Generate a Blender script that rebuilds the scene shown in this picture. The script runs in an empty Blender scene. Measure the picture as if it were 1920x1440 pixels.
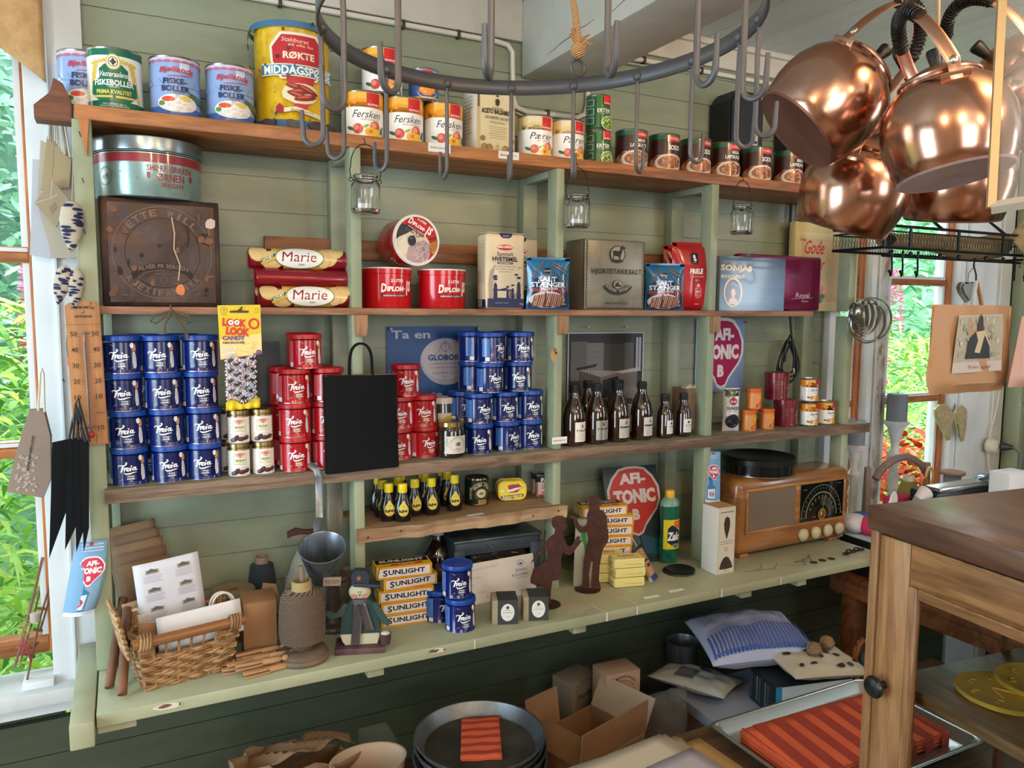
import bpy, bmesh, math, random
from mathutils import Vector, Matrix
random.seed(7)
PI=math.pi
SC=bpy.context.scene
COL=SC.collection
# ---------- camera, world, lights, exposure ----------
F,YAW,PIT,ROL,CZ=1442.,math.radians(26.77),math.radians(5.544),math.radians(.403),1.6
W=Vector((math.sin(YAW)*math.cos(PIT),math.cos(YAW)*math.cos(PIT),-math.sin(PIT)))
_r=Vector((math.cos(YAW),-math.sin(YAW),0)); _u=_r.cross(W)
RT=_r*math.cos(ROL)+_u*math.sin(ROL); UP=_u*math.cos(ROL)-_r*math.sin(ROL)
CAM=Vector((0,0,CZ))
cd=bpy.data.cameras.new('camera'); cam=bpy.data.objects.new('camera',cd); COL.objects.link(cam)
cam.matrix_world=Matrix.Translation(CAM)@Matrix((RT,UP,-W)).transposed().to_4x4()
cd.sensor_width=36; cd.lens=F/1920*36; cd.clip_start=.02; cd.clip_end=200
SC.camera=cam
SC.view_settings.view_transform='Standard'; SC.view_settings.look='None'; SC.view_settings.exposure=0.0; SC.view_settings.gamma=1
SC.view_settings.use_curve_mapping=False
wd=bpy.data.worlds.new('sky'); SC.world=wd; wd.use_nodes=True
bg=wd.node_tree.nodes['Background']; bg.inputs[0].default_value=(.86,.94,1,1); bg.inputs[1].default_value=6.0
def area(n,loc,tgt,sx,sy,e,c):
    l=bpy.data.lights.new(n,'AREA'); l.shape='RECTANGLE'; l.size=sx; l.size_y=sy; l.energy=e; l.color=c
    o=bpy.data.objects.new(n,l); COL.objects.link(o); o.location=loc
    o.rotation_euler=(Vector(tgt)-Vector(loc)).to_track_quat('-Z','Y').to_euler(); return o
def bulb(n,loc,e,c,r=.03):
    l=bpy.data.lights.new(n,'POINT'); l.energy=e; l.color=c; l.shadow_soft_size=r
    o=bpy.data.objects.new(n,l); COL.objects.link(o); o.location=loc
area('assumed_daylight_left',(-1.5,.75,1.35),(1.2,1.62,1.1),.9,1.3,40,(.64,.85,1))  # assumed cool daylight from an unseen side; the left wall has no opening
area('assumed_daylight_behind',(-.3,-2.55,1.7),(.9,1.8,1.4),1.5,1.2,40,(.97,.96,1))  # assumed daylight source behind the camera, out of view; no window is modelled
area('assumed_daylight_behind_2',(1.9,-2.55,1.7),(1.2,1.8,1.4),.9,1.2,22,(.95,.96,1))  # another light added behind the camera, likewise an assumed unseen daylight source
area('fill_light_right',(3.5,.1,1.7),(2.6,1.75,1.3),.9,1.1,54,(.80,.90,1))  # added fill to brighten the white boards; no window is known there
for q in [(.2,-.5,2.25),(.9,-.9,2.27),(1.6,-.2,2.28),(1.25,.35,2.3),(-.5,-.1,2.27)]:
    bulb('ceiling_bulb',q,15,(1,.66,.36),.016)
# ---------- colours and materials ----------
def lin(h):
    h=h.lstrip('#'); o=[]
    for i in (0,2,4):
        c=int(h[i:i+2],16)/255; o.append(c/12.92 if c<=.04045 else ((c+.055)/1.055)**2.4)
    return (*o,1)
MATS={}
def mat(c,rough=.5,metal=0,spec=.5,coat=0,bump=None,var=None,trans=0,alpha=1,emit=0,ior=1.45,sss=0):
    key=(c,rough,metal,spec,coat,bump,var,trans,alpha,emit)
    if key in MATS: return MATS[key]
    m=bpy.data.materials.new('m_'+c); m.use_nodes=True; nt=m.node_tree; N=nt.nodes; L=nt.links
    b=N['Principled BSDF']; b.inputs['Base Color'].default_value=lin(c); b.inputs['Roughness'].default_value=rough
    b.inputs['Metallic'].default_value=metal; b.inputs['Specular IOR Level'].default_value=spec
    b.inputs['Coat Weight'].default_value=coat; b.inputs['Coat Roughness'].default_value=.08
    b.inputs['Transmission Weight'].default_value=trans; b.inputs['Alpha'].default_value=alpha; b.inputs['IOR'].default_value=ior
    if emit:
        b.inputs['Emission Color'].default_value=lin(c); b.inputs['Emission Strength'].default_value=emit
    tc=N.new('ShaderNodeTexCoord')
    if var:  # (hex2, scale, (sx,sy,sz), lo, hi)
        c2,sc,st,lo,hi=var
        mp=N.new('ShaderNodeMapping'); mp.inputs['Scale'].default_value=st; L.new(tc.outputs['Object'],mp.inputs[0])
        n=N.new('ShaderNodeTexNoise'); n.inputs['Scale'].default_value=sc; n.inputs['Detail'].default_value=6; n.inputs['Roughness'].default_value=.62
        L.new(mp.outputs[0],n.inputs['Vector'])
        r=N.new('ShaderNodeMapRange'); r.inputs[1].default_value=lo; r.inputs[2].default_value=hi; L.new(n.outputs['Fac'],r.inputs[0])
        x=N.new('ShaderNodeMix'); x.data_type='RGBA'; x.inputs[6].default_value=lin(c); x.inputs[7].default_value=lin(c2)
        L.new(r.outputs[0],x.inputs[0]); L.new(x.outputs[2],b.inputs['Base Color'])
    if bump:
        n=N.new('ShaderNodeTexNoise'); n.inputs['Scale'].default_value=bump[0]; n.inputs['Detail'].default_value=4
        mp=N.new('ShaderNodeMapping'); mp.inputs['Scale'].default_value=bump[2] if len(bump)>2 else (1,1,1)
        L.new(tc.outputs['Object'],mp.inputs[0]); L.new(mp.outputs[0],n.inputs['Vector'])
        p=N.new('ShaderNodeBump'); p.inputs['Strength'].default_value=bump[1]; p.inputs['Distance'].default_value=.002
        L.new(n.outputs['Fac'],p.inputs['Height']); L.new(p.outputs[0],b.inputs['Normal'])
    MATS[key]=m; return m
def wood(c1,c2,ax=0,sc=9,rough=.55,coat=0,con=1):
    key=('w',c1,c2,ax,sc,rough,coat,con)
    if key in MATS: return MATS[key]
    m=bpy.data.materials.new('wood_'+c1); m.use_nodes=True; nt=m.node_tree; N=nt.nodes; L=nt.links
    b=N['Principled BSDF']; b.inputs['Roughness'].default_value=rough; b.inputs['Coat Weight'].default_value=coat; b.inputs['Coat Roughness'].default_value=.15
    tc=N.new('ShaderNodeTexCoord'); mp=N.new('ShaderNodeMapping'); L.new(tc.outputs['Object'],mp.inputs[0])
    s=[sc*2.2]*3; s[ax]=sc*.22; mp.inputs['Scale'].default_value=s
    n=N.new('ShaderNodeTexNoise'); n.inputs['Scale'].default_value=1; n.inputs['Detail'].default_value=5; n.inputs['Distortion'].default_value=1.2
    L.new(mp.outputs[0],n.inputs['Vector'])
    mu=N.new('ShaderNodeMath'); mu.operation='MULTIPLY'; mu.inputs[1].default_value=26; L.new(n.outputs['Fac'],mu.inputs[0])
    si=N.new('ShaderNodeMath'); si.operation='SINE'; L.new(mu.outputs[0],si.inputs[0])
    n2=N.new('ShaderNodeTexNoise'); n2.inputs['Scale'].default_value=14; n2.inputs['Detail'].default_value=3; L.new(mp.outputs[0],n2.inputs['Vector'])
    ad=N.new('ShaderNodeMath'); ad.operation='MULTIPLY_ADD'; ad.inputs[1].default_value=.28*con; L.new(si.outputs[0],ad.inputs[0]); L.new(n2.outputs['Fac'],ad.inputs[2])
    n3=N.new('ShaderNodeTexNoise'); n3.inputs['Scale'].default_value=.5; L.new(mp.outputs[0],n3.inputs['Vector'])
    a2=N.new('ShaderNodeMath'); a2.operation='MULTIPLY_ADD'; a2.inputs[1].default_value=.9; L.new(n3.outputs['Fac'],a2.inputs[0]); L.new(ad.outputs[0],a2.inputs[2])
    r=N.new('ShaderNodeMapRange'); r.inputs[1].default_value=.55; r.inputs[2].default_value=1.4; L.new(a2.outputs[0],r.inputs[0])
    x=N.new('ShaderNodeMix'); x.data_type='RGBA'; x.inputs[6].default_value=lin(c1); x.inputs[7].default_value=lin(c2)
    L.new(r.outputs[0],x.inputs[0]); L.new(x.outputs[2],b.inputs['Base Color'])
    p=N.new('ShaderNodeBump'); p.inputs['Strength'].default_value=.25; p.inputs['Distance'].default_value=.0015
    L.new(a2.outputs[0],p.inputs['Height']); L.new(p.outputs[0],b.inputs['Normal'])
    MATS[key]=m; return m
def weave(c1,c2,sc,rough=.9,ang=0):
    key=('v',c1,c2,sc,ang)
    if key in MATS: return MATS[key]
    m=bpy.data.materials.new('weave_'+c1); m.use_nodes=True; nt=m.node_tree; N=nt.nodes; L=nt.links
    b=N['Principled BSDF']; b.inputs['Roughness'].default_value=rough
    tc=N.new('ShaderNodeTexCoord'); mp=N.new('ShaderNodeMapping'); L.new(tc.outputs['Object'],mp.inputs[0]); mp.inputs['Rotation'].default_value=(0,ang,0)
    w=N.new('ShaderNodeTexWave'); w.inputs['Scale'].default_value=sc; w.inputs['Distortion'].default_value=1.6; w.inputs['Detail'].default_value=3; w.inputs['Detail Scale'].default_value=2; w.bands_direction='Z'; L.new(mp.outputs[0],w.inputs['Vector'])
    x=N.new('ShaderNodeMix'); x.data_type='RGBA'; x.inputs[6].default_value=lin(c1); x.inputs[7].default_value=lin(c2)
    L.new(w.outputs['Fac'],x.inputs[0]); L.new(x.outputs[2],b.inputs['Base Color'])
    p=N.new('ShaderNodeBump'); p.inputs['Strength'].default_value=.8; p.inputs['Distance'].default_value=.002
    L.new(w.outputs['Fac'],p.inputs['Height']); L.new(p.outputs[0],b.inputs['Normal'])
    MATS[key]=m; return m
# ---------- mesh helpers ----------
class MB:
    def __init__(s): s.bm=bmesh.new(); s.mats=[]
    def mi(s,m):
        if m not in s.mats: s.mats.append(m)
        return s.mats.index(m)
    def _fin(s,vs,fs,m,M,smooth=False):
        i=s.mi(m)
        for f in fs: f.material_index=i; f.smooth=smooth
        if M is not None: bmesh.ops.transform(s.bm,matrix=M,verts=vs)
    def box(s,x0,x1,y0,y1,z0,z1,m,bev=0,M=None,seg=2):
        v=[s.bm.verts.new(p) for p in ((x0,y0,z0),(x1,y0,z0),(x1,y1,z0),(x0,y1,z0),(x0,y0,z1),(x1,y0,z1),(x1,y1,z1),(x0,y1,z1))]
        f=[s.bm.faces.new([v[i] for i in q]) for q in ((3,2,1,0),(4,5,6,7),(0,1,5,4),(1,2,6,5),(2,3,7,6),(3,0,4,7))]
        s._fin(v,f,m,M)
        if bev:
            es=list({e for a in f for e in a.edges})
            bmesh.ops.bevel(s.bm,geom=es,offset=bev,segments=seg,affect='EDGES',profile=.5)
        return s
    def lathe(s,prof,m,seg=32,M=None,smooth=True,a0=0,a1=2*PI,ry=1):
        full=abs(a1-a0-2*PI)<1e-6; n=seg if full else seg+1
        rings=[];vs=[]
        for r,z in prof:
            if r<1e-7: q=[s.bm.verts.new((0,0,z))]*n; vs.append(q[0])
            else:
                q=[s.bm.verts.new((r*math.cos(a0+(a1-a0)*k/seg),ry*r*math.sin(a0+(a1-a0)*k/seg),z)) for k in range(n)]; vs+=q
            rings.append(q)
        fs=[]
        for a,b in zip(rings,rings[1:]):
            for k in range(seg):
                k2=(k+1)%n
                q=[]
                for w in (a[k],a[k2],b[k2],b[k]):
                    if w not in q: q.append(w)
                if len(q)>2: fs.append(s.bm.faces.new(q))
        s._fin(vs,fs,m,M,smooth); return s
    def tube(s,pts,r,m,seg=8,closed=False,M=None,caps=True,smooth=True,flat=1):
        pts=[Vector(p) for p in pts]; n=len(pts); R=r if hasattr(r,'__len__') else [r]*n
        rings=[];vs=[];up=None
        for i,p in enumerate(pts):
            if closed: t=pts[(i+1)%n]-pts[i-1]
            else: t=pts[min(i+1,n-1)]-pts[max(i-1,0)]
            t.normalize()
            if up is None: up=Vector((0,0,1)) if abs(t.z)<.9 else Vector((1,0,0))
            a=t.cross(up)
            if a.length<1e-6: a=t.orthogonal()
            a.normalize(); b=a.cross(t); up=b
            q=[s.bm.verts.new(p+R[i]*(a*math.cos(2*PI*k/seg)+b*flat*math.sin(2*PI*k/seg))) for k in range(seg)]
            rings.append(q); vs+=q
        fs=[]
        for i in range(n if closed else n-1):
            a,b=rings[i],rings[(i+1)%n]
            for k in range(seg): fs.append(s.bm.faces.new((a[k],a[(k+1)%seg],b[(k+1)%seg],b[k])))
        if caps and not closed: fs+=[s.bm.faces.new(rings[0][::-1]),s.bm.faces.new(rings[-1])]
        s._fin(vs,fs,m,M,smooth); return s
    def prism(s,out,y0,y1,m,M=None,bev=0,smooth=False):
        # outline in x,z extruded along y
        a=[s.bm.verts.new((x,y0,z)) for x,z in out]; b=[s.bm.verts.new((x,y1,z)) for x,z in out]; n=len(out)
        fs=[s.bm.faces.new(a),s.bm.faces.new(b[::-1])]+[s.bm.faces.new((a[(k+1)%n],a[k],b[k],b[(k+1)%n])) for k in range(n)]
        s._fin(a+b,fs,m,M)
        if bev:
            es=[e for e in {e for f in fs[:2] for e in f.edges}]
            bmesh.ops.bevel(s.bm,geom=es,offset=bev,segments=2,affect='EDGES')
        return s
    def grid(s,nu,nv,fn,m,M=None,smooth=True,wrap=False):
        g=[[s.bm.verts.new(fn(i/nu,j/nv)) for j in range(nv+1)] for i in range(nu if wrap else nu+1)]
        fs=[]
        for i in range(nu):
            for j in range(nv):
                k=(i+1)%len(g); fs.append(s.bm.faces.new((g[i][j],g[k][j],g[k][j+1],g[i][j+1])))
        s._fin([v for r in g for v in r],fs,m,M,smooth); return s
    def ball(s,c,r,m,sx=1,sy=1,sz=1,seg=12,M=None):
        n=seg; pr=[(math.sin(PI*i/n)*1.0,-math.cos(PI*i/n)) for i in range(n+1)]; pr[0]=(0,-1); pr[-1]=(0,1)
        T=Matrix.Translation(c)@Matrix.Diagonal((r*sx,r*sy,r*sz,1))
        return s.lathe(pr,m,seg=n+4,M=(M@T if M is not None else T))
    def build(s,name,parent=None,loc=None,rot=None,sharp=35,solid=0):
        me=bpy.data.meshes.new(name)
        bmesh.ops.recalc_face_normals(s.bm,faces=s.bm.faces)
        s.bm.to_mesh(me); s.bm.free()
        for m in s.mats: me.materials.append(m)
        try: me.set_sharp_from_angle(angle=math.radians(sharp))
        except Exception: pass
        o=bpy.data.objects.new(name,me); COL.objects.link(o)
        if parent: o.parent=parent
        if loc is not None: o.location=loc
        if rot is not None: o.rotation_euler=rot
        if solid:
            d=o.modifiers.new('thickness','SOLIDIFY'); d.thickness=solid; d.offset=0
        return o
def T(x,y,z): return Matrix.Translation((x,y,z))
def RZ(a): return Matrix.Rotation(a,4,'Z')
def RX(a): return Matrix.Rotation(a,4,'X')
def RY(a): return Matrix.Rotation(a,4,'Y')
def tag(o,label,cat,group=None,kind=None):
    o['label']=label; o['category']=cat
    if group: o['group']=group
    if kind: o['kind']=kind
    return o
def struct(o): o['kind']='structure'; return o
def thing(name,label,cat,loc,rz=0,group=None,M=None):
    o=bpy.data.objects.new(name,None); COL.objects.link(o); o.empty_display_size=.02
    if M is not None: o.matrix_world=M
    else: o.location=loc; o.rotation_euler=(0,0,rz)
    return tag(o,label,cat,group)
KIDS={}
def copy_tree(o,parent=None):
    c=o.copy(); COL.objects.link(c); c.parent=parent
    for ch in [k for k in list(COL.objects) if k.parent==o]: copy_tree(ch,c)
    return c
PROTO={}
def place(key,fn,label,cat,loc,rz=0,group=None):
    if key in PROTO:
        o=copy_tree(PROTO[key]); o.location=loc; o.rotation_euler=(0,0,rz)
        for k in ('label','category','group'):
            if k in o: del o[k]
        return tag(o,label,cat,group)
    o=thing(fn.nm,label,cat,loc,rz,group); fn(o); PROTO[key]=o; return o
def named(n):
    def d(f): f.nm=n; return f
    return d
# pixel-ray helper used only to measure where real planes are met
def ray(x,y): return W+RT*((x-960)/F)-UP*((y-720)/F)
def onY(x,y,Y): d=ray(x,y); return CAM+d*(Y/d.y)
def onZ(x,y,Z): d=ray(x,y); return CAM+d*((Z-CZ)/d.z)
def xat(x,Y): return onY(x,640,Y).x
def dep(x,y,d): return CAM+ray(x,y)*d
# ---------- printed artwork: flat vector shapes laid on a surface ----------
GL={}
def glyph(t,bold):
    k=(t,bold)
    if k in GL: return GL[k]
    cu=bpy.data.curves.new('t','FONT'); cu.body=t; cu.offset=bold; cu.resolution_u=2; cu.fill_mode='FRONT'
    ob=bpy.data.objects.new('t',cu); COL.objects.link(ob)
    dg=bpy.context.evaluated_depsgraph_get()
    me=bpy.data.meshes.new_from_object(ob.evaluated_get(dg))
    vs=[(v.co.x,v.co.y) for v in me.vertices]; fs=[tuple(p.vertices) for p in me.polygons]
    bpy.data.meshes.remove(me); bpy.data.objects.remove(ob); bpy.data.curves.remove(cu)
    x0=min(v[0] for v in vs); x1=max(v[0] for v in vs); y0=min(v[1] for v in vs); y1=max(v[1] for v in vs)
    GL[k]=([((x-x0)/(x1-x0)-.5,(y-y0)/(y1-y0)-.5) for x,y in vs],fs); return GL[k]
class Art:
    def __init__(s,rough=.45): s.it=[]; s.rough=rough; s.coat=0
    def poly(s,p,c): s.it.append(([tuple(q) for q in p],[tuple(range(len(p)))],c)); return s
    def rect(s,x0,y0,x1,y1,c): return s.poly([(x0,y0),(x1,y0),(x1,y1),(x0,y1)],c)
    def ell(s,cx,cy,rx,ry,c,n=22,rot=0):
        ca,sa=math.cos(rot),math.sin(rot)
        return s.poly([(cx+rx*math.cos(a)*ca-ry*math.sin(a)*sa,cy+rx*math.cos(a)*sa+ry*math.sin(a)*ca) for a in [2*PI*k/n for k in range(n)]],c)
    def ring(s,cx,cy,rx,ry,w,c,n=28,a0=0,a1=2*PI):
        V=[];Fs=[]
        for k in range(n+1):
            a=a0+(a1-a0)*k/n; V+=[(cx+rx*math.cos(a),cy+ry*math.sin(a)),(cx+(rx-w)*math.cos(a),cy+(ry-w)*math.sin(a))]
        Fs=[(2*k,2*k+2,2*k+3,2*k+1) for k in range(n)]
        s.it.append((V,Fs,c)); return s
    def frame(s,x0,y0,x1,y1,w,c):
        s.rect(x0,y0,x1,y0+w,c); s.rect(x0,y1-w,x1,y1,c); s.rect(x0,y0+w,x0+w,y1-w,c); s.rect(x1-w,y0+w,x1,y1-w,c); return s
    def line(s,p,w,c):
        V=[];n=len(p)
        for i,(x,y) in enumerate(p):
            ax,ay=p[max(i-1,0)]; bx,by=p[min(i+1,n-1)]; dx,dy=bx-ax,by-ay; l=math.hypot(dx,dy) or 1
            ww=w[i] if hasattr(w,'__len__') else w
            V+=[(x-dy/l*ww/2,y+dx/l*ww/2),(x+dy/l*ww/2,y-dx/l*ww/2)]
        s.it.append((V,[(2*k,2*k+2,2*k+3,2*k+1) for k in range(n-1)],c)); return s
    def text(s,t,cx,cy,w,h,c,bold=0,shear=0,arch=0,rot=0):
        vs,fs=glyph(t,bold); V=[]
        for u,v in vs:
            x=u*w+shear*v*h; y=v*h+arch*(.25-u*u)*4
            V.append((cx+x*math.cos(rot)-y*math.sin(rot),cy+x*math.sin(rot)+y*math.cos(rot)))
        s.it.append((V,fs,c)); return s
    def arct(s,t,cx,cy,r,h,c,a0,a1,bold=.02):
        n=len(t)
        for i,ch in enumerate(t):
            if ch==' ': continue
            a=a0+(a1-a0)*(i+.5)/n; w=abs(a1-a0)*r/n*.78
            up=1 if a1<a0 else -1
            if ch in "I.-": w*=.4
            s.text(ch,cx+r*math.cos(a),cy+r*math.sin(a),w,h,c,bold,rot=a-PI/2 if up>0 else a+PI/2)
        return s
    def build(s,name,parent,fn,step=None,e=6e-5,base=3e-4,sv=None):
        if hasattr(fn,'r'): step=min(step or 1,math.sqrt(8*fn.r*1.2e-4))
        me=bpy.data.meshes.new(name); V=[];Fc=[];Mi=[];mats=[]
        for i,(vs,fs,c) in enumerate(s.it):
            m=c if not isinstance(c,str) else mat(c,s.rough,coat=s.coat)
            if m not in mats: mats.append(m)
            mi=mats.index(m); off=base+e*i
            if step:
                bm=bmesh.new(); bv=[bm.verts.new((x,y,0)) for x,y in vs]
                for f in fs:
                    try: bm.faces.new([bv[k] for k in f])
                    except ValueError: pass
                big=[f for f in bm.faces if len(f.verts)>4]
                if big: bmesh.ops.triangulate(bm,faces=big)
                x0=min(v[0] for v in vs); x1=max(v[0] for v in vs); k=math.floor(x0/step)+1
                while k*step<x1-1e-7:
                    bmesh.ops.bisect_plane(bm,geom=bm.verts[:]+bm.edges[:]+bm.faces[:],plane_co=(k*step,0,0),plane_no=(1,0,0)); k+=1
                if sv:
                    ys=[v[1] for v in vs]; k=math.floor(min(ys)/sv)+1
                    while k*sv<max(ys)-1e-7:
                        bmesh.ops.bisect_plane(bm,geom=bm.verts[:]+bm.edges[:]+bm.faces[:],plane_co=(0,k*sv,0),plane_no=(0,1,0)); k+=1
                bm.verts.index_update(); b0=len(V)
                V+=[fn(v.co.x,v.co.y,off) for v in bm.verts]
                for f in bm.faces: Fc.append([b0+v.index for v in f.verts]); Mi.append(mi)
                bm.free()
            else:
                b0=len(V); V+=[fn(x,y,off) for x,y in vs]
                for f in fs: Fc.append([b0+k for k in f]); Mi.append(mi)
        me.from_pydata(V,[],Fc)
        for m in mats: me.materials.append(m)
        me.polygons.foreach_set('material_index',Mi)
        if step: me.polygons.foreach_set('use_smooth',[True]*len(Mi))
        me.update()
        o=bpy.data.objects.new(name,me); COL.objects.link(o); o.parent=parent; return o
def cyl(r,z0=0,a=0,ry=1):
    f=lambda u,v,o:((r+o)*math.sin(u/r+a),-(r+o)*math.cos(u/r+a)*ry,z0+v)
    f.r=r; return f
def front(x0,y,z0): return lambda u,v,o:(x0+u,y-o,z0+v)
def leftf(x,y0,z0): return lambda u,v,o:(x-o,y0-u,z0+v)
def rightf(x,y0,z0): return lambda u,v,o:(x+o,y0+u,z0+v)
def topf(x0,y0,z): return lambda u,v,o:(x0+u,y0+v,z+o)
STEEL=mat('#b9b9b4',.3,1); DKST=mat('#5a5b5c',.42,.8,bump=(60,.3)); WIRE=mat('#26241f',.45,.6); 
BRONZE=mat('#8a7650',.32,.9)
NAIL=mat('#3b3a37',.5,.7)
# ================= SETTING =================
PAINT=mat('#949d86',.42,var=('#828c76',7,(.6,1,3),.35,.75),bump=(50,.12,(.3,1,2)))
PAINTD=mat('#454d3c',.5,var=('#373f30',7,(.6,1,3),.35,.75),bump=(50,.12,(.3,1,2)))  # darkened copy of the wall paint; below the counter it stands for shade
POSTP=mat('#9ba488',.4,var=('#868f72',12,(1,1,.5),.4,.75),bump=(40,.15))
OFFW=mat('#c9c7bd',.5,var=('#b3ae9f',6,(1,1,1),.45,.8),bump=(45,.2))
WHITE=mat('#dde2e4',.45,var=('#c8ced0',5,(1,1,.4),.4,.8),bump=(40,.15))
PINE=wood('#b8763f','#7a4722',0,7,.45)
PINEZ=wood('#bd7238','#8a4f26',2,7,.45)
OLDW=wood('#8c7560','#5f4a38',0,9,.6)
RAWW=wood('#b99a78','#8f6f50',0,6,.7)
GX=-.147   # left window ends here
WY=1.80
mb=MB()
zz=2.192
k=-3
while True:
    a=zz-k*.0765; b=a-.0765+.0025
    if a<.0: break
    rngs=[(-1.7,3.6)] if a<.80 else [(-.13,2.06),(2.80,3.6)]
    if a>2.42: rngs=[]
    for (x0,x1) in rngs:
        mm=PAINTD if a<.88 else PAINT  # shade under the counter is put into the board colour
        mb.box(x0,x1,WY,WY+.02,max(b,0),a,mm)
        mb.box(x0,x1,WY+.004,WY+.006,b-.003,b,mm)
    k+=1
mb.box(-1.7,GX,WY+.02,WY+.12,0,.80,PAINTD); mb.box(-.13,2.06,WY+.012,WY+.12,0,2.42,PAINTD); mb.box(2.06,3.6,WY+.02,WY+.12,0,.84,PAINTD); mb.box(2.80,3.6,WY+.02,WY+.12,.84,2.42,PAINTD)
mb.box(-1.7,GX,WY+.0,WY+.12,2.32,2.42,OFFW); mb.box(2.06,2.8,WY,WY+.12,2.25,2.42,OFFW)
mb.box(-1.7,-1.35,WY+.0,WY+.12,.8,2.32,OFFW)
struct(mb.build('wall_back'))
PLASTER=mat('#b4ad9c',.7,var=('#9c9584',3,(1,1,1),.4,.7))
def wallbox(n,a): 
    m=MB(); m.box(*a,PLASTER); return struct(m.build(n))
wallbox('wall_left',(-1.8,-1.7,-2.7,1.92,0,2.42)); wallbox('wall_right',(3.6,3.7,-2.7,1.92,0,2.42)); wallbox('wall_front',(-1.8,3.7,-2.8,-2.7,0,2.42))
m=MB()
FL=wood('#a58c6e','#7c654c',0,5,.5)
for i in range(24): m.box(-1.8,3.7,-2.8+i*.2,-2.603+i*.2,-.03,0,FL)
struct(m.build('floor'))
CEIL=mat('#d2dadb',.45,var=('#bec8c8',5,(2,.3,1),.4,.8),bump=(40,.2,(2,.3,1)))
m=MB()
for i in range(72):
    x=-1.8+i*.077; m.box(x,x+.0735,-2.8,1.92,2.372,2.40,CEIL,bev=.0012,seg=1)
m.box(-1.8,3.8,-2.8,1.92,2.380,2.44,mat('#4c5250',.8))
struct(m.build('ceiling'))
# beam, frieze
m=MB(); m.box(.925,1.10,-2.69,1.795,2.185,2.372,OFFW,bev=.006)
random.seed(3)
CR=mat('#55504a',.9)
for k in range(7):   # shrinkage cracks in the old beam
    y=random.uniform(.4,1.6); z=random.uniform(2.21,2.34); p=[]
    for i in range(7): p.append((.9246,y+i*.035,z+random.uniform(-.004,.004)-i*.003))
    m.tube(p,[.0004,.0007,.001,.0011,.0009,.0006,.0003],CR,seg=4)
struct(m.build('trim_1'))
m=MB(); m.box(-.13,.925,1.788,1.80,2.272,2.372,OFFW,bev=.002); m.box(1.10,3.6,1.788,1.80,2.30,2.372,OFFW,bev=.002); m.box(1.10,3.6,1.775,1.80,2.355,2.372,OFFW,bev=.003)
struct(m.build('trim_2'))
WC=mat('#dcd8cc',.4)
t=thing('wall_conduit','cream plastic cable conduit clipped along the green wall under the white ceiling trim','cable',(0,1.79,2.262))
pts=[(-.05,0,.0),(.4,0,.0),(.85,0,.0),(.885,0,-.004),(.898,0,-.02),(.90,0,-.13),(.91,0,-.152),(.94,0,-.16),(1.09,0,-.157),(1.115,0,-.145),(1.122,0,-.12),(1.122,0,-.0),(1.14,0,.015),(1.3,0,.02),(2.9,0,.02)]
MB().tube(pts,.0065,WC).build('conduit',t)
MB().tube([(x,y,z-.014) for x,y,z in pts[6:14]],.003,mat('#b0a898',.5)).build('cable',t)
for x in (.05,.19,.33,.47,.61,.75,1.0,1.3,1.5,1.75):
    MB().box(x-.004,x+.004,-.008,.008,-.010+(-.157 if .93<x<1.1 else (.02 if x>1.1 else 0)),.009+(-.157 if .93<x<1.1 else (.02 if x>1.1 else 0)),mat('#3a3630',.5),bev=.001).build('clip',t)
# casings and sills
m=MB(); m.box(-.155,-.052,1.775,1.80,.80,2.36,WHITE,bev=.002); m.box(-.147,-.118,1.80,1.90,.80,2.36,WHITE); m.box(-.118,-.112,1.768,1.776,.80,2.36,WHITE,bev=.001); struct(m.build('trim_3'))
m=MB(); m.box(-1.5,-.06,1.735,1.86,.80,.83,WHITE,bev=.003); m.box(-1.5,-.06,1.775,1.80,.765,.80,WHITE); struct(m.build('trim_4'))
m=MB(); m.box(2.0,2.86,1.70,1.88,.84,.87,WHITE,bev=.003); struct(m.build('trim_5'))
m=MB()
m.box(2.052,2.10,1.775,1.90,.87,2.30,WHITE,bev=.002)
m.box(2.775,3.02,1.785,1.80,.0,2.30,WHITE,bev=.002); m.box(2.86,2.865,1.782,1.79,.0,2.3,WHITE); m.box(2.945,3.01,1.772,1.80,.0,2.3,OFFW,bev=.002); m.box(2.775,2.80,1.80,1.9,.8,2.3,WHITE)
struct(m.build('trim_6'))
# windows
GLASS=mat('#ffffff',.0,trans=1,ior=1.03,spec=.3,bump=(9,.35,(1,1,.35)))
def window(n,xs,z0,z1,munt,y,fw,wh=WHITE):
    root=thing(n,'','',(0,0,0)); del root['label']; del root['category']; root['kind']='structure'
    for x0,x1 in xs:
        m=MB(); m.box(x0,x0+fw,y-.02,y+.02,z0,z1,PINEZ,bev=.002); m.box(x1-fw,x1,y-.02,y+.02,z0,z1,PINEZ,bev=.002)
        m.box(x0+fw,x1-fw,y-.02,y+.02,z0,z0+.035,PINE,bev=.002); m.box(x0+fw,x1-fw,y-.02,y+.02,z1-.035,z1,PINE,bev=.002)
        for z in munt: m.box(x0+fw,x1-fw,y-.016,y+.006,z-.014,z+.006,PINE,bev=.002); m.box(x0+fw,x1-fw,y-.012,y+.018,z+.006,z+.018,WHITE,bev=.002)
        m.box(x0+fw,x0+fw+.012,y-.01,y+.016,z0+.03,z1-.03,WHITE); m.box(x1-fw-.012,x1-fw,y-.01,y+.016,z0+.03,z1-.03,WHITE)
        m.build('window_frame',root)
        MB().box(x0+fw,x1-fw,y+.004,y+.007,z0+.03,z1-.03,GLASS).build('pane',root)
    return root
window('window_1',[(-.87,-.148),(-1.35,-.90)],.875,2.30,[1.305,1.70],1.85,.017)
window('window_2',[(2.10,2.275),(2.375,2.745)],.87,2.28,[1.285,1.71],1.85,.026)
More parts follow.
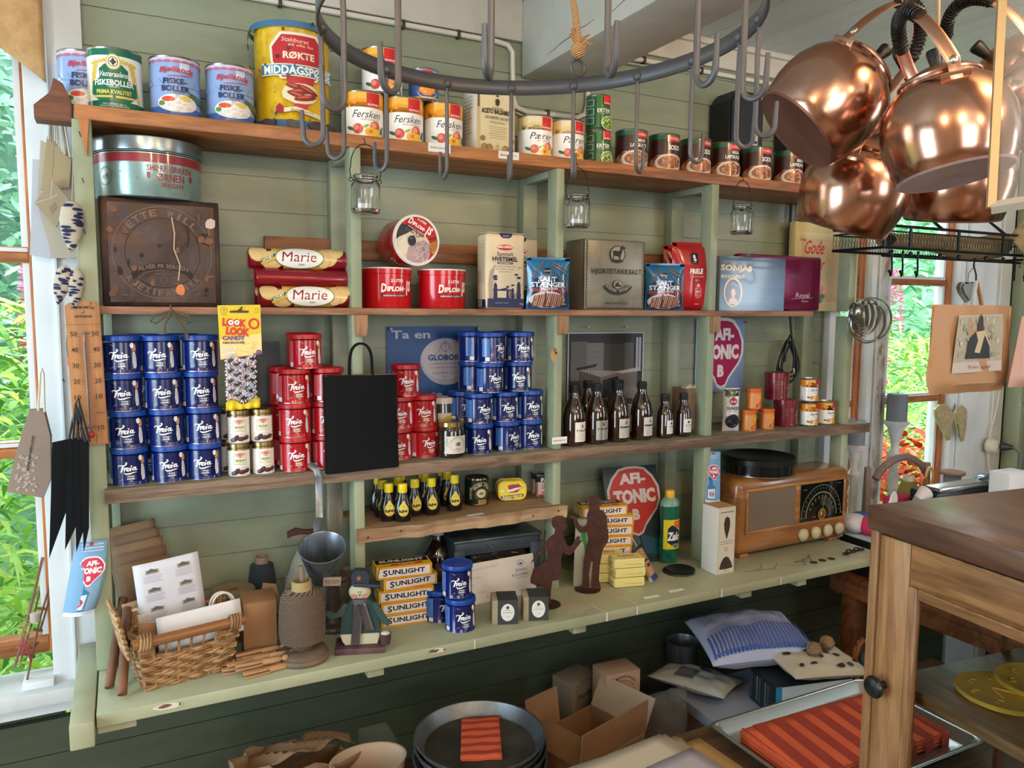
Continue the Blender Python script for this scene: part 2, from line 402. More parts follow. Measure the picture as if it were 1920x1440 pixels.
m=MB(); m.box(2.275,2.375,1.80,1.90,.87,2.30,WHITE,bev=.006); m.box(2.30,2.35,1.79,1.82,.87,2.3,mat('#c2c0b8',.6,var=('#8c7a68',30,(1,1,.5),.5,.62)),bev=.004); m.box(2.745,2.78,1.80,1.9,.87,2.3,WHITE)
struct(m.build('trim_7'))
# ================= GARDEN =================
def leaves(name,n,fn,mats,label,cat):
    V=[];Fc=[];Mi=[]
    for _ in range(n):
        p,d,l,w,dr=fn(); d.normalize(); s=d.cross(Vector((0,0,1)));
        if s.length<.01: s=Vector((1,0,0))
        s.normalize(); s=(s+Vector((random.uniform(-.4,.4),random.uniform(-.4,.4),random.uniform(-.5,.5)))).normalized(); b=len(V)
        for i,(tt,ww) in enumerate(((0,.35),(.35,1),(.7,.75),(1,.03))):
            c=p+d*l*tt+Vector((0,0,-dr*l*tt*tt)); V+=[c-s*w*ww/2,c+s*w*ww/2]
        mi=random.randrange(len(mats))
        for i in range(3): Fc.append((b+2*i,b+2*i+1,b+2*i+3,b+2*i+2)); Mi.append(mi)
    me=bpy.data.meshes.new(name); me.from_pydata([tuple(v) for v in V],[],Fc)
    for q in mats: me.materials.append(q)
    me.polygons.foreach_set('material_index',Mi); me.update()
    o=bpy.data.objects.new(name,me); COL.objects.link(o); return tag(o,label,cat,kind='stuff')
R=random.uniform
def lm(h,a=None):
    return mat(h,.55,spec=.3,sss=0)
random.seed(11)
def tall(x0,x1,y0,y1,z0,z1):
    def f():
        p=Vector((R(x0,x1),R(y0,y1),R(z0,z1))); a=R(0,2*PI)
        return p,Vector((math.cos(a),math.sin(a),R(.2,1.1))),R(.09,.22),R(.012,.024),R(.3,.9)
    return f
G1=[lm('#a8cf4e'),lm('#7fb540'),lm('#c2dc6a'),lm('#5f9a3c'),lm('#93c46a')]
leaves('garden_foliage',5200,tall(-1.3,.3,2.15,3.3,.2,1.62),G1,'bright green leafy plants growing outside the left window','plants')
leaves('garden_foliage',8000,tall(2.4,6.2,2.3,4.2,.2,1.45),G1,'bright green leafy plants growing outside the right window','plants')
def hedge(x0,x1,z0,z1,y0,y1,s):
    def f():
        p=Vector((R(x0,x1),R(y0,y1),R(z0,z1))); a=R(0,2*PI)
        return p,Vector((math.cos(a),math.sin(a),R(-.8,.8))),R(.5,1)*s,R(.3,.6)*s,.2
    return f
leaves('conifer_foliage',9000,hedge(-2.2,-.15,1.0,4.2,4.2,5.0,.11),[lm('#86b39a'),lm('#9cc6ae'),lm('#b4d4c0'),lm('#6f9a86')],'pale blue green conifer branches behind the left window','tree')
leaves('hedge_foliage',9000,hedge(4.0,9.5,.6,4.2,5.2,6.0,.16),[lm('#8cc498'),lm('#a4d4a8'),lm('#74b084'),lm('#b8dcbc')],'soft green hedge filling the background of the right window','hedge')
pk=[lm('#e0559a'),lm('#ec86b6')]
def flw(cs):
    def f():
        c=random.choice(cs); h=R(0,.34); a=R(0,2*PI); w=.035*(1-h*2.2)
        p=Vector((c[0]+w*math.cos(a),c[1]+w*math.sin(a),c[2]+h)); return p,Vector((math.cos(a),math.sin(a),R(-.2,.6))),.024,.018,.1
    return f
def mass(name,label,x0,x1,y,z1,c,c2):
    m=MB(); m.grid(60,30,lambda u,v:(x0+(x1-x0)*u,y+.25*math.sin(u*23+v*5)+.18*math.sin(u*41)*math.cos(v*19),-.05+z1*v+.25*math.sin(u*9)*v),mat(c,.9,var=(c2,9,(1,1,1),.35,.65))); tag(m.build(name),label,'hedge',kind='stuff')
mass('conifer_mass','dense pale blue green conifer mass behind the left window plants',-3.0,-.05,5.3,3.2,'#a8cdb8','#86b39c')
mass('hedge_mass','soft teal green hedge mass behind the right window plants',3.2,10.5,6.4,3.6,'#b4dcc4','#98cdb0')
leaves('fireweed_flowers',420,flw([(-.27,3.0,1.40),(-.25,3.1,1.30)]),pk,'pink flower spikes of tall fireweed outside the left window','flowers')
leaves('fireweed_flowers',1300,flw([(3.55,2.9,1.45),(3.75,3.0,1.25),(3.68,2.85,1.62),(3.86,2.9,1.5),(3.62,2.8,1.2),(3.9,3.0,1.3)]),pk,'pink flower spikes of tall fireweed outside the right window','flowers')
leaves('red_autumn_leaves',700,hedge(2.6,3.6,.75,1.05,2.15,2.5,.07),[lm('#d8532c'),lm('#e08040'),lm('#c23a2a')],'orange red leaves low outside the right window','plants')
m=MB(); m.box(-12,14,1.93,16,-.05,.0,mat('#7ea04a',.9,var=('#5c8038',3,(1,1,1),.4,.6))); struct(m.build('ground'))
m=MB()
for i in range(7):
    m.lathe([(.055,-.3),(.05,.0),(.045,.35)],mat('#ded9d0',.7,var=('#55504a',18,(1,1,.15),.58,.66)),seg=10,M=T(0,0,.3+i*.6) if i==0 else T(R(-.02,.02),0,.3+i*.6))
o=m.build('birch_trunk',loc=(-.58,3.6,0)); tag(o,'pale birch trunk standing outside the left window','tree')
# ================= SHELVING =================
t=thing('shelving_unit','long green painted wall shelving with three plank shelves and a projecting counter','shelves',(0,1.8,0))
def sp(n,b,m,bev=.0015,M=None):
    q=MB(); q.box(*b,m,bev=bev,M=M); return q.build(n,t,loc=(0,-1.8,0))
sp('shelf',(-.064,1.985,1.60,1.795,1.931,1.957),PINE)
sp('shelf',(-.040,1.78,1.60,1.795,1.586,1.6005),wood('#a5785a','#7c5136',0,9,.55))
sp('shelf',(-.043,2.03,1.595,1.795,1.234,1.262),mat('#7f8168',.5,var=('#6b6350',8,(.5,2,1),.4,.7),bump=(40,.2)))
q=MB(); q.box(-.043,2.03,1.588,1.5948,1.234,1.2618,OLDW,bev=.001); q.build('shelf_edging',t,loc=(0,-1.8,0))
PX=[(-.066,-.040),(.430,.4525),(.922,.9435),(1.393,1.4165),(1.925,1.952)]
for i,(a,b) in enumerate(PX):
    z0=.912
    if i==0: sp('post',(a-.003,b+.002,1.60,1.645,z0,1.931),POSTP)
    else:
        for (za,zb) in ((.912,1.234),(1.262,1.586),(1.6005,1.931)): sp('post',(a,b,1.602,1.645,za,zb),POSTP)
    if i in (1,2,3,4):
        for (za,zb) in ((.912,1.234),(1.262,1.586),(1.6005,1.931)): sp('rear_post',(a-.002,b+.016,1.765,1.80,za,zb),PAINT)
    if i<4: sp('bearer',(a,b,1.646,1.764,1.915,1.931),PAINT)
for x0,x1 in ((-.0385,-.0),(.458,.48)): pass
sp('rear_post',(-.036,-.02,1.765,1.80,.912,1.93),PAINT)
# little wooden cleats under the middle shelf
for x in (.4415,.934,1.4045):
    q=MB(); q.prism([(-.013,0),(.013,0),(.012,-.03),(.009,-.045),(-.012,-.043)],0,.018,wood('#a9805c','#7d583a',2,9),bev=.001); q.build('cleat',t,loc=(x+.006,-.213,1.586))
sp('rail',(.285,1.78,1.782,1.797,1.712,1.758),wood('#a06a3e','#6e4527',0,8,.6))
# counter
CT=mat('#a3a688',.38,var=('#8f9276',6,(.5,1,1),.42,.72),bump=(40,.15),coat=.1)
q=MB(); q.box(-.066,1.915,1.42,1.797,.889,.912,CT,bev=.002); q.box(-.105,-.068,1.40,1.75,.868,.9125,CT,bev=.003); q.build('counter_top',t,loc=(0,-1.8,0))
CHIP=mat('#b9b5a6',.6); 
a=Art(.6)
random.seed(5)
def blob(cx,cy,rx,ry,n=11,j=.35): return [(cx+rx*R(1-j,1+j*.4)*math.cos(2*PI*k/n),cy+ry*R(1-j,1+j*.4)*math.sin(2*PI*k/n)) for k in range(n)]
a.poly(blob(.95,.075,.085,.06),'#a9a382'); a.poly(blob(1.03,.11,.07,.05),'#a49d80'); a.poly(blob(.90,.05,.05,.03),'#b3ac8c')
a.line([(.96,.06),(.955,.03),(.962,.0)],.006,'#b8b394'); a.line([(1.04,.07),(1.05,.04),(1.048,.0)],.006,'#b8b394'); a.line([(.90,.03),(.86,.015),(.80,.02)],.005,'#b0aa8a')
for _ in range(40): x=R(.3,1.9); a.ell(x,R(.01,.34),.002,.0015,'#b9b596',6)
for _ in range(5): x=R(1.35,1.7); a.line([(x,R(.03,.08)),(x+.05,R(.03,.09)),(x+.09,R(.05,.1))],.0025,'#6f6848')
a.build('paint_stains',t,topf(0,-.38,.912))['kind']='stuff'
a=Art(.6)
for x,w in ((.02,.05),(.525,.045),(1.30,.008),(.63,.004),(.96,.006),(1.045,.005),(1.50,.006)):
    if w>.03: a.poly(blob(x+w/2,-.009,w/2,.006),'#cfc9ba'); a.poly(blob(x+w/2-.006,-.008,w/4,.004),'#6b4f38'); a.ell(x+w-.006,-.009,.002,.002,'#2c2620',8)
    else: a.rect(x,-.021,x+w,-.001,'#c9c4b2')
a.build('chipped_paint',t,front(0,-.381,.912))['kind']='stuff'
for px in (705,1088,1398,1500):
    x=onY(px,1200,1.43).x; q=MB(); q.box(x-.017,x+.017,1.432,1.795,.869,.889,CT,bev=.002); q.build('bearer',t,loc=(0,-1.8,0))
q=MB(); q.box(-.066,-.005,1.432,1.795,.872,.889,CT,bev=.002); q.build('bearer',t,loc=(0,-1.8,0))
# small raw shelf in the second bay
q=MB()
q.grid(40,6,lambda u,v:(.433+.52*u,1.588+.18*v+(.006*math.sin(u*17)+.004*math.sin(u*41))*(1-v),1.124+.0015*math.sin(u*9+v*3)),RAWW)
q.box(.453,.921,1.598,1.79,1.095,1.1225,RAWW,bev=.003); q.box(.435,.951,1.592,1.6015,1.095,1.1225,RAWW)
q.grid(40,2,lambda u,v:(.433+.52*u,1.588+(.006*math.sin(u*17)+.004*math.sin(u*41))+.004*v,1.124-.030*v),RAWW)
q.build('raw_shelf',t,loc=(0,-1.8,0))
q=MB()
for x,z in ((.455,1.107),(.53,1.112),(.86,1.108),(.93,1.112)): q.ball((x,1.587,z),.0022,NAIL,seg=6)
q.build('nail',t,loc=(0,-1.8,0))
sp('rear_post',(.395,.43,1.70,1.72,.912,1.234),wood('#8d8672','#6d6553',2,8,.6))
# end bracket and hooks at left end of top shelf
q=MB(); q.prism([(-.062,-.045),(-.004,-.045),(-.004,-.01),(-.016,.02),(-.03,.028),(-.036,.0),(-.062,-.022)],0,.05,wood('#7c4a2e','#5c321c',0,8),bev=.002); q.build('end_bracket',t,loc=(-.064,-.19,1.972))
q=MB(); q.prism([(0,0),(.018,0),(.014,-.03),(.012,-.065),(.006,-.04)],0,.012,PINEZ,bev=.001); q.build('cleat',t,loc=(-.058,-.212,1.931))
for (x,y,z) in ((-.055,1.598,1.9),(-.054,1.598,1.82),(-.055,1.598,1.73),(-.05,1.6,1.6),(-.12,1.773,1.9),(-.10,1.773,2.0),(-.11,1.773,1.45),(-.10,1.773,1.02),(-.09,1.773,1.0)):
    q=MB(); q.tube([(x,y,z),(x-.002,y-.014,z+.006),(x-.001,y-.018,z+.003)],.0008,NAIL,seg=5); o=q.build('wall_nail'); tag(o,'small bent dark nail driven into the painted woodwork on the left','nail','nails around the left window and post')
# ================= TINS AND CANS =================
def rings(r,z0,z1,n,d=.0006):
    p=[];k=n*2
    for i in range(k+1): p.append((r-(d if i%2 else 0),z0+(z1-z0)*i/k))
    return p
def foodcan(o,r,h,base,art,bead=0):
    MB().lathe([(0,.001),(r-.003,.001),(r-.002,0),(r,0),(r+.0008,.0015),(r,.003),(r-.0006,.004)]+[(r-.0006,h-.004),(r,h-.003),(r+.0008,h-.0015),(r,h),(r-.002,h),(r-.0025,h-.003),(0,h-.003)],STEEL,seg=40).build('can_body',o)
    a=Art(.28); a.coat=.3; a.rect(-PI*r,.004,PI*r,h-.004,base); art(a,r,h); a.build('paper_label',o,cyl(r),step=.2*r)
FS='#f2f0ea'
def fruit(a,x,y,s,c1,c2): a.ell(x,y,s,s*.95,c1,14); a.ell(x-s*.25,y+s*.2,s*.55,s*.5,c2,12)
def leaf(a,x,y,s,c,rot): a.ell(x,y,s,s*.42,c,12,rot)
def eldo(a,x,y,w,h): a.rect(x-w/2,y,x+w/2,y+h,'#cf2027'); a.text('ELDORADO',x,y+h*.16,w*.86,h*.15,'#f6e6e0',.03)
def art_peach(word,band,c1,c2,c3):
    def f(a,r,h):
        n=20; w=PI*r
        a.poly([(-w,h-.004)]+[(-w+2*w*k/n,h*.70+.006*math.sin(k*.9)) for k in range(n+1)]+[(w,h-.004)],band)
        a.poly([(-w*.3,h-.004)]+[(-w*.3+w*.9*k/8,h*.78+.005*math.sin(k*1.1)) for k in range(9)]+[(w*.6,h-.004)],c3)
        eldo(a,r*.28,h*.66,r*.72,h*.29)
        a.text(word,-r*.02,h*.50,r*1.42,h*.155,'#26222a',.0,shear=.35)
        a.text('HALVE I SUKKERLAKE',r*.1,h*.385,r*.95,h*.028,'#5a5660')
        fruit(a,-r*.52,h*.19,r*.26,c1,'#e8836a'); leaf(a,-r*.9,h*.20,r*.2,'#2f6b33',-.4); leaf(a,-r*.12,h*.25,r*.16,'#8fae48',.5)
        fruit(a,r*.35,h*.25,r*.28,'#d9583a','#f0a070'); a.ell(r*.12,h*.13,r*.3,r*.22,'#f3b32a',16); a.ell(r*.12,h*.14,r*.13,r*.09,'#c97a1c',10)
        leaf(a,r*.78,h*.2,r*.24,'#2f6b33',1.0); a.ell(r*.42,h*.12,r*.22,r*.2,'#f6c243',14); leaf(a,r*.85,h*.1,r*.18,'#45803c',1.8)
    return f
@named('food_can')
def can_peach(o): foodcan(o,.0432,.098,FS,art_peach('Fersken','#e89a20','#cc4040','','#f2b544'))
@named('food_can')
def can_pear(o): foodcan(o,.0415,.098,FS,art_peach('Pærer','#e3c98a','#cf5a44','','#e9d7a6'))
@named('food_can')
def can_apricot(o): foodcan(o,.0255,.070,FS,art_peach('Aprikos','#e8942a','#ef9a35','','#f0a84a'))
@named('food_can')
def can_mandarin(o):
    def f(a,r,h):
        a.rect(-PI*r,h*.72,PI*r,h-.004,'#8ea6d0'); eldo(a,0,h*.72,r*.8,h*.2); a.text('Mandarin',0,h*.58,r*1.1,h*.13,'#16245a',0,.3)
        a.rect(-PI*r,.004,PI*r,h*.12,'#e0a050')
        for x,y in ((-.35,.32),(0,.36),(.35,.32),(.1,.26),(-.15,.25)): a.ell(x*r,y*h,r*.26,r*.22,'#ef8a2c',14); a.ell(x*r-.001,y*h+.001,r*.12,r*.1,'#f6a850',10)
        a.ring(0,h*.26,r*.7,r*.42,r*.05,'#dfe6f2',20,PI,2*PI)
    foodcan(o,.0325,.070,'#3a5a9a',f)
@named('food_can')
def can_peas(o):
    def f(a,r,h):
        random.seed(2)
        for _ in range(70):
            x,y=R(-PI*r,PI*r),R(h*.1,h*.95); a.ell(x,y,.0022,.0022,random.choice(['#3f7a32','#5a9440','#2c6028']),8)
        a.rect(-r*1.5,h*.1,-r*.62,h*.9,'#1f4a30')
        for k in range(3): a.frame(-r*1.35,h*(.15+.25*k),-r*.75,h*(.33+.25*k),.0008,'#c8d4b8')
        eldo(a,r*.30,h*.70,r*.66,h*.24); a.text('ERTER',r*.02,h*.52,r*1.0,h*.11,'#f2f2ea',.015); a.text('SMÅ OG FINE',r*.05,h*.435,r*.8,h*.025,'#dfe8d0')
        a.ell(r*.42,h*.18,r*.62,h*.2,'#e9ead8',24); a.ell(r*.42,h*.18,r*.57,h*.18,'#4f7a2c',24)
        for k in range(34):
            t=R(0,2*PI);q=R(0,1)**.5; a.ell(r*.42+q*r*.5*math.cos(t),h*.18+q*h*.155*math.sin(t),.0026,.0024,random.choice(['#a5bf4c','#8fae3e','#c0d268']),9)
    foodcan(o,.0295,.084,'#2e6b2a',f)
def art_stew(two):
    def f(a,r,h):
        random.seed(4 if two else 9)
        a.rect(-PI*r,h*.84,PI*r,h-.004,'#1e5a3c')
        for k in range(10): a.rect(-PI*r,h*(.4+.04*k),PI*r,h*(.4+.04*k)+.0003,'#5a3026')
        a.rect(-r*.15,h*.78,r*.86,h*.93,'#d8392c'); a.text('Trondhjems',r*.36,h*.855,r*.88,h*.085,'#f6ddd4',.01)
        if two: a.text('BRUN',r*.36,h*.70,r*.55,h*.085,'#f4efe8',.03); a.text('LAPSKAUS',r*.20,h*.575,r*1.15,h*.10,'#f4efe8',.03)
        else: a.text('SODD',r*.35,h*.62,r*.86,h*.13,'#f4efe8',.035)
        a.poly([(-r*1.5,.004),(-r*1.5,h*.25),(-r*.8,h*.42),(r*.2,h*.46),(r*1.3,h*.36),(r*1.5,.004)],'#b98f72'); a.ell(-r*.8,h*.3,r*.3,h*.1,'#8a4a2c',14)
        a.ell(r*.02,h*.22,r*.98,h*.22,'#eadfd2',28); a.ell(r*.08,h*.23,r*.82,h*.175,'#9a6440',26)
        for k in range(46):
            t=R(0,2*PI);q=R(0,1)**.5; a.ell(r*.12+q*r*.72*math.cos(t),h*.245+q*h*.16*math.sin(t),R(.0025,.0055),R(.002,.0035),random.choice(['#c98a5c','#a9603a','#7c3f26','#dba87c','#c8743c','#8a4c34']),8,R(0,3))
    return f
@named('food_can')
def can_stew(o): foodcan(o,.0405,.094,'#3c1c18',art_stew(False))
@named('food_can')
def can_stew2(o): foodcan(o,.0405,.094,'#3c1c18',art_stew(True))
@named('food_can')
def can_green(o):
    def f(a,r,h):
        G='#0f6a50'
        a.rect(-PI*r,h*.86,PI*r,h-.004,G); a.rect(-PI*r,.004,PI*r,h*.15,G)
        for sx in (-1,1):
            for k in range(7): a.ell(sx*r*(.98-.05*k),h*(.2+.085*k),r*.16,h*.04,'#d8bd4e',10,sx*(1.9-.1*k))
            for k in range(4): a.ell(sx*r*(.3+.16*k),h*(.78-.015*k),r*.1,h*.028,'#d8bd4e',10,sx*.5)
        a.poly([(-r*.55,h*.14),(-r*.86,h*.26),(-r*.8,h*.45),(-r*.5,h*.5),(-r*.52,h*.64),(-r*.3,h*.72),(r*.3,h*.72),(r*.52,h*.64),(r*.5,h*.5),(r*.85,h*.45),(r*.9,h*.26),(r*.55,h*.14)],G)
        a.ell(0,h*.76,r*.26,h*.125,'#d8bd4e',22); a.ell(0,h*.76,r*.22,h*.105,'#f0ecda',22); a.ring(0,h*.76,r*.17,h*.08,.0012,'#2a2620',20)
        for q in range(4): a.ell(r*.06*math.cos(q*1.57),h*.76+h*.03*math.sin(q*1.57),.0026,.0022,'#1f1c1a',8)
        a.rect(-.0006,h*.7,.0006,h*.82,'#1f1c1a')
        a.text('Vesteraalens',0,h*.565,r*1.0,h*.085,'#f0efe6',.012,.3); a.text('FISKEBOLLER',r*.02,h*.43,r*1.42,h*.095,'#f0efe6',.03,0,0); a.text('I KRAFT',0,h*.365,r*.4,h*.028,'#f0efe6')
        a.text('PRIMA KVALITET',0,h*.285,r*1.25,h*.065,'#e9d24e',.03)
        a.rect(-r*.75,h*.19,-r*.05,h*.225,'#d8bd4e'); a.rect(r*.05,h*.19,r*.75,h*.225,'#d8bd4e'); a.text('NETTOVEKT 800 G',0,h*.09,r*.8,h*.02,'#e9efe6'); a.text('PRODUSERT AV VESTERAALENS',0,h*.06,r*1.0,h*.018,'#e9efe6')
    foodcan(o,.0463,.112,'#f0efe8',f)
@named('food_can')
def can_blue(o):
    def f(a,r,h):
        a.rect(-PI*r,h*.9,PI*r,h-.004,'#cfc3da'); a.rect(-PI*r,.004,PI*r,h*.16,'#3f66ad')
        for k in range(18): a.ell(-PI*r+PI*r*k/9,h*.9,PI*r/18,h*.025,'#b76a84',10)
        for k in range(12): a.poly([(-PI*r+k*.024,h*.5),(-PI*r+.012+k*.024,h*.5+.012),(-PI*r+.024+k*.024,h*.5)],'#8aa6cf')
        a.rect(r*.1,h*.74,r*.5,h*.88,'#c6d4ea'); 
        for k in range(3): a.rect(r*(.16+.11*k),h*.78,r*(.2+.11*k),h*.84,'#e9eef8')
        a.text('Bjellands',0,h*.74,r*1.32,h*.115,'#c92a3c',.02,.3,.002); a.line([(-r*.35,h*.655),(r*.2,h*.67),(r*.6,h*.69)],.0012,'#c92a3c')
        a.text('FISKE-',-r*.08,h*.575,r*.9,h*.095,'#20285e',.03); a.text('BOLLER',-r*.06,h*.455,r*1.08,h*.095,'#20285e',.03); a.text('I KRAFT',0,h*.375,r*.5,h*.03,'#20285e')
        a.poly([(r*.5,h*.42),(r*1.6,h*.3),(r*1.6,h*.2),(r*.4,h*.3)],'#4c6a4a')
        a.ell(0,h*.22,r*.78,h*.15,'#e6e4e4',24); a.ell(-r*.35,h*.28,r*.26,h*.045,'#d5502f',12); a.ell(r*.3,h*.3,r*.24,h*.05,'#e0c266',12)
        for x,y in ((-.25,.19),(.05,.23),(.3,.2),(.05,.15),(.42,.15)): a.ell(r*x,h*y,r*.2,h*.055,'#efe9e0',14); a.ell(r*x,h*y-.001,r*.15,h*.035,'#d9d2ca',12)
        a.ell(-r*.6,h*.21,r*.12,h*.04,'#5a8a3c',10)
    foodcan(o,.0449,.112,'#8fa9d6',f)
@named('food_can')
def can_red_small(o):
    def f(a,r,h):
        for k in range(20): a.rect(-r*1.2+k*r*.12,h*.86,-r*1.2+k*r*.12+.0015,h*.875,'#e8c8c0')
        a.text('JOIKA',0,h*.66,r*1.3,h*.16,'#f4efe8',.05,.1,.004); a.ell(0,h*.3,r*.7,h*.16,'#7e1424',20); a.ell(0,h*.3,r*.5,h*.1,'#c98a5c',16); a.ring(0,h*.3,r*.72,h*.17,.001,'#e6c070',24)
    foodcan(o,.038,.088,'#b01c30',f)
TS=1.957
g='cans and tins along the top shelf'
L='large blue and white fish ball can '
place('cb',can_blue,'blue white fish ball can partly hidden behind the green can','can',(-.048,1.705,TS),.1,g)
place('cg',can_green,'large green and white fish ball can with gold crest, left end of top shelf','can',(.003,1.665,TS),-.05,g)
place('cb',can_blue,L+'standing just right of the green can','can',(.106,1.662,TS),.02,g)
place('cb',can_blue,L+'standing next to the big yellow sausage tin','can',(.206,1.662,TS),.02,g)
# big yellow sausage tin
o=thing('sausage_tin','tall rusty yellow sausage tin with red hexagon label and blue band','tin',(.335,1.695,TS),.0,g)
r=.0745;h=.212
RY_=mat('#e0b616',.35,var=('#c99a12',40,(1,1,1),.5,.7),coat=.2)
MB().lathe([(0,.001),(r,.0),(r+.001,.003),(r,.005),(r,h-.005),(r+.001,h-.003),(r,h),(r-.004,h),(r-.005,h-.004),(0,h-.004)],RY_,seg=48).build('tin_body',o)
a=Art(.4); random.seed(8)
for _ in range(150):
    x,y=R(-PI*r,PI*r),R(.02,h-.02); a.ring(x,y,R(.002,.0045),R(.003,.006),.0007,'#b98e14',9)
a.rect(-PI*r,h-.014,PI*r,h-.002,'#3f6f92'); a.rect(-PI*r,0,PI*r,.018,'#2f5f7c')
hx=lambda s:[(-.030*s,.052*s),(.030*s,.052*s),(.048*s,.028*s),(.046*s,-.0),(.030*s,-.03*s),(-.030*s,-.03*s),(-.046*s,0),(-.048*s,.028*s)]
def offp(p,dx,dy): return [(x+dx,y+dy) for x,y in p]
a.poly(offp(hx(1.1),-.002,.13),'#e8e0c8'); a.poly(offp(hx(1),-.002,.13),'#bc2630')
a.text('Stabburet',-.008,.172,.048,.008,'#f0dcc0',.0,.2,rot=-.05); a.text('på alle fat',.002,.162,.044,.007,'#f0dcc0',0,.2,rot=-.05); a.text('RØKTE',-.002,.143,.056,.014,'#f0e6d0',.03)
a.poly([(-.026,.105),(.026,.105),(.022,.085),(-.022,.085)],'#bc2630')
a.rect(-.072,.103,.072,.126,'#e8e0c8'); a.rect(-.072,.105,.072,.124,'#2f7aa6'); a.text('MIDDAGSPØLSE',0,.1145,.132,.0175,'#f0ecd8',.035)
a.poly(blob(0,.07,.034,.022,14,.1),'#e0d2b0')
for (x,y,q) in ((-.006,.082,-.2),(.0,.074,.1),(-.004,.066,-.3),(.008,.062,.2),(.012,.078,-.4)): a.ell(x,y,.021,.0058,'#7e1c16',14,q); a.ell(x-.002,y+.002,.014,.002,'#c65a3a',10,q)
a.poly([(-.014,.05),(.014,.05),(.0,.018)],'#bc2630'); a.line([(-.034,.035),(-.01,.04),(.02,.032),(.04,.028)],.008,'#e0d2b0'); a.text('Stabburet',.002,.036,.04,.005,'#40302a',0,.2,rot=-.1); a.poly([(-.044,.03),(-.03,.03),(-.03,.042),(-.037,.05),(-.044,.042)],'#9c2230')
for _ in range(70):
    x,y=R(-PI*r,PI*r),random.choice([R(.0,.02),R(.0,.03),R(h-.03,h),R(0,h)]); s=R(.0012,.004); a.poly(blob(x,y,s,s*1.2,7),random.choice(['#3a2c22','#6b4a26','#4a3826']))
for _ in range(26): x=R(-PI*r,PI*r); a.poly(blob(x,.010,.010,.010,9),random.choice(['#2c2a2c','#3a3430']))
for k in range(10): a.poly(blob(-r*1.35+R(-.006,.006),R(.02,.19),.003,.008,7),'#4a3420')
a.build('printed_label',o,cyl(r),step=.015)
P='white peach can with orange band, '
g2='peach cans'
place('fe',can_peach,P+'bottom row next to the yellow sausage tin','can',(.476,1.665,TS),.0,g2)
place('fe',can_peach,P+'middle one of the three in the bottom row','can',(.568,1.667,TS),.0,g2)
place('fe',can_peach,P+'bottom row against the balsamic vinegar box','can',(.663,1.668,TS),.05,g2)
place('fe',can_peach,P+'stacked on top of two others','can',(.522,1.672,TS+.0982),-.12,g2)
place('ma',can_mandarin,'small blue mandarin can standing on top of the peach cans','can',(.617,1.672,TS+.0982),-.05,g)
# vinegar box
o=thing('vinegar_box','tall white and gold balsamic vinegar box with ornate engraving on the top shelf','box',(.775,1.665,TS),.10,g)
MB().box(-.052,.052,-.03,.03,0,.142,mat('#d9d2bf',.5),bev=.001).build('carton',o)
a=Art(.35)
a.rect(-.050,.002,.050,.140,'#cdb98a'); a.rect(-.040,.004,.048,.138,'#e2d4a8')
for sx in (-1,1):
    for k in range(10): a.ell(sx*.045,.136-.004*k,.0028,.0022,'#5a4a26',7)
a.text('GRAN DEPOSITO',.004,.1,.03,.004,'#5a4a2a'); a.text('ACETO BALSAMICO',.004,.091,.084,.0115,'#2f2818',.04,0,.0015); a.text('GIUSEPPE GIUSTI',.004,.078,.066,.0065,'#6a5a3a',.01); a.text('MODENA',.004,.068,.04,.005,'#8a7a5a')
for k in range(6): a.rect(-.02+.002*(k%3),.058-.005*k,.028-.002*(k%2),.0588-.005*k,'#a8966a')
a.poly([(.004,.122),(.010,.118),(.009,.108),(.004,.104),(-.001,.108),(-.002,.118)],'#3c3420'); a.ell(.004,.127,.004,.002,'#3c3420',8)
for x,y,s in ((-.03,.010,.009),(-.017,.010,.009),(.026,.010,.009),(.039,.010,.009),(-.035,.03,.006),(.043,.03,.006)): a.ring(x,y,s,s,.002,'#8a6a1e',16); a.ring(x,y,s*.6,s*.6,.0012,'#8a6a1e',14); a.ell(x,y,s*.3,s*.3,'#a8862e',8)
a.ring(.004,.012,.005,.006,.0008,'#8a7a4a',12); a.rect(.0036,.004,.0046,.022,'#8a7a4a')
a.build('printed_front',o,front(0,-.03,0))
a=Art(.5)
for k in range(12): a.rect(.008,.122-.008*k,R(.028,.05),.1232-.008*k,'#8f887a')
a.build('printed_side',o,leftf(-.052,.03,0))
P='white pear can with pale yellow band, '
place('pe',can_pear,P+'next to the vinegar box','can',(.898,1.667,TS),.0,'pear cans')
place('pe',can_pear,P+'next to the green pea cans','can',(.987,1.667,TS),.05,'pear cans')
place('er',can_peas,'green pea can standing on the shelf, lower of two','can',(1.074,1.66,TS),-.2,'pea cans')
place('er',can_peas,'green pea can stacked on top of another pea can','can',(1.072,1.662,TS+.0843),-.12,'pea cans')
nm=['leftmost, beside the green pea cans','second in the row from the pea cans','third in the row from the pea cans','fourth in the row, under the black loudspeaker','fifth in the row from the pea cans','last in the row, beside the red can']
for i,(px,two) in enumerate(((1175.5,1),(1235.5,0),(1293,0),(1346.5,1),(1405,0),(1464,1))):
    x=xat(px,1.66)
    place('st%d'%two,can_stew2 if two else can_stew,'brown stew can with bowl picture, '+nm[i],'can',(x,1.66,TS),-.28,'brown stew cans')
place('jo',can_red_small,'red can with white lettering at the right end of the stew cans','can',(xat(1522,1.66),1.66,TS),.1,g)
o=place('st0',can_stew,'brown stew can standing behind the last stew can, only its rim showing','can',(xat(1478,1.735),1.745,TS),.4,'brown stew cans')
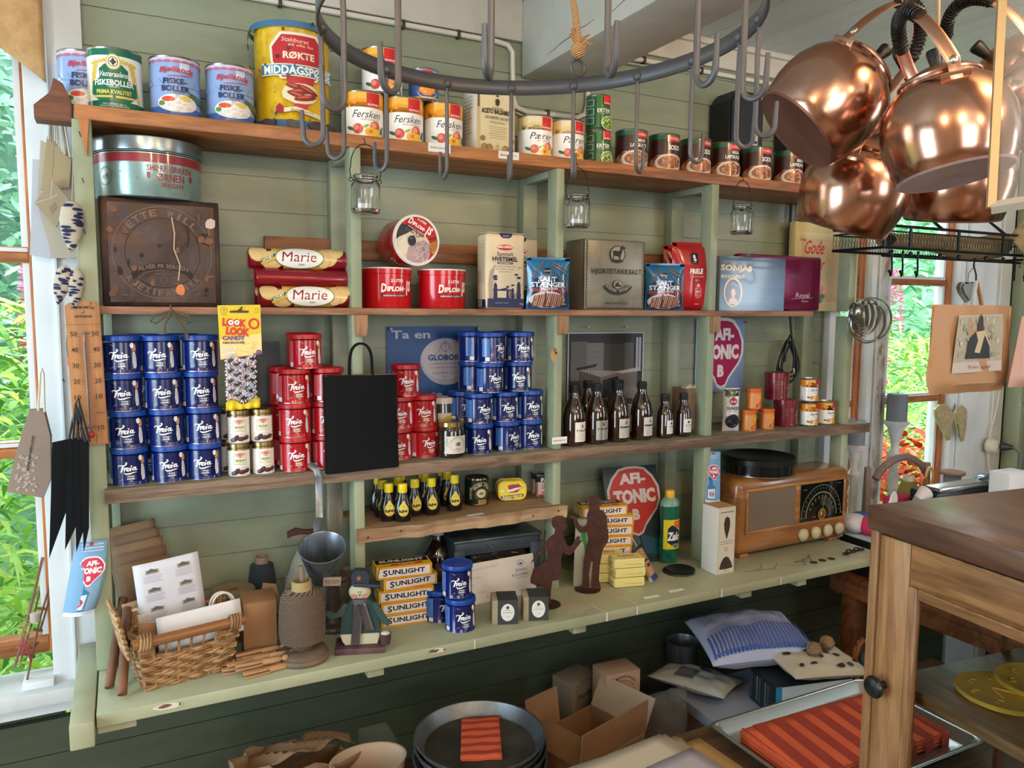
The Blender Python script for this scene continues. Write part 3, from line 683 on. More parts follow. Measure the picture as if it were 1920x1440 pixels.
# loudspeaker and dark case
o=thing('loudspeaker','black loudspeaker box with rounded top corners standing behind the stew cans','speaker',(xat(1372,1.74),1.752,TS),.0)
B=mat('#17171a',.5,bump=(300,.2))
m=MB(); out=[(-.064,0),(.064,0),(.064,.235),(.045,.262),(-.040,.262),(-.064,.232)]; m.prism(out,-.045,.045,B,bev=.006); m.build('cabinet',o)
a=Art(.5); a.rect(.018,.115,.041,.165,'#b9bcc4'); a.rect(.02,.12,.039,.128,'#3a3c40')
for k in range(4): a.rect(.021,.133+.007*k,.034,.136+.007*k,'#6a6c70')
a.build('rating_label',o,front(0,-.045,0))
MB().tube([(-.055,-.046,.1),(-.035,-.055,.108),(-.02,-.052,.095)],.0012,WIRE,seg=5).build('cord',o)
o=thing('dark_case','dark navy case standing behind the last stew cans and the copper kettle','case',(xat(1478,1.75),1.765,TS),.0)
MB().box(-.05,.05,-.025,.025,0,.205,mat('#1c2530',.5),bev=.006).build('shell',o)
MB().tube([(-.03,0,.205),(-.025,0,.225),(.025,0,.225),(.03,0,.205)],.004,B).build('handle',o)
# shelf price tags
def ptag(label,x,y,z,w,h,txt,flat=False,rz=0):
    o=thing('price_tag',label,'price tag',(x,y,z),rz,'price tags')
    m=MB()
    if flat: m.box(-w/2,w/2,-h/2,h/2,0,.0004,mat('#e6e1dc',.6)); m.build('card',o)
    else: m.box(-w/2,w/2,-.0004,0,-h/2,h/2,mat('#e6e1dc',.6)); m.build('card',o)
    a=Art(.6); a.text(txt,0,0,w*.78,h*.2,'#3a3838',.01)
    a.build('lettering',o,topf(0,0,.0005) if flat else front(0,-.0004,0)); return o
p=onY(824,279,1.599); ptag('white price tag below the third peach can',p.x,1.5995,p.z+.002,.052,.019,'Fersken boks kr 23')
p=onY(954,294,1.599); ptag('white price tag below the vinegar box and pear can',p.x,1.5995,p.z+.003,.052,.017,'Mandelboks kr 35')
# ================= MIDDLE SHELF =================
MS=1.6007
o=thing('butter_tin','large round pale blue butter tin with dark red band on top of the brown tin','tin',(.056,1.70,MS+.2045),-.0)
r=.0972;h=.110; BL=mat('#8fa9a6',.25,.35,var=('#7d9794',20,(1,1,1),.45,.7),coat=.3)
MB().lathe([(0,0),(r-.004,0),(r-.002,.003),(r-.002,h-.03),(0,h-.03)],BL,seg=56).build('tin_body',o)
MB().lathe([(r-.0015,h-.026),(r+.0015,h-.026),(r+.002,h-.023),(r+.001,h-.002),(r-.002,h),(0,h+.001)],mat('#86939a',.25,.8),seg=56).build('lid',o)
a=Art(.3); a.coat=.3; RD='#8c2a34'
a.rect(-.14,.062,.19,.078,RD); a.rect(-.14,.082,.19,.083,'#9fb8b4'); a.text('SMØRFABRIKKEN',.036,.052,.086,.0115,RD,.015); a.text('ØRNEN',.036,.036,.052,.0145,RD,.025); a.text('BERGEN',.038,.022,.042,.0085,RD,.015)
for x in (-.004,.078): a.poly([(x-.003,.044),(x+.003,.044),(x+.003,.036),(x,.031),(x-.003,.036)],RD)
a.ring(-.088,.036,.017,.017,.0012,'#3c4a4c',26); a.poly(blob(-.088,.034,.008,.006),'#8fa39f'); a.text('N',-.083,.036,.006,.008,RD,.03)
for k in range(30): a.ell(R(-.15,.19),R(.004,.08),R(.0005,.0015),R(.0005,.0012),'#54605c',7)
a.build('printed_label',o,cyl(r-.002),step=.02)
o=thing('biscuit_tin','square dark rusted biscuit tin with embossed round lettering, left end of middle shelf','tin',(.068,1.69,MS),.0)
RU=mat('#30221e',.38,.5,var=('#4c362a',16,(1,1,1.3),.45,.72),bump=(28,.5))
m=MB(); m.box(-.102,.108,-.052,.06,0,.2035,RU,bev=.003)
m.build('tin_body',o)
m=MB(); m.grid(24,24,lambda u,v:(-.088+.186*u,-.0535-.0012*math.sin(u*9+v*4)*math.sin(v*11),.008+.186*v),mat('#33251f',.33,.45,var=('#52392a',10,(1,1,1.5),.5,.75),bump=(35,.6))); m.build('embossed_panel',o)
a=Art(.35); E1=mat('#57453b',.35,.6); E2=mat('#1e1614',.45,.5)
a.ring(.005,.102,.088,.088,.0015,E1,48); a.ring(.005,.102,.066,.066,.0012,E2,44); a.ring(.005,.102,.064,.064,.0008,E1,44)
a.arct('ETTE WILL',.005,.102,.076,.013,E1,2.5,.65,.03); a.arct('KJEX-FABRIKK',.005,.102,.076,.013,E1,PI+.62,2*PI-.62,.03)
a.poly([(-.052,.062),(-.03,.078),(0,.084),(.03,.08),(.058,.064),(.055,.052),(.03,.068),(0,.072),(-.03,.066),(-.048,.05)],E2); a.text('ALVER PR BERGEN',.004,.071,.088,.0085,E1,.03,0,.006)
a.ring(.005,.05,.045,.020,.001,E1,30); 
for x in (-.016,.005,.024): a.ring(x,.05,.007,.007,.0008,E1,14)
a.text('BRISLING',.005,.062,.03,.003,E1)
PA=mat('#5f402a',.4,.5)
for _ in range(26): x=random.choice([R(-.085,-.05),R(.05,.09),R(-.08,.09)]); a.poly(blob(x,R(.02,.18),R(.002,.008),R(.002,.009),9),random.choice([PA,E2,mat('#54382a',.4,.5)]))
a.line([(.022,.17),(.026,.14),(.024,.11),(.034,.08),(.03,.05)],.0022,mat('#a08a72',.4,.4)); a.line([(.05,.15),(.052,.13),(.049,.115)],.002,E2)
a.poly(blob(.034,.033,.010,.012,9),mat('#b06a34',.35,.4)); a.poly(blob(.09,.16,.012,.012,9),mat('#9a8f88',.3,.7)); a.poly(blob(.088,.128,.010,.008,9),PA)
a.build('lettering',o,front(0,-.0552,0))
# biscuit rolls
@named('biscuit_roll')
def roll(o):
    r=.0215; RT_=T(0,0,r)@RY(PI/2)
    m=MB(); pr=[(0,-.1),(r*.8,-.1)]
    k=44
    for i in range(k+1): pr.append((r-(.0010 if i%2 else 0),-.098+.196*i/k))
    pr+=[(r*.8,.1),(0,.1)]; m.lathe(pr,mat('#8c1624',.22,.35,coat=.6),seg=28,M=RT_); m.build('wrapped_biscuits',o)
    a=Art(.25); a.coat=.4
    C='#d9b672'
    a.rect(-.055,-.5*r,.055,2.0*r,'#d8b45a'); a.poly([(-.05,1.9*r),(-.03,-1.1*r),(.05,-1.1*r),(.055,1.9*r)],'#c9a23c')
    for x,y,s in ((-.082,.55*r,.9),(-.055,-.2*r,1.0),(.058,.3*r,1.0),(.075,1.0*r,.9),(.05,-.2*r,.6)): 
        a.ell(x,y,.0205*s,.0205*s,C,24); a.ell(x,y,.0185*s,.0185*s,'#dfbf80',22)
        for q in range(9): a.ell(x+.011*s*math.cos(q*.9)*(q%3)/2,y+.011*s*math.sin(q*.9)*(q%3)/2,.0006,.0006,'#a8803c',5)
    a.ell(0,.1*r,.050,.021,'#6a7a4a',30); a.ell(0,.12*r,.048,.0195,'#efece6',30); a.text('Marie',0,.2*r,.07,.0175,'#8c1624',.0,.15); a.text('Kjeks',.004,-.45*r,.012,.004,'#3a3a3a',.02,.2)
    a.poly([(-.078,-.3*r),(-.048,.25*r),(-.046,.05*r),(-.076,-.55*r)],'#e0b83c'); a.poly([(-.077,-.1*r),(-.05,.42*r),(-.05,.12*r),(-.077,-.36*r)],'#2a5a3c'); a.text('NYHET',-.0635,.02*r,.024,.005,'#f0ecd8',.03,rot=.42)
    a.build('printed_wrapper',o,lambda u,v,of:(u,-(r+.0004+of)*math.cos(v/r),r+(r+.0004+of)*math.sin(v/r)),step=.2,sv=.0028)
Bq='biscuit roll in red wrapper, '
ctr=lambda xl,xr,Y:(xat(xl,Y)+xat(xr,Y))/2
place('ro',roll,Bq+'bottom front one resting on the shelf','biscuits',(.347,1.638,MS),0,'stack of biscuit rolls')
o=place('ro',roll,Bq+'middle one whose back print faces out','biscuits',(.341,1.653,MS+.0385),0,'stack of biscuit rolls'); 
for c in [k for k in COL.objects if k.parent==o]: c.matrix_basis=T(0,0,.0215)@RX(-2.4)@T(0,0,-.0215)
place('ro',roll,Bq+'top one of the stack','biscuits',(.331,1.660,MS+.078),0,'stack of biscuit rolls')
o=place('ro',roll,Bq+'rear one lying on the shelf behind the front roll','biscuits',(.345,1.685,MS),0,'stack of biscuit rolls')
o=place('ro',roll,Bq+'rear one in the second layer','biscuits',(.350,1.697,MS+.041),0,'stack of biscuit rolls')
# ice cream tins
def diplom(a,cx,cy,s,rot=0):
    def q(x,y): return (cx+(x*math.cos(rot)-y*math.sin(rot))*s,cy+(x*math.sin(rot)+y*math.cos(rot))*s)
    def tx(t,x,y,w,h,c,b=.03,sh=.1): p=q(x,y); a.text(t,p[0],p[1],w*s,h*s,c,b,sh,rot=rot)
    tx('2 LITER',-.004,.024,.030,.0065,'#f4ece4'); tx('D',-.034,.008,.012,.019,'#f4ece4',.04); tx('IPLOM',-.008,.006,.038,.011,'#f4ece4',.05,.1); tx('-',.014,.006,.004,.002,'#f4ece4'); tx('I',.022,.008,.004,.032,'#f4ece4',.05); tx('S',.031,.012,.010,.024,'#f4ece4',.05)
    a.poly([q(-.040,-.005),q(.018,-.007),q(.018,-.012),q(-.040,-.0105)],'#26201e'); tx('MEIERIENES FLØTE-IS',-.011,-.0087,.05,.003,'#e8d8d0',.02,0)
@named('ice_cream_tin')
def icetin(o):
    r=.0545;h=.0885
    RD=mat('#c4161f',.22,coat=.5)
    MB().lathe([(0,0),(r-.001,0),(r,.002),(r,h-.014),(r+.0012,h-.013),(r+.0012,h-.003)],RD,seg=48).build('tin_body',o)
    MB().lathe([(r+.0012,h-.003),(r+.002,h-.0025),(r+.0015,h),(r-.003,h),(r-.004,h-.002),(0,h-.002)],mat('#e9e4de',.3),seg=48).build('lid_rim',o)
    a=Art(.3); diplom(a,0,.036,1.0); a.build('printed_label',o,cyl(r),step=.01); 
    a=Art(.3); a.ell(0,0,.05,.05,'#c4161f',36); a.build('lid_print',o,topf(0,0,h-.002))
place('ic',icetin,'red round ice cream tin standing beside the second post','tin',(xat(728,1.675)-.003,1.675,MS),.22,'red ice cream tins')
place('ic',icetin,'red round ice cream tin standing left of the flour tin','tin',(xat(828,1.675),1.675,MS),.25,'red ice cream tins')
p=onY(770,441,1.665)
t1=PROTO['ic']; o=copy_tree(t1); o['label']='red ice cream tin lying on its edge showing the ice cream picture on its lid'; 
ax=Vector((.10,-1,.04)).normalized(); q=ax.to_track_quat('Z','Y'); o.matrix_world=Matrix.Translation(Vector((p.x-.0045,1.700,MS+.0895+.0575)))@q.to_matrix().to_4x4()@RZ(-.12)@T(0,0,-.02)
for k in [k for k in COL.objects if k.parent==o and k.name.startswith('lid_print')]: bpy.data.objects.remove(k)
a=Art(.3); r=.0525
a.ell(0,0,r,r,'#c4161f',44)
a.poly([(r*math.cos(t),r*math.sin(t)) for t in [PI*.78+PI*.3*k/12 for k in range(13)]]+[(-.02,-.0),(-.018,.022)],'#26181a')
a.ell(-.033,.017,.011,.013,'#1c2430',18); a.ell(-.02,.022,.009,.006,'#2c4256',12)
cream=[(r*.99*math.cos(t),r*.99*math.sin(t)) for t in [PI*1.05+PI*.66*k/14 for k in range(15)]]+[(.036,-.01),(.03,.004),(.018,.016),(.002,.022),(-.012,.02),(-.026,.010),(-.04,.002)]
a.poly(cream,'#d9cdb4'); a.poly([(-.02,-.02),(-.002,-.006),(.018,.004),(.032,-.004),(.038,-.018),(.034,-.034),(.012,-.05),(-.006,-.052),(-.02,-.044)],'#b89aa0'); a.poly([(-.044,-.012),(-.03,.006),(-.016,-.004),(-.02,-.03),(-.034,-.04)],'#e6dcc4')
random.seed(6)
for _ in range(26): t=R(0,1); a.line([(R(-.01,.03),R(-.045,0)),(R(-.01,.035),R(-.045,0))],.0012,random.choice(['#8a6a78','#cdb4b4','#e0cfc8']))
for _ in range(20): a.ell(R(-.02,.016),R(.008,.02),.0016,.0012,random.choice(['#8a5a2c','#3a241c']),6)
a.ell(-.012,-.003,.0098,.0115,'#18202c',20); a.ell(-.015,.002,.003,.003,'#3a5a78',10)
a.poly([(.031,-.002),(.05,.008),(.0515,-.008),(.044,-.026),(.037,-.022)],'#c98a3c')
for k in range(5): a.line([(.033+.004*k,-.024+.003*k),(.036+.004*k,.004+.002*k)],.0008,'#8a5420'); a.line([(.034,-.018+.005*k),(.05,-.014+.005*k)],.0008,'#8a5420')
diplom(a,.004,.024,.78,-.38); a.text('KROKAN',.037,.010,.02,.0045,'#26181a',.02,rot=.4)
a.ring(0,0,.0535,.0535,.003,'#ece6e0',48)
a.build('lid_picture',o,topf(0,0,.0870))
# flour tin
@named('flour_tin')
def flour(o):
    w,d,h=.101,.054,.176
    m=MB(); m.box(0,w,-d,0,0,h-.002,mat('#dcc9a6',.3,coat=.3),bev=.008,seg=4); m.build('tin_body',o)
    MB().box(.0015,w-.0015,-d+.0015,-.0015,h-.002,h,mat('#c9b690',.35),bev=.0008).build('lid',o)
    N='#1c2450'; a=Art(.3); a.rect(.003,.003,.074,.024,N); 
    a.poly([(.026,.175),(.051,.175),(.050,.168),(.045,.163),(.032,.163),(.027,.168)],N); a.text('MØLLER',.0385,.168,.012,.0025,'#e8dcc4')
    a.ell(.037,.142,.0165,.0065,'#b8202a',20); a.text('MØLLERENS',.037,.1425,.03,.006,'#f0e6d6',.035,0,.001)
    a.text('Sammalt',.037,.127,.032,.0095,'#4a4440',.005,.05); a.text('HVETEMEL',.037,.115,.050,.0105,'#26242c',.035); a.rect(.022,.1035,.052,.1085,N); a.text('GROVMALT',.037,.106,.026,.0034,'#e8dcc4',.03)
    for k,wd in enumerate((.044,.036,.024)): a.text('perfekt til grove brødtyper'[:18-4*k],.037,.098-.006*k,wd,.0035,'#6a5f58',0,.1)
    # kitchen scene in simple silhouettes
    a.rect(.018,.024,.048,.044,N); a.rect(.020,.026,.046,.042,'#dcc9a6'); a.rect(.012,.043,.052,.0455,N)
    for x,s in ((.018,1),(.042,.75),(.052,.8),(.064,1.05)):
        a.poly([(x-.004*s,.024),(x+.004*s,.024),(x+.003*s,.05*s+.006),(x,.062*s),(x-.003*s,.05*s+.006)],N); a.ell(x,.066*s,.0034*s,.004*s,'#dcc9a6',10); a.ell(x,.069*s,.004*s,.003*s,N,10)
    a.poly([(.012,.071),(.022,.073),(.020,.078),(.013,.077)],N); a.poly([(.028,.046),(.042,.05),(.042,.047),(.03,.044)],N)
    for k in range(6): a.line([(.006+.001*k,.024),(.004+.002*k,.06+.006*k),(.008+.002*k,.088+.003*k)],.0008,'#b39a72')
    for k in range(5): a.line([(.054+.003*k,.024),(.056+.003*k,.034+.004*(k%2))],.001,N)
    a.rect(.0555,.078,.062,.082,N); a.ring(.066,.094,.004,.004,.0008,N,12,0,4); a.text('1kg',.069,.012,.007,.005,'#e8dcc4'); a.text('SAMMALT HVETE',.03,.014,.026,.002,'#c9c4d4'); 
    a.build('printed_front',o,lambda u,v,of:(u*1.31,-d-of,v))
    a=Art(.3); a.rect(.004,.003,.050,.022,N)
    for k in range(20): a.rect(.010,.15-.0045*k,.042,.1512-.0045*k,'#9a8a70')
    a.frame(.008,.06,.044,.158,.0006,'#8a7a60'); a.rect(.014,.005,.034,.02,'#e6e0d4')
    for k in range(9): a.rect(.015+.002*k,.006,.016+.002*k,.019,'#3a3a40')
    a.build('printed_side',o,leftf(0,0,0))
place('fl',flour,'cream and navy flour tin, the front one between the ice cream tin and pretzel bag','tin',(xat(911,1.62),1.674,MS),.0,'flour tins')
place('fl',flour,'cream and navy flour tin standing behind the front flour tin','tin',(xat(981,1.70)-.058,1.758,MS),.0,'flour tins')
# pretzel stick bags
def pillow(w,h,d,m,crimp=.0,jag=0,seed=1,top=1.0):
    rr=random.Random(seed); ph=[rr.uniform(0,6) for _ in range(6)]
    def prof(u,v):
        e=(max(0,math.sin(PI*min(max((u-.02)/.96,0),1))))**.55*(max(0,math.sin(PI*min(max((v-.0)/(.96),0),1))))**.42 if v<.96 else 0
        return e
    def f(sgn):
        def g(u,v):
            e=prof(u,v); b=.04*math.sin(9*u+ph[0]+5*v)+.05*math.sin(14*v+ph[1]+3*u)+.03*math.sin(23*u+ph[2])
            x=(u-.5)*w*(1-.05*math.sin(PI*v))*(1 if v<.9 else top); y=sgn*d/2*e*(1+b); z=h*v+(jag*(.5-abs((u*22)%1-.5)) if v>.99 else 0)
            return (x,y,z)
        return g
    mb=MB(); mb.grid(22,26,f(-1),m); mb.grid(22,26,f(1),m)
    bmesh.ops.remove_doubles(mb.bm,verts=mb.bm.verts,dist=.0002)
    return mb,f(-1)
@named('snack_bag')
def pretz(o):
    w,h,d=.108,.122,.040
    mb,g=pillow(w,h,d,mat('#1f6f9e',.18,coat=.7),seed=3); mb.build('bag',o)
    a=Art(.2); a.coat=.6
    a.rect(-.039,.004,.039,.04,'#1b3558'); a.ell(-.004,.022,.034,.019,'#c9ccd0',26)
    for k in range(15): x=-.032+.004*k; a.line([(x,.006),(x+.004,.037-abs(k-7)*.0008)],.0028,['#8a4a20','#a8622c','#6e3818'][k%3])
    for (x0,y0,x1,y1) in ((.0,.11,.036,.09),(.006,.10,.038,.078),(.012,.085,.036,.055),(.018,.07,.034,.045),(.022,.012,.036,.06),(-.036,.07,-.012,.108),(.028,.008,.016,.055)): a.line([(x0,y0),(x1,y1)],.0022,'#8a4a20'); a.line([(x0,y0+.0005),(x1,y1+.0005)],.0007,'#c07a3c')
    a.rect(-.039,.040,.039,.046,'#9c2f2a'); a.poly(blob(-.004,.055,.036,.010,14,.1),'#152c50'); a.poly(blob(-.008,.066,.026,.008,14,.1),'#152c50')
    a.text('SALT',-.006,.0680,.036,.0115,'#eef0f2',.03); a.text('STÆNGER',-.003,.0560,.068,.0115,'#eef0f2',.03); a.text('SALT STICKS',-.002,.047,.034,.0048,'#eef0f2',.03)
    a.ell(-.006,.087,.010,.009,'#141c28',18); a.ring(-.006,.087,.009,.008,.0006,'#8a9aa8',18); a.text('NYSTEKT',-.006,.087,.014,.0035,'#d8dce0',.02)
    a.text('250g',.028,.012,.01,.004,'#e0e4e8')
    def mp(u,v,of):
        p=g(u*1.3/w+.5,min(max(v*1.03/h,0),1)); return (p[0],p[1]-of-.0012,p[2])
    # subdivide via step for curvature
    a.build('printed_front',o,mp,step=.006,e=5e-5,sv=.009)
place('pr',pretz,'blue bag of pretzel sticks between the flour tin and square grey tin','snack bag',(xat(1028,1.60),1.605,MS),-.2,'pretzel stick bags')
place('pr',pretz,'blue bag of pretzel sticks between the square grey tin and red coffee bag','snack bag',(xat(1243,1.64),1.640,MS),-.3,'pretzel stick bags')
# hartshorn salt tin
o=thing('baking_salt_tin','large square grey tin with black deer emblem and zigzag border on the middle shelf','tin',(xat(1094,1.622),1.622,MS),.0)
GY=mat('#8c8674',.38,.35,var=('#6f6858',14,(1,1,1),.45,.75))
m=MB(); m.box(0,.180,0,.092,0,.172,GY,bev=.003); m.box(.004,.176,.004,.088,.172,.174,mat('#5a5548',.5,.5),bev=.001); m.build('tin_body',o)
K='#25221e'; a=Art(.4)
for k in range(26):
    z=.008+.162*k/26; a.poly([(.003,z),(.003,z+.0062),(.0068,z+.0031)],K); a.poly([(.143,z),(.143,z+.0062),(.1395,z+.0031)],K)
for k in range(22):
    x=.004+.138*k/22; a.poly([(x,.003),(x+.0063,.003),(x+.0031,.0068)],K)
a.ell(.076,.138,.0185,.021,K,28); a.ell(.076,.138,.0165,.019,'#9a9482',28)
deer=[(.064,.122),(.066,.122),(.068,.134),(.078,.132),(.080,.122),(.082,.122),(.083,.134),(.086,.142),(.087,.151),(.094,.152),(.095,.155),(.088,.158),(.0895,.163),(.086,.159),(.083,.157),(.080,.146),(.068,.147),(.063,.144),(.065,.136)]
a.poly(deer,K); a.rect(.062,.119,.090,.121,K); a.poly([(.06,.125),(.09,.125),(.084,.118),(.068,.118)],K)
a.text('HJORTETAKKSALT',.075,.0935,.122,.0165,K,.01)
a.ell(.078,.063,.0115,.011,K,24); a.ell(.078,.063,.0105,.010,'#9a9482',24); a.poly([(.07,.062),(.078,.071),(.080,.063),(.087,.061),(.084,.057),(.071,.058)],K); a.line([(.07,.057),(.078,.059),(.086,.056)],.001,K)
n=14; V=[(.078+.042*math.cos(t),.082+.042*math.sin(t)) for t in [PI*1.18+PI*.64*k/n for k in range(n+1)]]; V2=[(.078+.030*math.cos(t),.082+.030*math.sin(t)) for t in [PI*1.18+PI*.64*(n-k)/n for k in range(n+1)]]
a.ring(.078,.082,.041,.045,.011,K,20,PI*1.18,PI*1.82); a.arct('NORSK HYDRO',.078,.083,.036,.0075,'#a8a290',PI*1.21,PI*1.79,.03)
a.text('VEKT NETTO 5 KG',.075,.016,.055,.0052,K,.01)
a.build('printed_front',o,lambda u,v,of:(u*1.233,-of,v))
a=Art(.4)
for k in range(26):
    z=.008+.162*k/26; a.poly([(.003,z),(.003,z+.0062),(.0068,z+.0031)],K)
a.build('printed_side',o,lambda u,v,of:(-of,u,v))
# coffee bags
@named('coffee_bag')
def coffee(o):
    w,h,d=.132,.180,.05
    mb,g=pillow(w,h,d,mat('#b3141c',.25,coat=.5),seed=5,jag=.0015); mb.build('bag',o)
    a=Art(.3)
    a.rect(-.020,.122,.002,.151,'#17151a'); a.ell(-.009,.141,.004,.006,'#f0eeea',12); a.ell(-.007,.133,.0045,.004,'#f0eeea',12); a.text('FRIELE',-.009,.126,.011,.0025,'#f0eeea')
    a.text('FRIELE',-.004,.103,.040,.0135,'#f4efe8',.04,.12,rot=.02); a.text('FROKOSTKAFFE',-.002,.089,.044,.004,'#e0a08c',.01); a.rect(-.014,.077,.016,.082,'#5a2420'); a.text('ORIGINAL',.001,.0795,.02,.003,'#f0e0d8',.02)
    C='#e8a49a'; a.ring(.004,.050,.0125,.0125,.0009,C,24); a.ring(.004,.050,.009,.009,.0007,C,22); a.rect(-.008,.046,.016,.053,'#b3141c'); a.text('1799',.004,.0495,.018,.005,'#f0e0d8',.02)
    a.ring(.004,.042,.011,.009,.0015,C,18,PI,2*PI); a.poly([(-.001,.063),(.009,.063),(.010,.067),(.004,.071),(-.002,.067)],C); a.rect(-.004,.016,.010,.0175,'#f0d8d0')
    def mp(u,v,of):
        p=g(u/w+.5,min(max(v/h,0),1)); return (p[0],p[1]-of-.0015,p[2])
    a.build('printed_front',o,mp,step=.006,e=5e-5,sv=.012)
place('co',coffee,'red coffee bag with white lettering, the front one beside the fourth post','coffee bag',(xat(1297,1.635),1.640,MS),-.12,'red coffee bags')
place('co',coffee,'red coffee bag standing behind the front coffee bag','coffee bag',(xat(1277,1.73)+.003,1.735,MS),-.1,'red coffee bags')
# confectionery boxes
o=thing('chocolate_box','square blue chocolate box with a crowned portrait medallion, front of the fourth bay','box',(xat(1346,1.652),1.652,MS),.0)
w=xat(1467,1.652)-xat(1346,1.652); h=.150
m=MB(); m.box(0,w,0,.020,0,h,mat('#8fa6b4',.3),bev=.002); m.build('box_body',o)
a=Art(.25); a.coat=.4
for k in range(14): a.rect(.001,h*k/14,w-.001,h*(k+1)/14+.0002,['#5d86a6','#557ea0','#4c7598','#446d92','#3c658a','#355d84','#30577e','#2b5078','#284a70','#254468','#224062','#203c5c','#1e3856','#1e3652'][k])
a.text('SONJA',.052,.116,.102,.022,'#d8c08c',.035,.05); a.ell(.108,.117,.008,.009,'#d8c08c',16); a.text('KONGENS KONFEKT',.03,.137,.045,.003,'#c9b88c'); a.text('DRONNINGENS',.03,.133,.04,.003,'#c9b88c'); a.text('BYS KONFEKT',.046,.094,.085,.009,'#e0cfa4',.03)
n0=len(a.it); a.ell(.030,.050,.033,.040,'#c8a86a',34); a.ell(.030,.050,.029,.036,'#e9e0cc',34); a.ell(.030,.050,.0275,.0345,'#22304c',34)
a.ell(.030,.054,.0125,.016,'#1c1614',20); a.poly([(.014,.022),(.018,.032),(.026,.036),(.035,.036),(.044,.03),(.048,.024),(.040,.018),(.022,.018)],'#c9a890'); a.rect(.026,.032,.035,.044,'#c99a80'); a.ell(.0305,.050,.0078,.0105,'#d8a88c',18)
a.ell(.0275,.051,.0011,.0008,'#2c1c18',6); a.ell(.0335,.051,.0011,.0008,'#2c1c18',6); a.line([(.0285,.0445),(.0305,.0438),(.033,.0447)],.0009,'#a8403c'); a.poly([(.021,.058),(.020,.066),(.030,.070),(.040,.066),(.040,.058),(.030,.061)],'#1c1614'); a.line([(.021,.068),(.024,.073),(.027,.070),(.030,.077),(.033,.071),(.037,.074),(.040,.068)],.0012,'#dfe6f0')
a.it[n0:]=[([(x*1.05+.016,y*1.05-.002) for x,y in v],f,c) for v,f,c in a.it[n0:]]
a.build('printed_front',o,front(0,0,0))
o=thing('confectionery_tin','wide magenta confectionery tin with rounded corners leaning behind the blue box','tin',(xat(1380,1.685),1.685,MS),.0)
w=xat(1535,1.685)-xat(1380,1.685); h=.163
m=MB(); MG=mat('#7c1748',.22,.4,coat=.4); m.box(0,w,0,.030,0,h,MG,bev=.009,seg=4); m.build('tin_body',o)
a=Art(.25); a.text('Berg',w*.66,.103,.036,.015,'#3a0a24',.01,.3); a.line([(w*.5,.094),(w*.6,.098),(w*.75,.097)],.001,'#3a0a24'); a.text('Royal',w*.77,.045,.055,.019,'#d8b8cc',0,.1); a.text('Selection',w*.80,.030,.028,.006,'#d8b8cc',0,.3); a.line([(w*.63,.036),(w*.75,.038),(w*.9,.0405)],.0008,'#d8b8cc'); a.line([(.01,h-.005),(w-.01,h-.005)],.001,'#a83a70')
a.rect(.028,h-.008,.044,h-.001,'#1c1018')
a.build('printed_front',o,front(0,0,0))
o=thing('greeting_box','tall cream box with red script and pink roses at the right end of the shelf','box',(xat(1483,1.735)+.0,1.735,MS),.0)
w=xat(1600,1.735)-xat(1483,1.735)+.004; h=.272
m=MB(); m.box(0,w,0,.025,0,h,mat('#cfc38e',.4),bev=.0015); m.build('box_body',o)
a=Art(.35)
a.rect(.004,.004,w-.004,h-.03,'#d6cb98'); a.rect(.03,.03,w-.028,h-.05,'#cdb48c'); 
for q in (.0,.004,.008): a.rect(.02,h-.042-q,w-.02,h-.0415-q,'#8a7a4a')
a.text('Freia',.034,h-.053,.024,.009,'#c22a30',.03,.2); a.text('Gode',.085,h-.075,.085,.042,'#c8222c',.012,.28); a.text('Ønsker',.080,h-.125,.10,.036,'#c8222c',.012,.28); 
for cx,cy,s,c1,c2 in ((.088,.085,.034,'#d9877c','#e8a89a'),(.066,.045,.026,'#d69a7c','#e6b89c'),(.115,.06,.018,'#d9877c','#e8b0a4')):
    for k in range(6): a.ell(cx+s*.55*math.cos(k*1.05),cy+s*.5*math.sin(k*1.05),s*.55,s*.45,c1 if k%2 else c2,16,k)
    for q in (.55,.38,.22): a.ring(cx,cy,s*q,s*q*.9,s*.06,'#b85a54',18,.5,5.5)
for x,y,q in ((.12,.045,.3),(.108,.034,-.3),(.05,.10,1.9)): a.ell(x,y,.016,.008,'#4a7a5c',14,q)
a.text('Dragert mandel',.04,.014,.04,.004,'#6a5a3a')
a.build('printed_front',o,front(0,0,0))
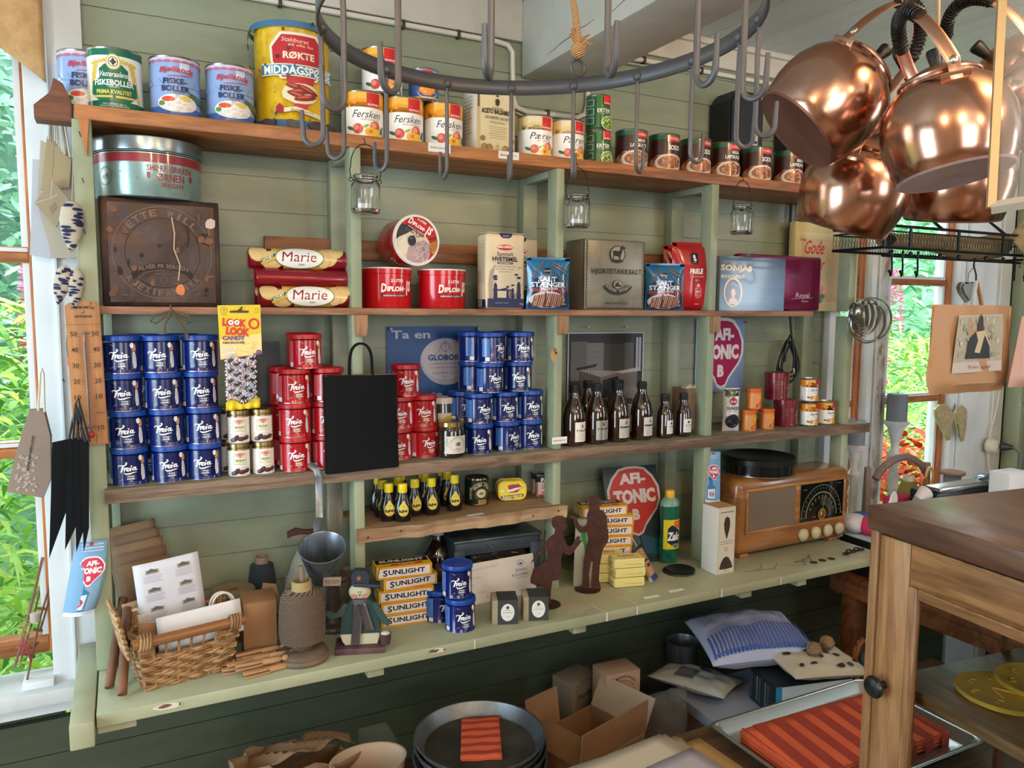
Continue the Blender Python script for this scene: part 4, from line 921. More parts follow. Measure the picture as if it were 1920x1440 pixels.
# ================= THIRD SHELF =================
T3=1.2625
def freia(body,lid,word,wt,yy):
    def f(o):
        r=.0318;h=.0705
        MB().lathe([(0,.0015),(r-.002,.001),(r-.001,0),(r+.0006,.0008),(r+.0006,.002),(r,.003),(r,h-.012),(0,h-.012)],mat(body,.22,coat=.4),seg=44).build('tin_body',o)
        MB().lathe([(r+.0001,h-.010),(r+.0016,h-.0095),(r+.0018,h-.002),(r+.001,h),(r-.001,h+.0004),(r-.003,h-.001),(0,h-.001)],mat(lid,.35),seg=44).build('plastic_lid',o)
        MB().lathe([(r-.001,0),(r+.0009,.0005),(r+.0009,.0018),(r,.0024)],STEEL,seg=44).build('bottom_rim',o)
        a=Art(.25); a.coat=.4; Wt='#eef0f4'; D=yy[0]
        a.rect(-.024,.008,.030,.0585,D)
        for sx,sy in ((-1,1),(1,1),(-1,-1)):
            cx,cy=.003+sx*.024,.033+sy*.022
            for k in range(3): a.line([(cx,cy),(cx-sx*(.003+.002*k),cy-sy*.001*k),(cx-sx*(.006+.001*k),cy-sy*(.004-.001*k))],.0009,yy[1])
        # figure in white stands at the right edge: plain generic apron and cap shapes
        a.poly([(.0165,.0475),(.014,.053),(.016,.0575),(.0205,.0575),(.022,.053),(.0205,.048)],Wt); a.poly([(.0205,.046),(.0215,.054),(.0255,.053),(.0262,.044),(.023,.041)],yy[2]); a.ell(.0205,.0445,.0018,.002,'#d9a888',8)
        a.poly([(.0195,.041),(.0235,.041),(.0262,.030),(.0270,.014),(.0248,.0095),(.0205,.010),(.0185,.022),(.0190,.032)],'#dfe2e8'); a.line([(.022,.038),(.0232,.026),(.0222,.014)],.0009,'#9aa0b4'); a.line([(.0245,.034),(.0252,.022)],.0007,'#9aa0b4')
        # flowing script word with flourish and underline
        def S(p,w=.0017): a.line(p,w,Wt)
        S([(-.0205,.0365),(-.0212,.0395),(-.0185,.0405),(-.0125,.0392),(-.0085,.0412),(-.0060,.0442),(-.0072,.0462),(-.0092,.0450)],[.001,.0015,.0018,.0024,.0026,.0024,.0018,.001])
        S([(-.0128,.0388),(-.0142,.0335),(-.0160,.0285),(-.0178,.0275)],.0028); S([(-.0162,.0338),(-.0125,.0350),(-.0098,.0360)],.0018)
        S([(-.0095,.0352),(-.0110,.0290)],.0026); S([(-.0100,.0325),(-.0078,.0356),(-.0062,.0352)],[.0018,.0022,.003])
        S([(-.0062,.0312),(-.0030,.0328),(-.0026,.0350),(-.0048,.0356),(-.0066,.0330),(-.0062,.0302),(-.0040,.0293),(-.0018,.0308)],[.0012,.0014,.0018,.002,.0028,.0028,.002,.0014])
        S([(.0004,.0360),(-.0008,.0302),(.0008,.0298)],.0026); a.ell(.0014,.0388,.0015,.0013,Wt,8)
        S([(.0078,.0362),(.0048,.0360),(.0032,.0328),(.0044,.0304),(.0066,.0318)],[.002,.0022,.0028,.0022,.0016]); S([(.0085,.0368),(.0070,.0312),(.0090,.0306),(.0118,.0326)],[.0028,.0028,.002,.001])
        S([(-.0118,.0268),(-.0085,.0240),(-.0020,.0242),(.0050,.0262),(.0100,.0268)],[.001,.0026,.0028,.0020,.0008])
        a.rect(-.0085,.0125,.0085,.0215,yy[1]); a.rect(-.0078,.0132,.0078,.0208,D)
        a.text(word[0],0,.0187,.0125,.0032,Wt,.03); a.text(word[1],0,.0147,.0125,.0034,Wt,.03); a.text(wt,0,.0100,.0062,.0024,Wt,.01)
        # nutrition panel round the side
        a.rect(-.055,.014,-.036,.056,yy[3]); 
        for k in range(11): a.rect(-.053,.053-.0034*k,R(-.046,-.038),.0536-.0034*k,D)
        a.rect(-.046,.004,-.036,.013,'#dfe2e8')
        a.build('printed_label',o,cyl(r,a=.02),step=.006,e=4e-5,base=1.5e-4)
    f.nm='sugar_tin' if word[0][0]=='V' else 'baking_powder_tin'
    return f
van=freia('#0d1c66','#103f98',('VANILJE-','SUKKER'),'175g',('#0a1650','#6a7086','#c98a4c','#4a78c0'))
bak=freia('#b5121e','#b0131c',('BAKE-','PULVER'),'250g',('#a30f1b','#b98a3c','#c9a04c','#c8606a'))
HF=.0709
row=['bottom','third from top','second from top','top']; colm=['left','middle','right']
random.seed(21)
for c in range(3):
    for r in range(4):
        x=(.002,.0685,.1345)[c]+R(-.002,.002)+ (.0035 if r==0 and c==1 else 0) - .0025*(r if c<2 else .3*r)
        place('van',van,'blue vanilla sugar tin, %s of the %s column beside the thermometer'%(row[r],colm[c]),'tin',(x,1.628+R(-.002,.001),T3+r*HF),(.0,-.06,.0)[c]+R(-.07,.07)+(.14 if (r,c)==(0,1) else 0),'vanilla sugar tins')
for i,x in enumerate((.031,.105)):
    for r in range(4): place('van',van,'blue vanilla sugar tin in the %s rear stack beside the thermometer, %s one'%(('left','right')[i],row[r]),'tin',(x,1.704,T3+r*HF),.2+.1*r,'vanilla sugar tins')
# right hand group of blue tins: (px centre, Y, level, label, rot)
BR=[(899,1.640,0,'bottom front, next to the honey jar',-.25),(950,1.648,0,'bottom front, middle of three',.42),(994,1.650,0,'bottom front, nearest the third post',-.02),
(898,1.645,1,'second layer, front left',.2),(947,1.652,1,'second layer, middle',.0),(994,1.655,1,'second layer, nearest the third post',-.02),(865,1.70,1,'second layer, set back at the left',.3),
(865,1.70,0,'bottom layer, set back behind the honey jar',.3),
(918,1.652,2,'third layer, front left',.2),(973,1.655,2,'third layer, front right',-.32),(884,1.71,2,'third layer, set back at the left',.7),
(920,1.652,3,'top layer, front left',.62),(976,1.658,3,'top layer, front right',-.1),(884,1.705,3,'top layer, set back at the left',.9),(948,1.722,3,'top layer, rear',.4),(948,1.722,2,'third layer, rear',.4),(944,1.72,1,'second layer, rear',.4),(944,1.72,0,'bottom layer, rear',.4)]
for px,y,l,lb,rt in BR:
    place('van',van,'blue sugar tin left of third post, '+lb,'tin',(xat(px,y),y,T3+l*HF),rt,'vanilla sugar tins')
RR=[(550,1.625,0,'column left of the black bag, bottom',0),(550,1.625,1,'column left of the black bag, second from bottom',-.1),(550,1.627,2,'column left of the black bag, third from bottom',.1),
(612,1.628,0,'partly behind the black bag, bottom left',.15),(612,1.628,1,'partly behind the black bag, second from bottom',-.05),(613,1.63,2,'partly behind the black bag, third from bottom',.5),
(573,1.632,3,'topmost, standing alone on two columns',.05),(566,1.70,3,'behind the topmost red tin',.6),
(532,1.695,2,'set back at left, third layer',.7),(532,1.695,1,'set back at left, second layer',-.1),(532,1.695,0,'set back at left, bottom',.7),(592,1.70,2,'rear row, third layer by the post',.6),
(744,1.655,0,'right of the black bag, bottom of the nearer column',-.1),(748,1.655,1,'right of the black bag, middle of the nearer column',-.15),(760,1.66,2,'right of the black bag, top of its column',-.1),
(793,1.655,0,'right of the black bag, bottom next to the jars',.25),(792,1.66,1,'right of the black bag, upper one next to the jars',-.1)]
for px,y,l,lb,rt in RR:
    place('bak',bak,'red baking powder tin '+lb,'tin',(xat(px,y),y,T3+l*HF),rt,'baking powder tins')
# natron tins
@named('baking_soda_tin')
def natron(o):
    r=.0212;h=.0665
    MB().lathe([(0,0),(r-.001,0),(r,.001),(r,h-.014),(0,h-.014)],mat('#e6e2da',.35,coat=.2),seg=36).build('tin_body',o)
    MB().lathe([(r-.0005,h-.0145),(r+.001,h-.014),(r+.0005,h-.011),(r-.001,h-.0105),(r-.001,h-.008),(r+.0008,h-.0075),(r+.0004,h-.001),(r-.002,h),(0,h)],BRONZE,seg=36).build('lid',o)
    a=Art(.35)
    a.rect(-.0125,.024,.0125,.046,'#5a5a48'); a.rect(-.012,.0245,.012,.0455,'#dfe0c0'); a.ell(0,.044,.0085,.0045,'#c8283c',20); a.ell(0,.044,.0075,.0036,'#f0ece8',20); a.ell(0,.044,.0062,.0026,'#c8283c',18); a.text('Dr.Oetker',0,.044,.010,.002,'#f6f0ec'); a.poly([(-.003,.040),(.003,.040),(.0,.038)],'#c8283c')
    a.text('NATRON',0,.0325,.017,.0036,'#33322c',.012); a.text('BICARBONAT',0,.0288,.011,.0012,'#4a4a40')
    a.rect(-.02,.018,.022,.0185,'#b9b2aa'); a.rect(-.020,.002,.022,.018,'#d9d2cc')
    for x,y,q,s in ((-.007,.010,.9,.008),(.003,.009,0,.008),(.013,.011,.2,.007),(-.012,.007,.3,.006)): a.ell(x,y,s,.0045,'#3a1e1c',14,q); a.ell(x-.001,y+.001,s*.7,.002,'#6a3e36',12,q)
    a.build('printed_label',o,cyl(r),step=.005)
NT=[(444,1.602,0,'front left, bottom',0),(491,1.604,0,'front right, bottom',.1),(445,1.604,1,'front left, upper',-.05),(489,1.606,1,'front right, upper',.0),(425,1.662,0,'rear, bottom, beside the blue tins',.2),(426,1.662,1,'rear, upper, beside the blue tins',.2),(482,1.655,0,'rear right, bottom',.1),(482,1.655,1,'rear right, upper',.1)]
for px,y,l,lb,rt in NT: place('nat',natron,'small white baking soda tin with bronze lid, '+lb,'tin',(xat(px,y+.0),y+.018,T3+l*.0668),rt,'baking soda tins')
# grey paper bag at the back of bay one and brown box
o=thing('paper_sheet','grey folded card standing behind the candy bag in the first bay','card',(xat(498,1.75),1.755,T3)); MB().box(-.03,.03,0,.004,0,.262,mat('#5f666a',.6),bev=.0005).build('card',o)
# black paper bag
BK=mat('#0e1012',.8,spec=.2,bump=(90,.15))
p=onY(676,880,1.578); 
o=thing('paper_bag','black paper carrier bag with twisted handles hanging over the red tins','bag',(onY(678,800,1.578).x,1.578,p.z-.002),.0)
zb=p.z-.002; ht=onY(676,703,1.578).z-zb; wd=(onY(745,790,1.578).x-onY(609,790,1.578).x)/2
m=MB()
def bg_(sgn):
    def g(u,v):
        x=(u-.5)*2*wd; b=math.sin(PI*u)**.4 if 0<u<1 else 0
        return (x+ (v-.5)*-.004, sgn*(.004+.004*b)*(1-.3*v)+.0012*math.sin(5*u+3*v)-(.0015 if abs(v-.33)<.03 else 0), ht*v+.004*(.5-u)*(-1 if v<.1 else 1))
    return g
m.grid(16,24,bg_(-1),BK); m.grid(16,24,bg_(1),BK)
m.box(-wd,wd,-.0028,.0028,0,ht*.99,BK); m.build('bag_body',o)
MB().box(-wd+.002,wd-.002,-.004,.004,ht-.001,ht+.001,mat('#6a5240',.8)).build('bag_lining',o)
for s in (-1,1):
    q=[]
    for k in range(17): t=PI*k/16; q.append((-.024*math.cos(t)*(1 if 0<k<16 else 1.02),s*.003,ht-.006+.072*min(1,math.sin(t)**.42)))
    MB().tube(q,.0024,BK,seg=8).build('handle',o)
# glass jars
def jar_(o,r,h,glass,fill,lidm,lid_h=.012,neck=.8):
    pr=[(0,.001),(r*.85,0),(r,.004),(r*1.0,h*.72),(r*.95,h*.80),(r*neck,h*.86),(r*neck,h-lid_h*.6)]
    MB().lathe(pr,glass,seg=40).build('glass_jar',o)
    if fill: MB().lathe([(0,.003),(r*.83,.003),(r*.95,.006),(r*.95,h*.72),(r*.85,h*.80),(0,h*.80)],fill,seg=36).build('contents',o)
    rn=r*neck+.002; MB().lathe([(rn-.002,h-lid_h),(rn+.0004,h-lid_h),(rn+.0006,h-.002),(rn-.001,h),(0,h-.0006)],lidm,seg=40).build('lid',o)
CG=mat('#ffffff',.02,trans=1,ior=1.3)
o=thing('honey_jar','squat jar of dark preserve with gold lid and cream oval label','jar',(xat(847,1.622),1.628,T3))
jar_(o,.0325,.082,mat('#2a1c14',.05,coat=1),None,mat('#c9a560',.25,1),.011,.86)
a=Art(.6); a.rect(-.030,.010,.030,.050,'#ded6c6'); a.ring(0,.030,.021,.017,.0006,'#3c342c',30); a.ring(0,.030,.0165,.013,.0004,'#3c342c',28); a.arct('LA FAMILLE PERRONE',0,.0295,.0182,.0022,'#3c342c',2.7,.4,.01); a.ell(0,.032,.005,.004,'#6a5f50',14); a.ring(0,.032,.0075,.005,.0006,'#3c342c',16); a.rect(-.006,.022,.006,.0228,'#3c342c'); a.rect(-.009,.0195,.009,.0202,'#6a5f50'); a.text('200g',0,.0165,.006,.0018,'#3c342c')
for k in range(8): a.rect(-.0285,.046-.0025*k,-.0235,.0466-.0025*k,'#8a8070')
a.build('paper_label',o,cyl(.0325,a=.15),step=.006)
o=thing('lemon_jar','tall glass jar with white lid and lemon label standing behind the honey jar','jar',(xat(832,1.70),1.71,T3))
jar_(o,.030,.128,mat('#3a3c30',.05,coat=1),None,mat('#d9d0c8',.4),.014,.9)
a=Art(.5); a.rect(-.022,.04,.022,.092,'#d6cdb0'); a.ell(.004,.075,.014,.011,'#d9a83c',18); a.ell(.016,.088,.006,.003,'#3c5a34',10,.5); a.build('paper_label',o,cyl(.030),step=.006)
# amber bottles
@named('amber_bottle')
def bigb(o):
    r=.0292;h=.152
    AM=mat('#2a1206',.04,coat=1,spec=.8)
    MB().lathe([(0,0),(r-.004,0),(r-.001,.002),(r,.006),(r,.070),(r*.97,.078),(r*.86,.092),(r*.68,.106),(r*.5,.118),(r*.42,.126),(r*.40,.136),(0,.136)],AM,seg=40).build('glass_bottle',o)
    MB().lathe([(0,.1325)]+[((.0128 if i%2 else .0122),.1325+.0158*i/10) for i in range(11)]+[(.0118,h-.002),(.0105,h),(0,h)],mat('#17181a',.5),seg=30).build('cap',o)
def blab(o,word,wd=.036):
    a=Art(.6); a.rect(-.0205,.012,.0205,.061,'#e2ded4'); a.ell(0,.0515,.0062,.0062,'#1e2026',18); a.ell(0,.0515,.0055,.0055,'#e2ded4',18); a.rect(-.0022,.048,.0022,.0525,'#1e2026'); a.rect(-.001,.0525,.001,.055,'#1e2026')
    a.text(word,0,.0405,wd,.0062,'#1e2026',.03)
    for k in range(9): w_=R(.010,.016); a.rect(-w_,.034-.0022*k,w_,.0344-.0022*k,'#9a968c')
    a.build('paper_label',o,cyl(.0292,a=.0),step=.006)
for px,y,w_,lb,rt in ((1078,1.632,'TYRILÅS','leftmost, beside the third post',.28),(1121,1.634,'TYRILÅS','second from the third post',.12),(1162,1.636,'EINERLÅS','third from the third post',.22),(1206,1.637,'EINERLÅS','fourth from the third post',.30)):
    o=place('bb',bigb,'large amber bottle with black cap and white label, '+lb,'bottle',(xat(px,y),y,T3),rt,'amber bottles'); blab(o,w_)
for px,y,lb in ((1103,1.715,'behind the two leftmost labelled ones'),(1157,1.705,'behind the third labelled one')):
    place('bb',bigb,'large amber bottle without visible label, '+lb,'bottle',(xat(px,y),y,T3),0,'amber bottles')
@named('small_amber_bottle')
def smb(o):
    r=.0222;h=.1165
    MB().lathe([(0,0),(r-.003,0),(r,.004),(r,.056),(r*.9,.068),(r*.66,.082),(r*.5,.090),(r*.48,.100),(0,.100)],mat('#2a1206',.04,coat=1,spec=.8),seg=36).build('glass_bottle',o)
    MB().lathe([(0,.0975)]+[((.0122 if i%2 else .0117),.0975+.0155*i/10) for i in range(11)]+[(.0112,h-.001),(.0100,h),(0,h)],mat('#17181a',.5),seg=28).build('cap',o)
    a=Art(.6); a.rect(-.015,.012,.015,.048,'#dfdcd6'); a.ell(0,.040,.0035,.0035,'#1e2026',14); a.text('GLORIA',0,.0315,.018,.0036,'#1e2026',.02)
    for k in range(6): a.rect(-.010,.027-.002*k,.010,.0273-.002*k,'#9a968c')
    a.build('paper_label',o,cyl(.0222),step=.005)
place('sb',smb,'small amber bottle, the left one of the two small ones','bottle',(xat(1250,1.632),1.632,T3),.30,'amber bottles')
place('sb',smb,'small amber bottle, the right one next to the fourth post','bottle',(xat(1285,1.634),1.634,T3),.05,'amber bottles')
p=onY(1047,825,1.60); ptag('white price tag fixed at the foot of the third post by the bottles',p.x,1.5945,p.z,.042,.017,'Materiell beis kr 30')
o=thing('cardboard_box','plain tan cardboard box standing behind the fourth post beside the small bottle','box',(xat(1291,1.70),1.70,T3)); MB().box(0,.06,0,.07,0,.118,mat('#8a7358',.8),bev=.001).build('carton',o)
m=MB(); m.prism([(.0,.118),(.05,.118),(.04,.128),(.03,.121),(.02,.130),(.006,.122)],.01,.03,mat('#cfcac0',.7)); m.build('tissue_paper',o)
# prune bag
o=thing('prune_bag','white and dark stand-up bag of prunes beside the fourth post','bag',(xat(1375,1.64),1.640,T3),-.3)
mb,g=pillow(.050,.122,.030,mat('#d6d2cc',.25,coat=.4),seed=9,jag=.002); mb.build('bag',o)
a=Art(.3); a.rect(-.022,.1,.022,.118,'#2a2228')
for k in range(12): a.ell(R(-.02,.02),R(.098,.116),.005,.004,random.choice(['#1e181e','#8a8a86','#3a3038','#4c7a3a']),10,R(0,3))
a.ell(0,.086,.012,.011,'#a01c34',20); a.text('Sunn',0,.086,.016,.006,'#f0e6e6',.02,.2); a.text('SVISKER',0,.066,.038,.009,'#2a2a2c',.015); a.text('KOMPOTT',0,.058,.022,.003,'#4a4a4a')
a.ell(0,.03,.021,.020,'#2c2c34',22); 
for k in range(9): a.ell(R(-.012,.012),R(.018,.042),.006,.004,random.choice(['#14141a','#50505a','#24242c']),10,R(0,3))
a.build('printed_front',o,lambda u,v,of:(lambda p:(p[0],p[1]-of-.0014,p[2]))(g(u/.050+.5,min(max(v/.122,0),1))),step=.005)
# small orange tins
@named('yeast_tin')
def yeast(o):
    r=.0205;h=.0595
    MB().lathe([(0,0),(r,0),(r,h-.010),(0,h-.010)],mat('#d97818',.35,coat=.2),seg=36).build('tin_body',o)
    MB().lathe([(r-.0003,h-.0115),(r+.0012,h-.011),(r+.0012,h-.001),(r-.001,h),(0,h-.0006)],mat('#c95f12',.4),seg=36).build('plastic_lid',o)
    a=Art(.35)
    for k in range(9): a.rect(-.024+.0024*k,.004,-.0236+.0024*k+.0004,.044,'#e8c890')
    a.rect(-.004,.004,.022,.046,'#e08a24'); a.ell(.009,.034,.008,.005,'#e8b050',16); a.line([(.004,.034),(.009,.038),(.014,.034)],.0012,'#b0241c'); a.poly([(-.006,.014),(.022,.022),(.022,.012),(-.006,.005)],'#c03020'); a.text('ERTEPURÉ',.009,.0135,.020,.004,'#f4dcc0',.03,rot=.28)
    a.build('printed_label',o,cyl(r),step=.005)
for px,y,l,lb in ((1409,1.632,0,'bottom left of the three'),(1443,1.634,0,'bottom right of the three'),(1417,1.640,1,'stacked on top')): place('ye',yeast,'small orange tin with red slanting band, '+lb,'tin',(xat(px,y),y,T3+l*.060),-.1,'small orange tins')
@named('panettone_tin')
def pant(o):
    r=.0345;h=.0795; DR='#6e1422'
    MB().lathe([(0,0),(r,0),(r,h-.014),(0,h-.014)],mat(DR,.3,coat=.3),seg=40).build('tin_body',o)
    MB().lathe([(r-.0003,h-.015),(r+.001,h-.0145),(r+.001,h-.001),(r-.001,h),(0,h-.001)],mat('#7a1a28',.3,.2,coat=.3),seg=40).build('lid',o)
    a=Art(.3); Gd='#b98a3c'
    a.line([(-.012,.008),(-.012,.054)],.0012,Gd); a.ring(-.012,.05,.005,.006,.001,Gd,12); a.text('PANETTONE',.012,.034,.028,.005,Gd,.015); a.text('MINI',.012,.044,.012,.0032,Gd); a.ell(.016,.014,.009,.008,'#1e161a',18); a.ring(.016,.014,.008,.007,.001,'#d8d0c4',18); a.ell(.018,.013,.004,.003,'#b8b0a8',10)
    for k in range(4): a.rect(-.034,.052-.006*k,-.022,.0526-.006*k,'#c08a8a')
    a.rect(-.016,.006,-.008,.008,Gd); a.build('printed_label',o,cyl(r),step=.006)
place('pa',pant,'dark red tin with gold lettering standing on the shelf among cans','tin',(xat(1478,1.655),1.655,T3),.1,'dark red cake tins')
place('pa',pant,'dark red tin with gold lettering stacked on top of another','tin',(xat(1461,1.665),1.668,T3+.0797),-.0,'dark red cake tins')
for px,y,l,lb in ((1522,1.630,0,'bottom left of three'),(1554,1.632,0,'bottom right of three'),(1521,1.640,1,'stacked on top')): place('ap',can_apricot,'small apricot can with orange band, '+lb,'can',(xat(px,y),y,T3+l*.0703),.05,'apricot cans')
# posters on the wall
def poster(name,label,cat,x0,x1,z0,z1,y,draw,base='#ffffff',tilt=0):
    o=thing(name,label,cat,(x0,y,z0),0); w=x1-x0;h=z1-z0
    m=MB(); m.box(0,w,-.0006,0,0,h,mat(base,.45)); m.build('sheet',o)
    a=Art(.4); draw(a,w,h); a.build('printed_picture',o,front(0,-.0006,0)); return o
def globo(a,w,h):
    a.rect(0,0,w,h,'#1d4f8e'); a.text('Ta en',.062,h-.020,.10,.020,'#c2cbd8',.02); 
    a.ell(.155,h*.53,.066,.058,'#16407a',32); a.ell(.152,h*.56,.066,.056,'#b6b8c4',34); a.ring(.152,h*.56,.062,.052,.001,'#1d4f8e',34); a.ell(.156,h*.50,.062,.05,'#a8aaba',30); a.ell(.152,h*.57,.062,.05,'#bcbcc8',30)
    a.text('GLOBOID',.152,h*.60,.092,.015,'#1d4f8e',.04); a.text('2 tabletter ved hodepine,',.152,h*.52,.085,.004,'#4a5a80',.01,.2); a.text('revmatisme og nevralgier',.152,h*.47,.08,.004,'#4a5a80',.01,.2); a.text('NYEGAARD & CO. A/S',.152,h*.40,.07,.005,'#6a6478',.01); a.text('OSLO',.152,h*.35,.02,.004,'#6a6478')
    a.ring(.152,h*.73,.010,.011,.0012,'#3a5a8c',18); a.rect(.1514,h*.66,.1528,h*.83,'#3a5a8c'); a.line([(.136,h*.68),(.142,h*.78),(.150,h*.80)],.0014,'#3a5a8c'); a.line([(.168,h*.68),(.162,h*.78),(.154,h*.80)],.0014,'#3a5a8c')
    a.text('- før te',.09,h*.12,.11,.022,'#9fb0c8',.05)
poster('tablet_poster','blue advertising poster with white pill tin and lettering on the green wall','poster',xat(722,1.80)+.002,xat(722,1.80)+.245,onY(800,758,1.80).z,onY(724,612,1.80).z,1.796,globo,'#1d4f8e')
def photo(a,w,h):
    a.rect(0,0,w,h,'#c9c9cc'); a.rect(.003,.003,w-.003,h-.003,'#2c2a2c')
    for k in range(7): a.rect(.003,h*.86+.003*k,w-.003,h*.86+.003*k+.0006,'#1c1b1c')
    a.rect(.010,h*.36,w*.24,h*.88,'#5f5d5a'); a.rect(w*.24,h*.38,w*.46,h*.86,'#73716e'); a.rect(w*.46,h*.4,w*.74,h*.84,'#3e3c3b'); a.rect(w*.74,h*.44,w*.86,h*.86,'#565452')
    for k in range(6): a.rect(.010,h*(.42+.08*k),w*.46,h*(.42+.08*k)+.0006,'#4a4846')
    a.rect(w*.88,h*.40,w*.97,h*.95,'#1a1a1c'); a.rect(w*.89,h*.5,w*.96,h*.93,'#a6a6b0'); a.rect(w*.92,h*.5,w*.93,h*.93,'#3a3a3c')
    a.poly([(w*.14,h*.50),(w*.28,h*.50),(w*.72,h*.47),(w*.92,h*.5),(w*.42,h*.40)],'#8c837e'); a.poly([(w*.14,h*.50),(w*.42,h*.40),(w*.42,h*.08),(w*.16,h*.2)],'#4a403c'); a.poly([(w*.42,h*.40),(w*.92,h*.49),(w*.9,h*.16),(w*.42,h*.08)],'#6e6560'); a.poly([(w*.45,h*.36),(w*.66,h*.41),(w*.66,h*.15),(w*.45,h*.11)],'#1c1818'); a.poly([(w*.10,h*.53),(w*.38,h*.58),(w*.35,h*.54),(w*.12,h*.5)],'#161416')
    for k in range(5): a.line([(w*(.17+.04*k),h*.48),(w*(.17+.04*k),h*.2)],.0014,'#2a2220')
    a.poly([(w*.62,h*.47),(w*.94,h*.52),(w*.97,h*.47),(w*.7,h*.44)],'#b0aaa6'); a.poly(blob(w*.82,h*.18,w*.12,h*.1,12),'#7c7470'); a.poly(blob(w*.7,h*.3,w*.05,h*.08,10),'#1e1a1a')
    a.rect(.003,.003,w-.003,h*.06,'#3a302e')
poster('framed_photo','black and white photo of an old shop counter on the wall above the bottles','photo',xat(1062,1.79)+.003,xat(1206,1.79),onY(1130,762,1.79).z,onY(1130,623,1.79).z,1.788,photo,'#c9c9cc')
m_oct=lambda cx,cy,rx,ry:[(cx+rx*a_,cy+ry*b_) for a_,b_ in ((-.5,1),(-.2,1.06),(.2,1.06),(.5,1),(.8,.72),(1,.35),(1,-.05),(.86,-.35),(.35,-.85),(.2,-1.1),(0,-1.18),(-.2,-1.1),(-.35,-.85),(-.86,-.35),(-1,-.05),(-1,.35),(-.8,.72))]
def afi(a,w,h,red='#c6304a',bg='#6f9cc0',bottle=True,txt=True):
    a.rect(0,0,w,h,bg); cx=w*.54
    if txt:
        for k,s in enumerate(('Et vitaminrikt','smakende','styrkemiddel')): a.text(s,cx,h*(.96-.045*k),w*.72,h*.022,'#dfe6ee',.02)
    cy=h*(.60 if bottle else .55); rx=w*.40; ry=min(h*.19,w*.42) if bottle else h*.40
    if bottle:
        a.poly([(w*.10,h*.30),(w*.07,h*.06),(w*.62,h*.06),(w*.64,h*.30),(w*.45,h*.36),(w*.42,h*.48),(w*.20,h*.52),(w*.22,h*.40)],'#2f6a94'); a.poly([(w*.14,h*.26),(w*.12,h*.08),(w*.58,h*.08),(w*.60,h*.28)],'#c4d4e2'); a.ring(w*.37,h*.17,w*.15,w*.15,w*.07,red,20); a.text('AFI-TONIC',w*.37,h*.17,w*.36,h*.02,'#22384c',.04,rot=.15); a.rect(w*.18,h*.44,w*.34,h*.50,'#27587c')
    a.poly(m_oct(cx,cy,rx*1.1,ry*1.1),'#e6e4e6'); a.poly(m_oct(cx,cy,rx,ry),red)
    a.text('AFI-',cx+rx*.1,cy+ry*.60,rx*1.0,ry*.42,'#ece8e8',.05); a.text('TONIC',cx,cy,rx*1.72,ry*.52,'#ece8e8',.06); a.text('B',cx-rx*.05,cy-ry*.65,rx*.34,ry*.42,'#ece8e8',.06)
    if bottle: a.rect(0,0,w,h*.05,'#d8e2ec'); a.text('Fås i alle butikker og apotek',w*.5,h*.024,w*.8,h*.014,'#5a7a94')
poster('tonic_poster','blue poster with magenta tonic sign half hidden behind the fourth post','poster',xat(1306,1.79),xat(1397,1.79),onY(1350,735,1.79).z,onY(1350,598,1.79).z,1.794,lambda a,w,h:(afi(a,w,h,'#a8265c','#7e98c4',False,False)),'#7e98c4')
for px,py,lb in ((732,617,'top left corner of the blue tablet poster'),(896,616,'top right of the blue tablet poster'),(1101,613,'above the left part of the old shop photo'),(1173,613,'above the right part of the old shop photo'),(1395,604,'red pin at the top right of the tonic poster')):
    p=onY(px,py,1.79); c='#b8342c' if 'red' in lb else '#c9c2b0'; q=MB(); q.ball((0,-.006,0),.004,mat(c,.3),seg=8); q.tube([(0,-.006,0),(0,.006,0)],.0008,STEEL,seg=5); o=q.build('push_pin',loc=tuple(p)); tag(o,('' if 'red' in lb else 'pale push pin at the ')+lb,'pin','push pins')
# bare wood scar on the third post
a=Art(.7); a.poly(blob(0,0,.011,.017,11,.25),'#c09a68'); a.ell(.004,.004,.0035,.0035,'#4a3420',10); a.poly(blob(.0,.012,.006,.006,8,.3),'#8a6a44')
p=onY(1045,665,1.602); a.build('bare_wood_patch',t0:=[o for o in COL.objects if o.name=='shelving_unit'][0],front(p.x-.008,1.602-1.8,p.z))
# cable coil hanging in the last bay
o=thing('cable_coil','coil of black flat cable hanging from a nail in the last bay','cable',(xat(1477,1.76),1.757,onY(1477,600,1.76).z))
CB=mat('#1d2022',.45)
random.seed(4)
for k in range(4):
    q=[]; cx=R(-.008,.010); cz=-.115-R(0,.035); rx=R(.026,.036); rz=R(.045,.075)
    for i in range(24): t=2*PI*i/24; q.append((cx+rx*math.sin(t)*(1.05-.25*math.cos(t)),-.004*k+.006*math.sin(2*t),cz+rz*math.cos(t)))
    MB().tube(q,.0032,CB,closed=True,seg=6).build('cable_loop',o)
MB().tube([(-.0,0,.05),(.0,-.004,.0),(.006,-.006,-.05),(.014,-.012,-.12),(.013,-.012,-.15)],.0042,CB,flat=.5).build('strap',o)
q=[(-.0,-.014,-.04),(-.022,-.014,-.07),(-.026,-.014,-.13)]; MB().tube(q,.003,CB).build('cable_end',o)
MB().tube([(.013,-.014,-.15),(.012,-.016,-.162),(.018,-.016,-.168),(.021,-.016,-.160)],.0014,STEEL,seg=6).build('hook',o)
o=thing('dark_rod','thin dark strip hanging on the wall behind the cream rose box','strip',(xat(1474,1.785),1.785,1.70)); MB().box(-.004,.004,0,.006,0,.235,mat('#2e2a26',.6),bev=.001).build('strip',o)
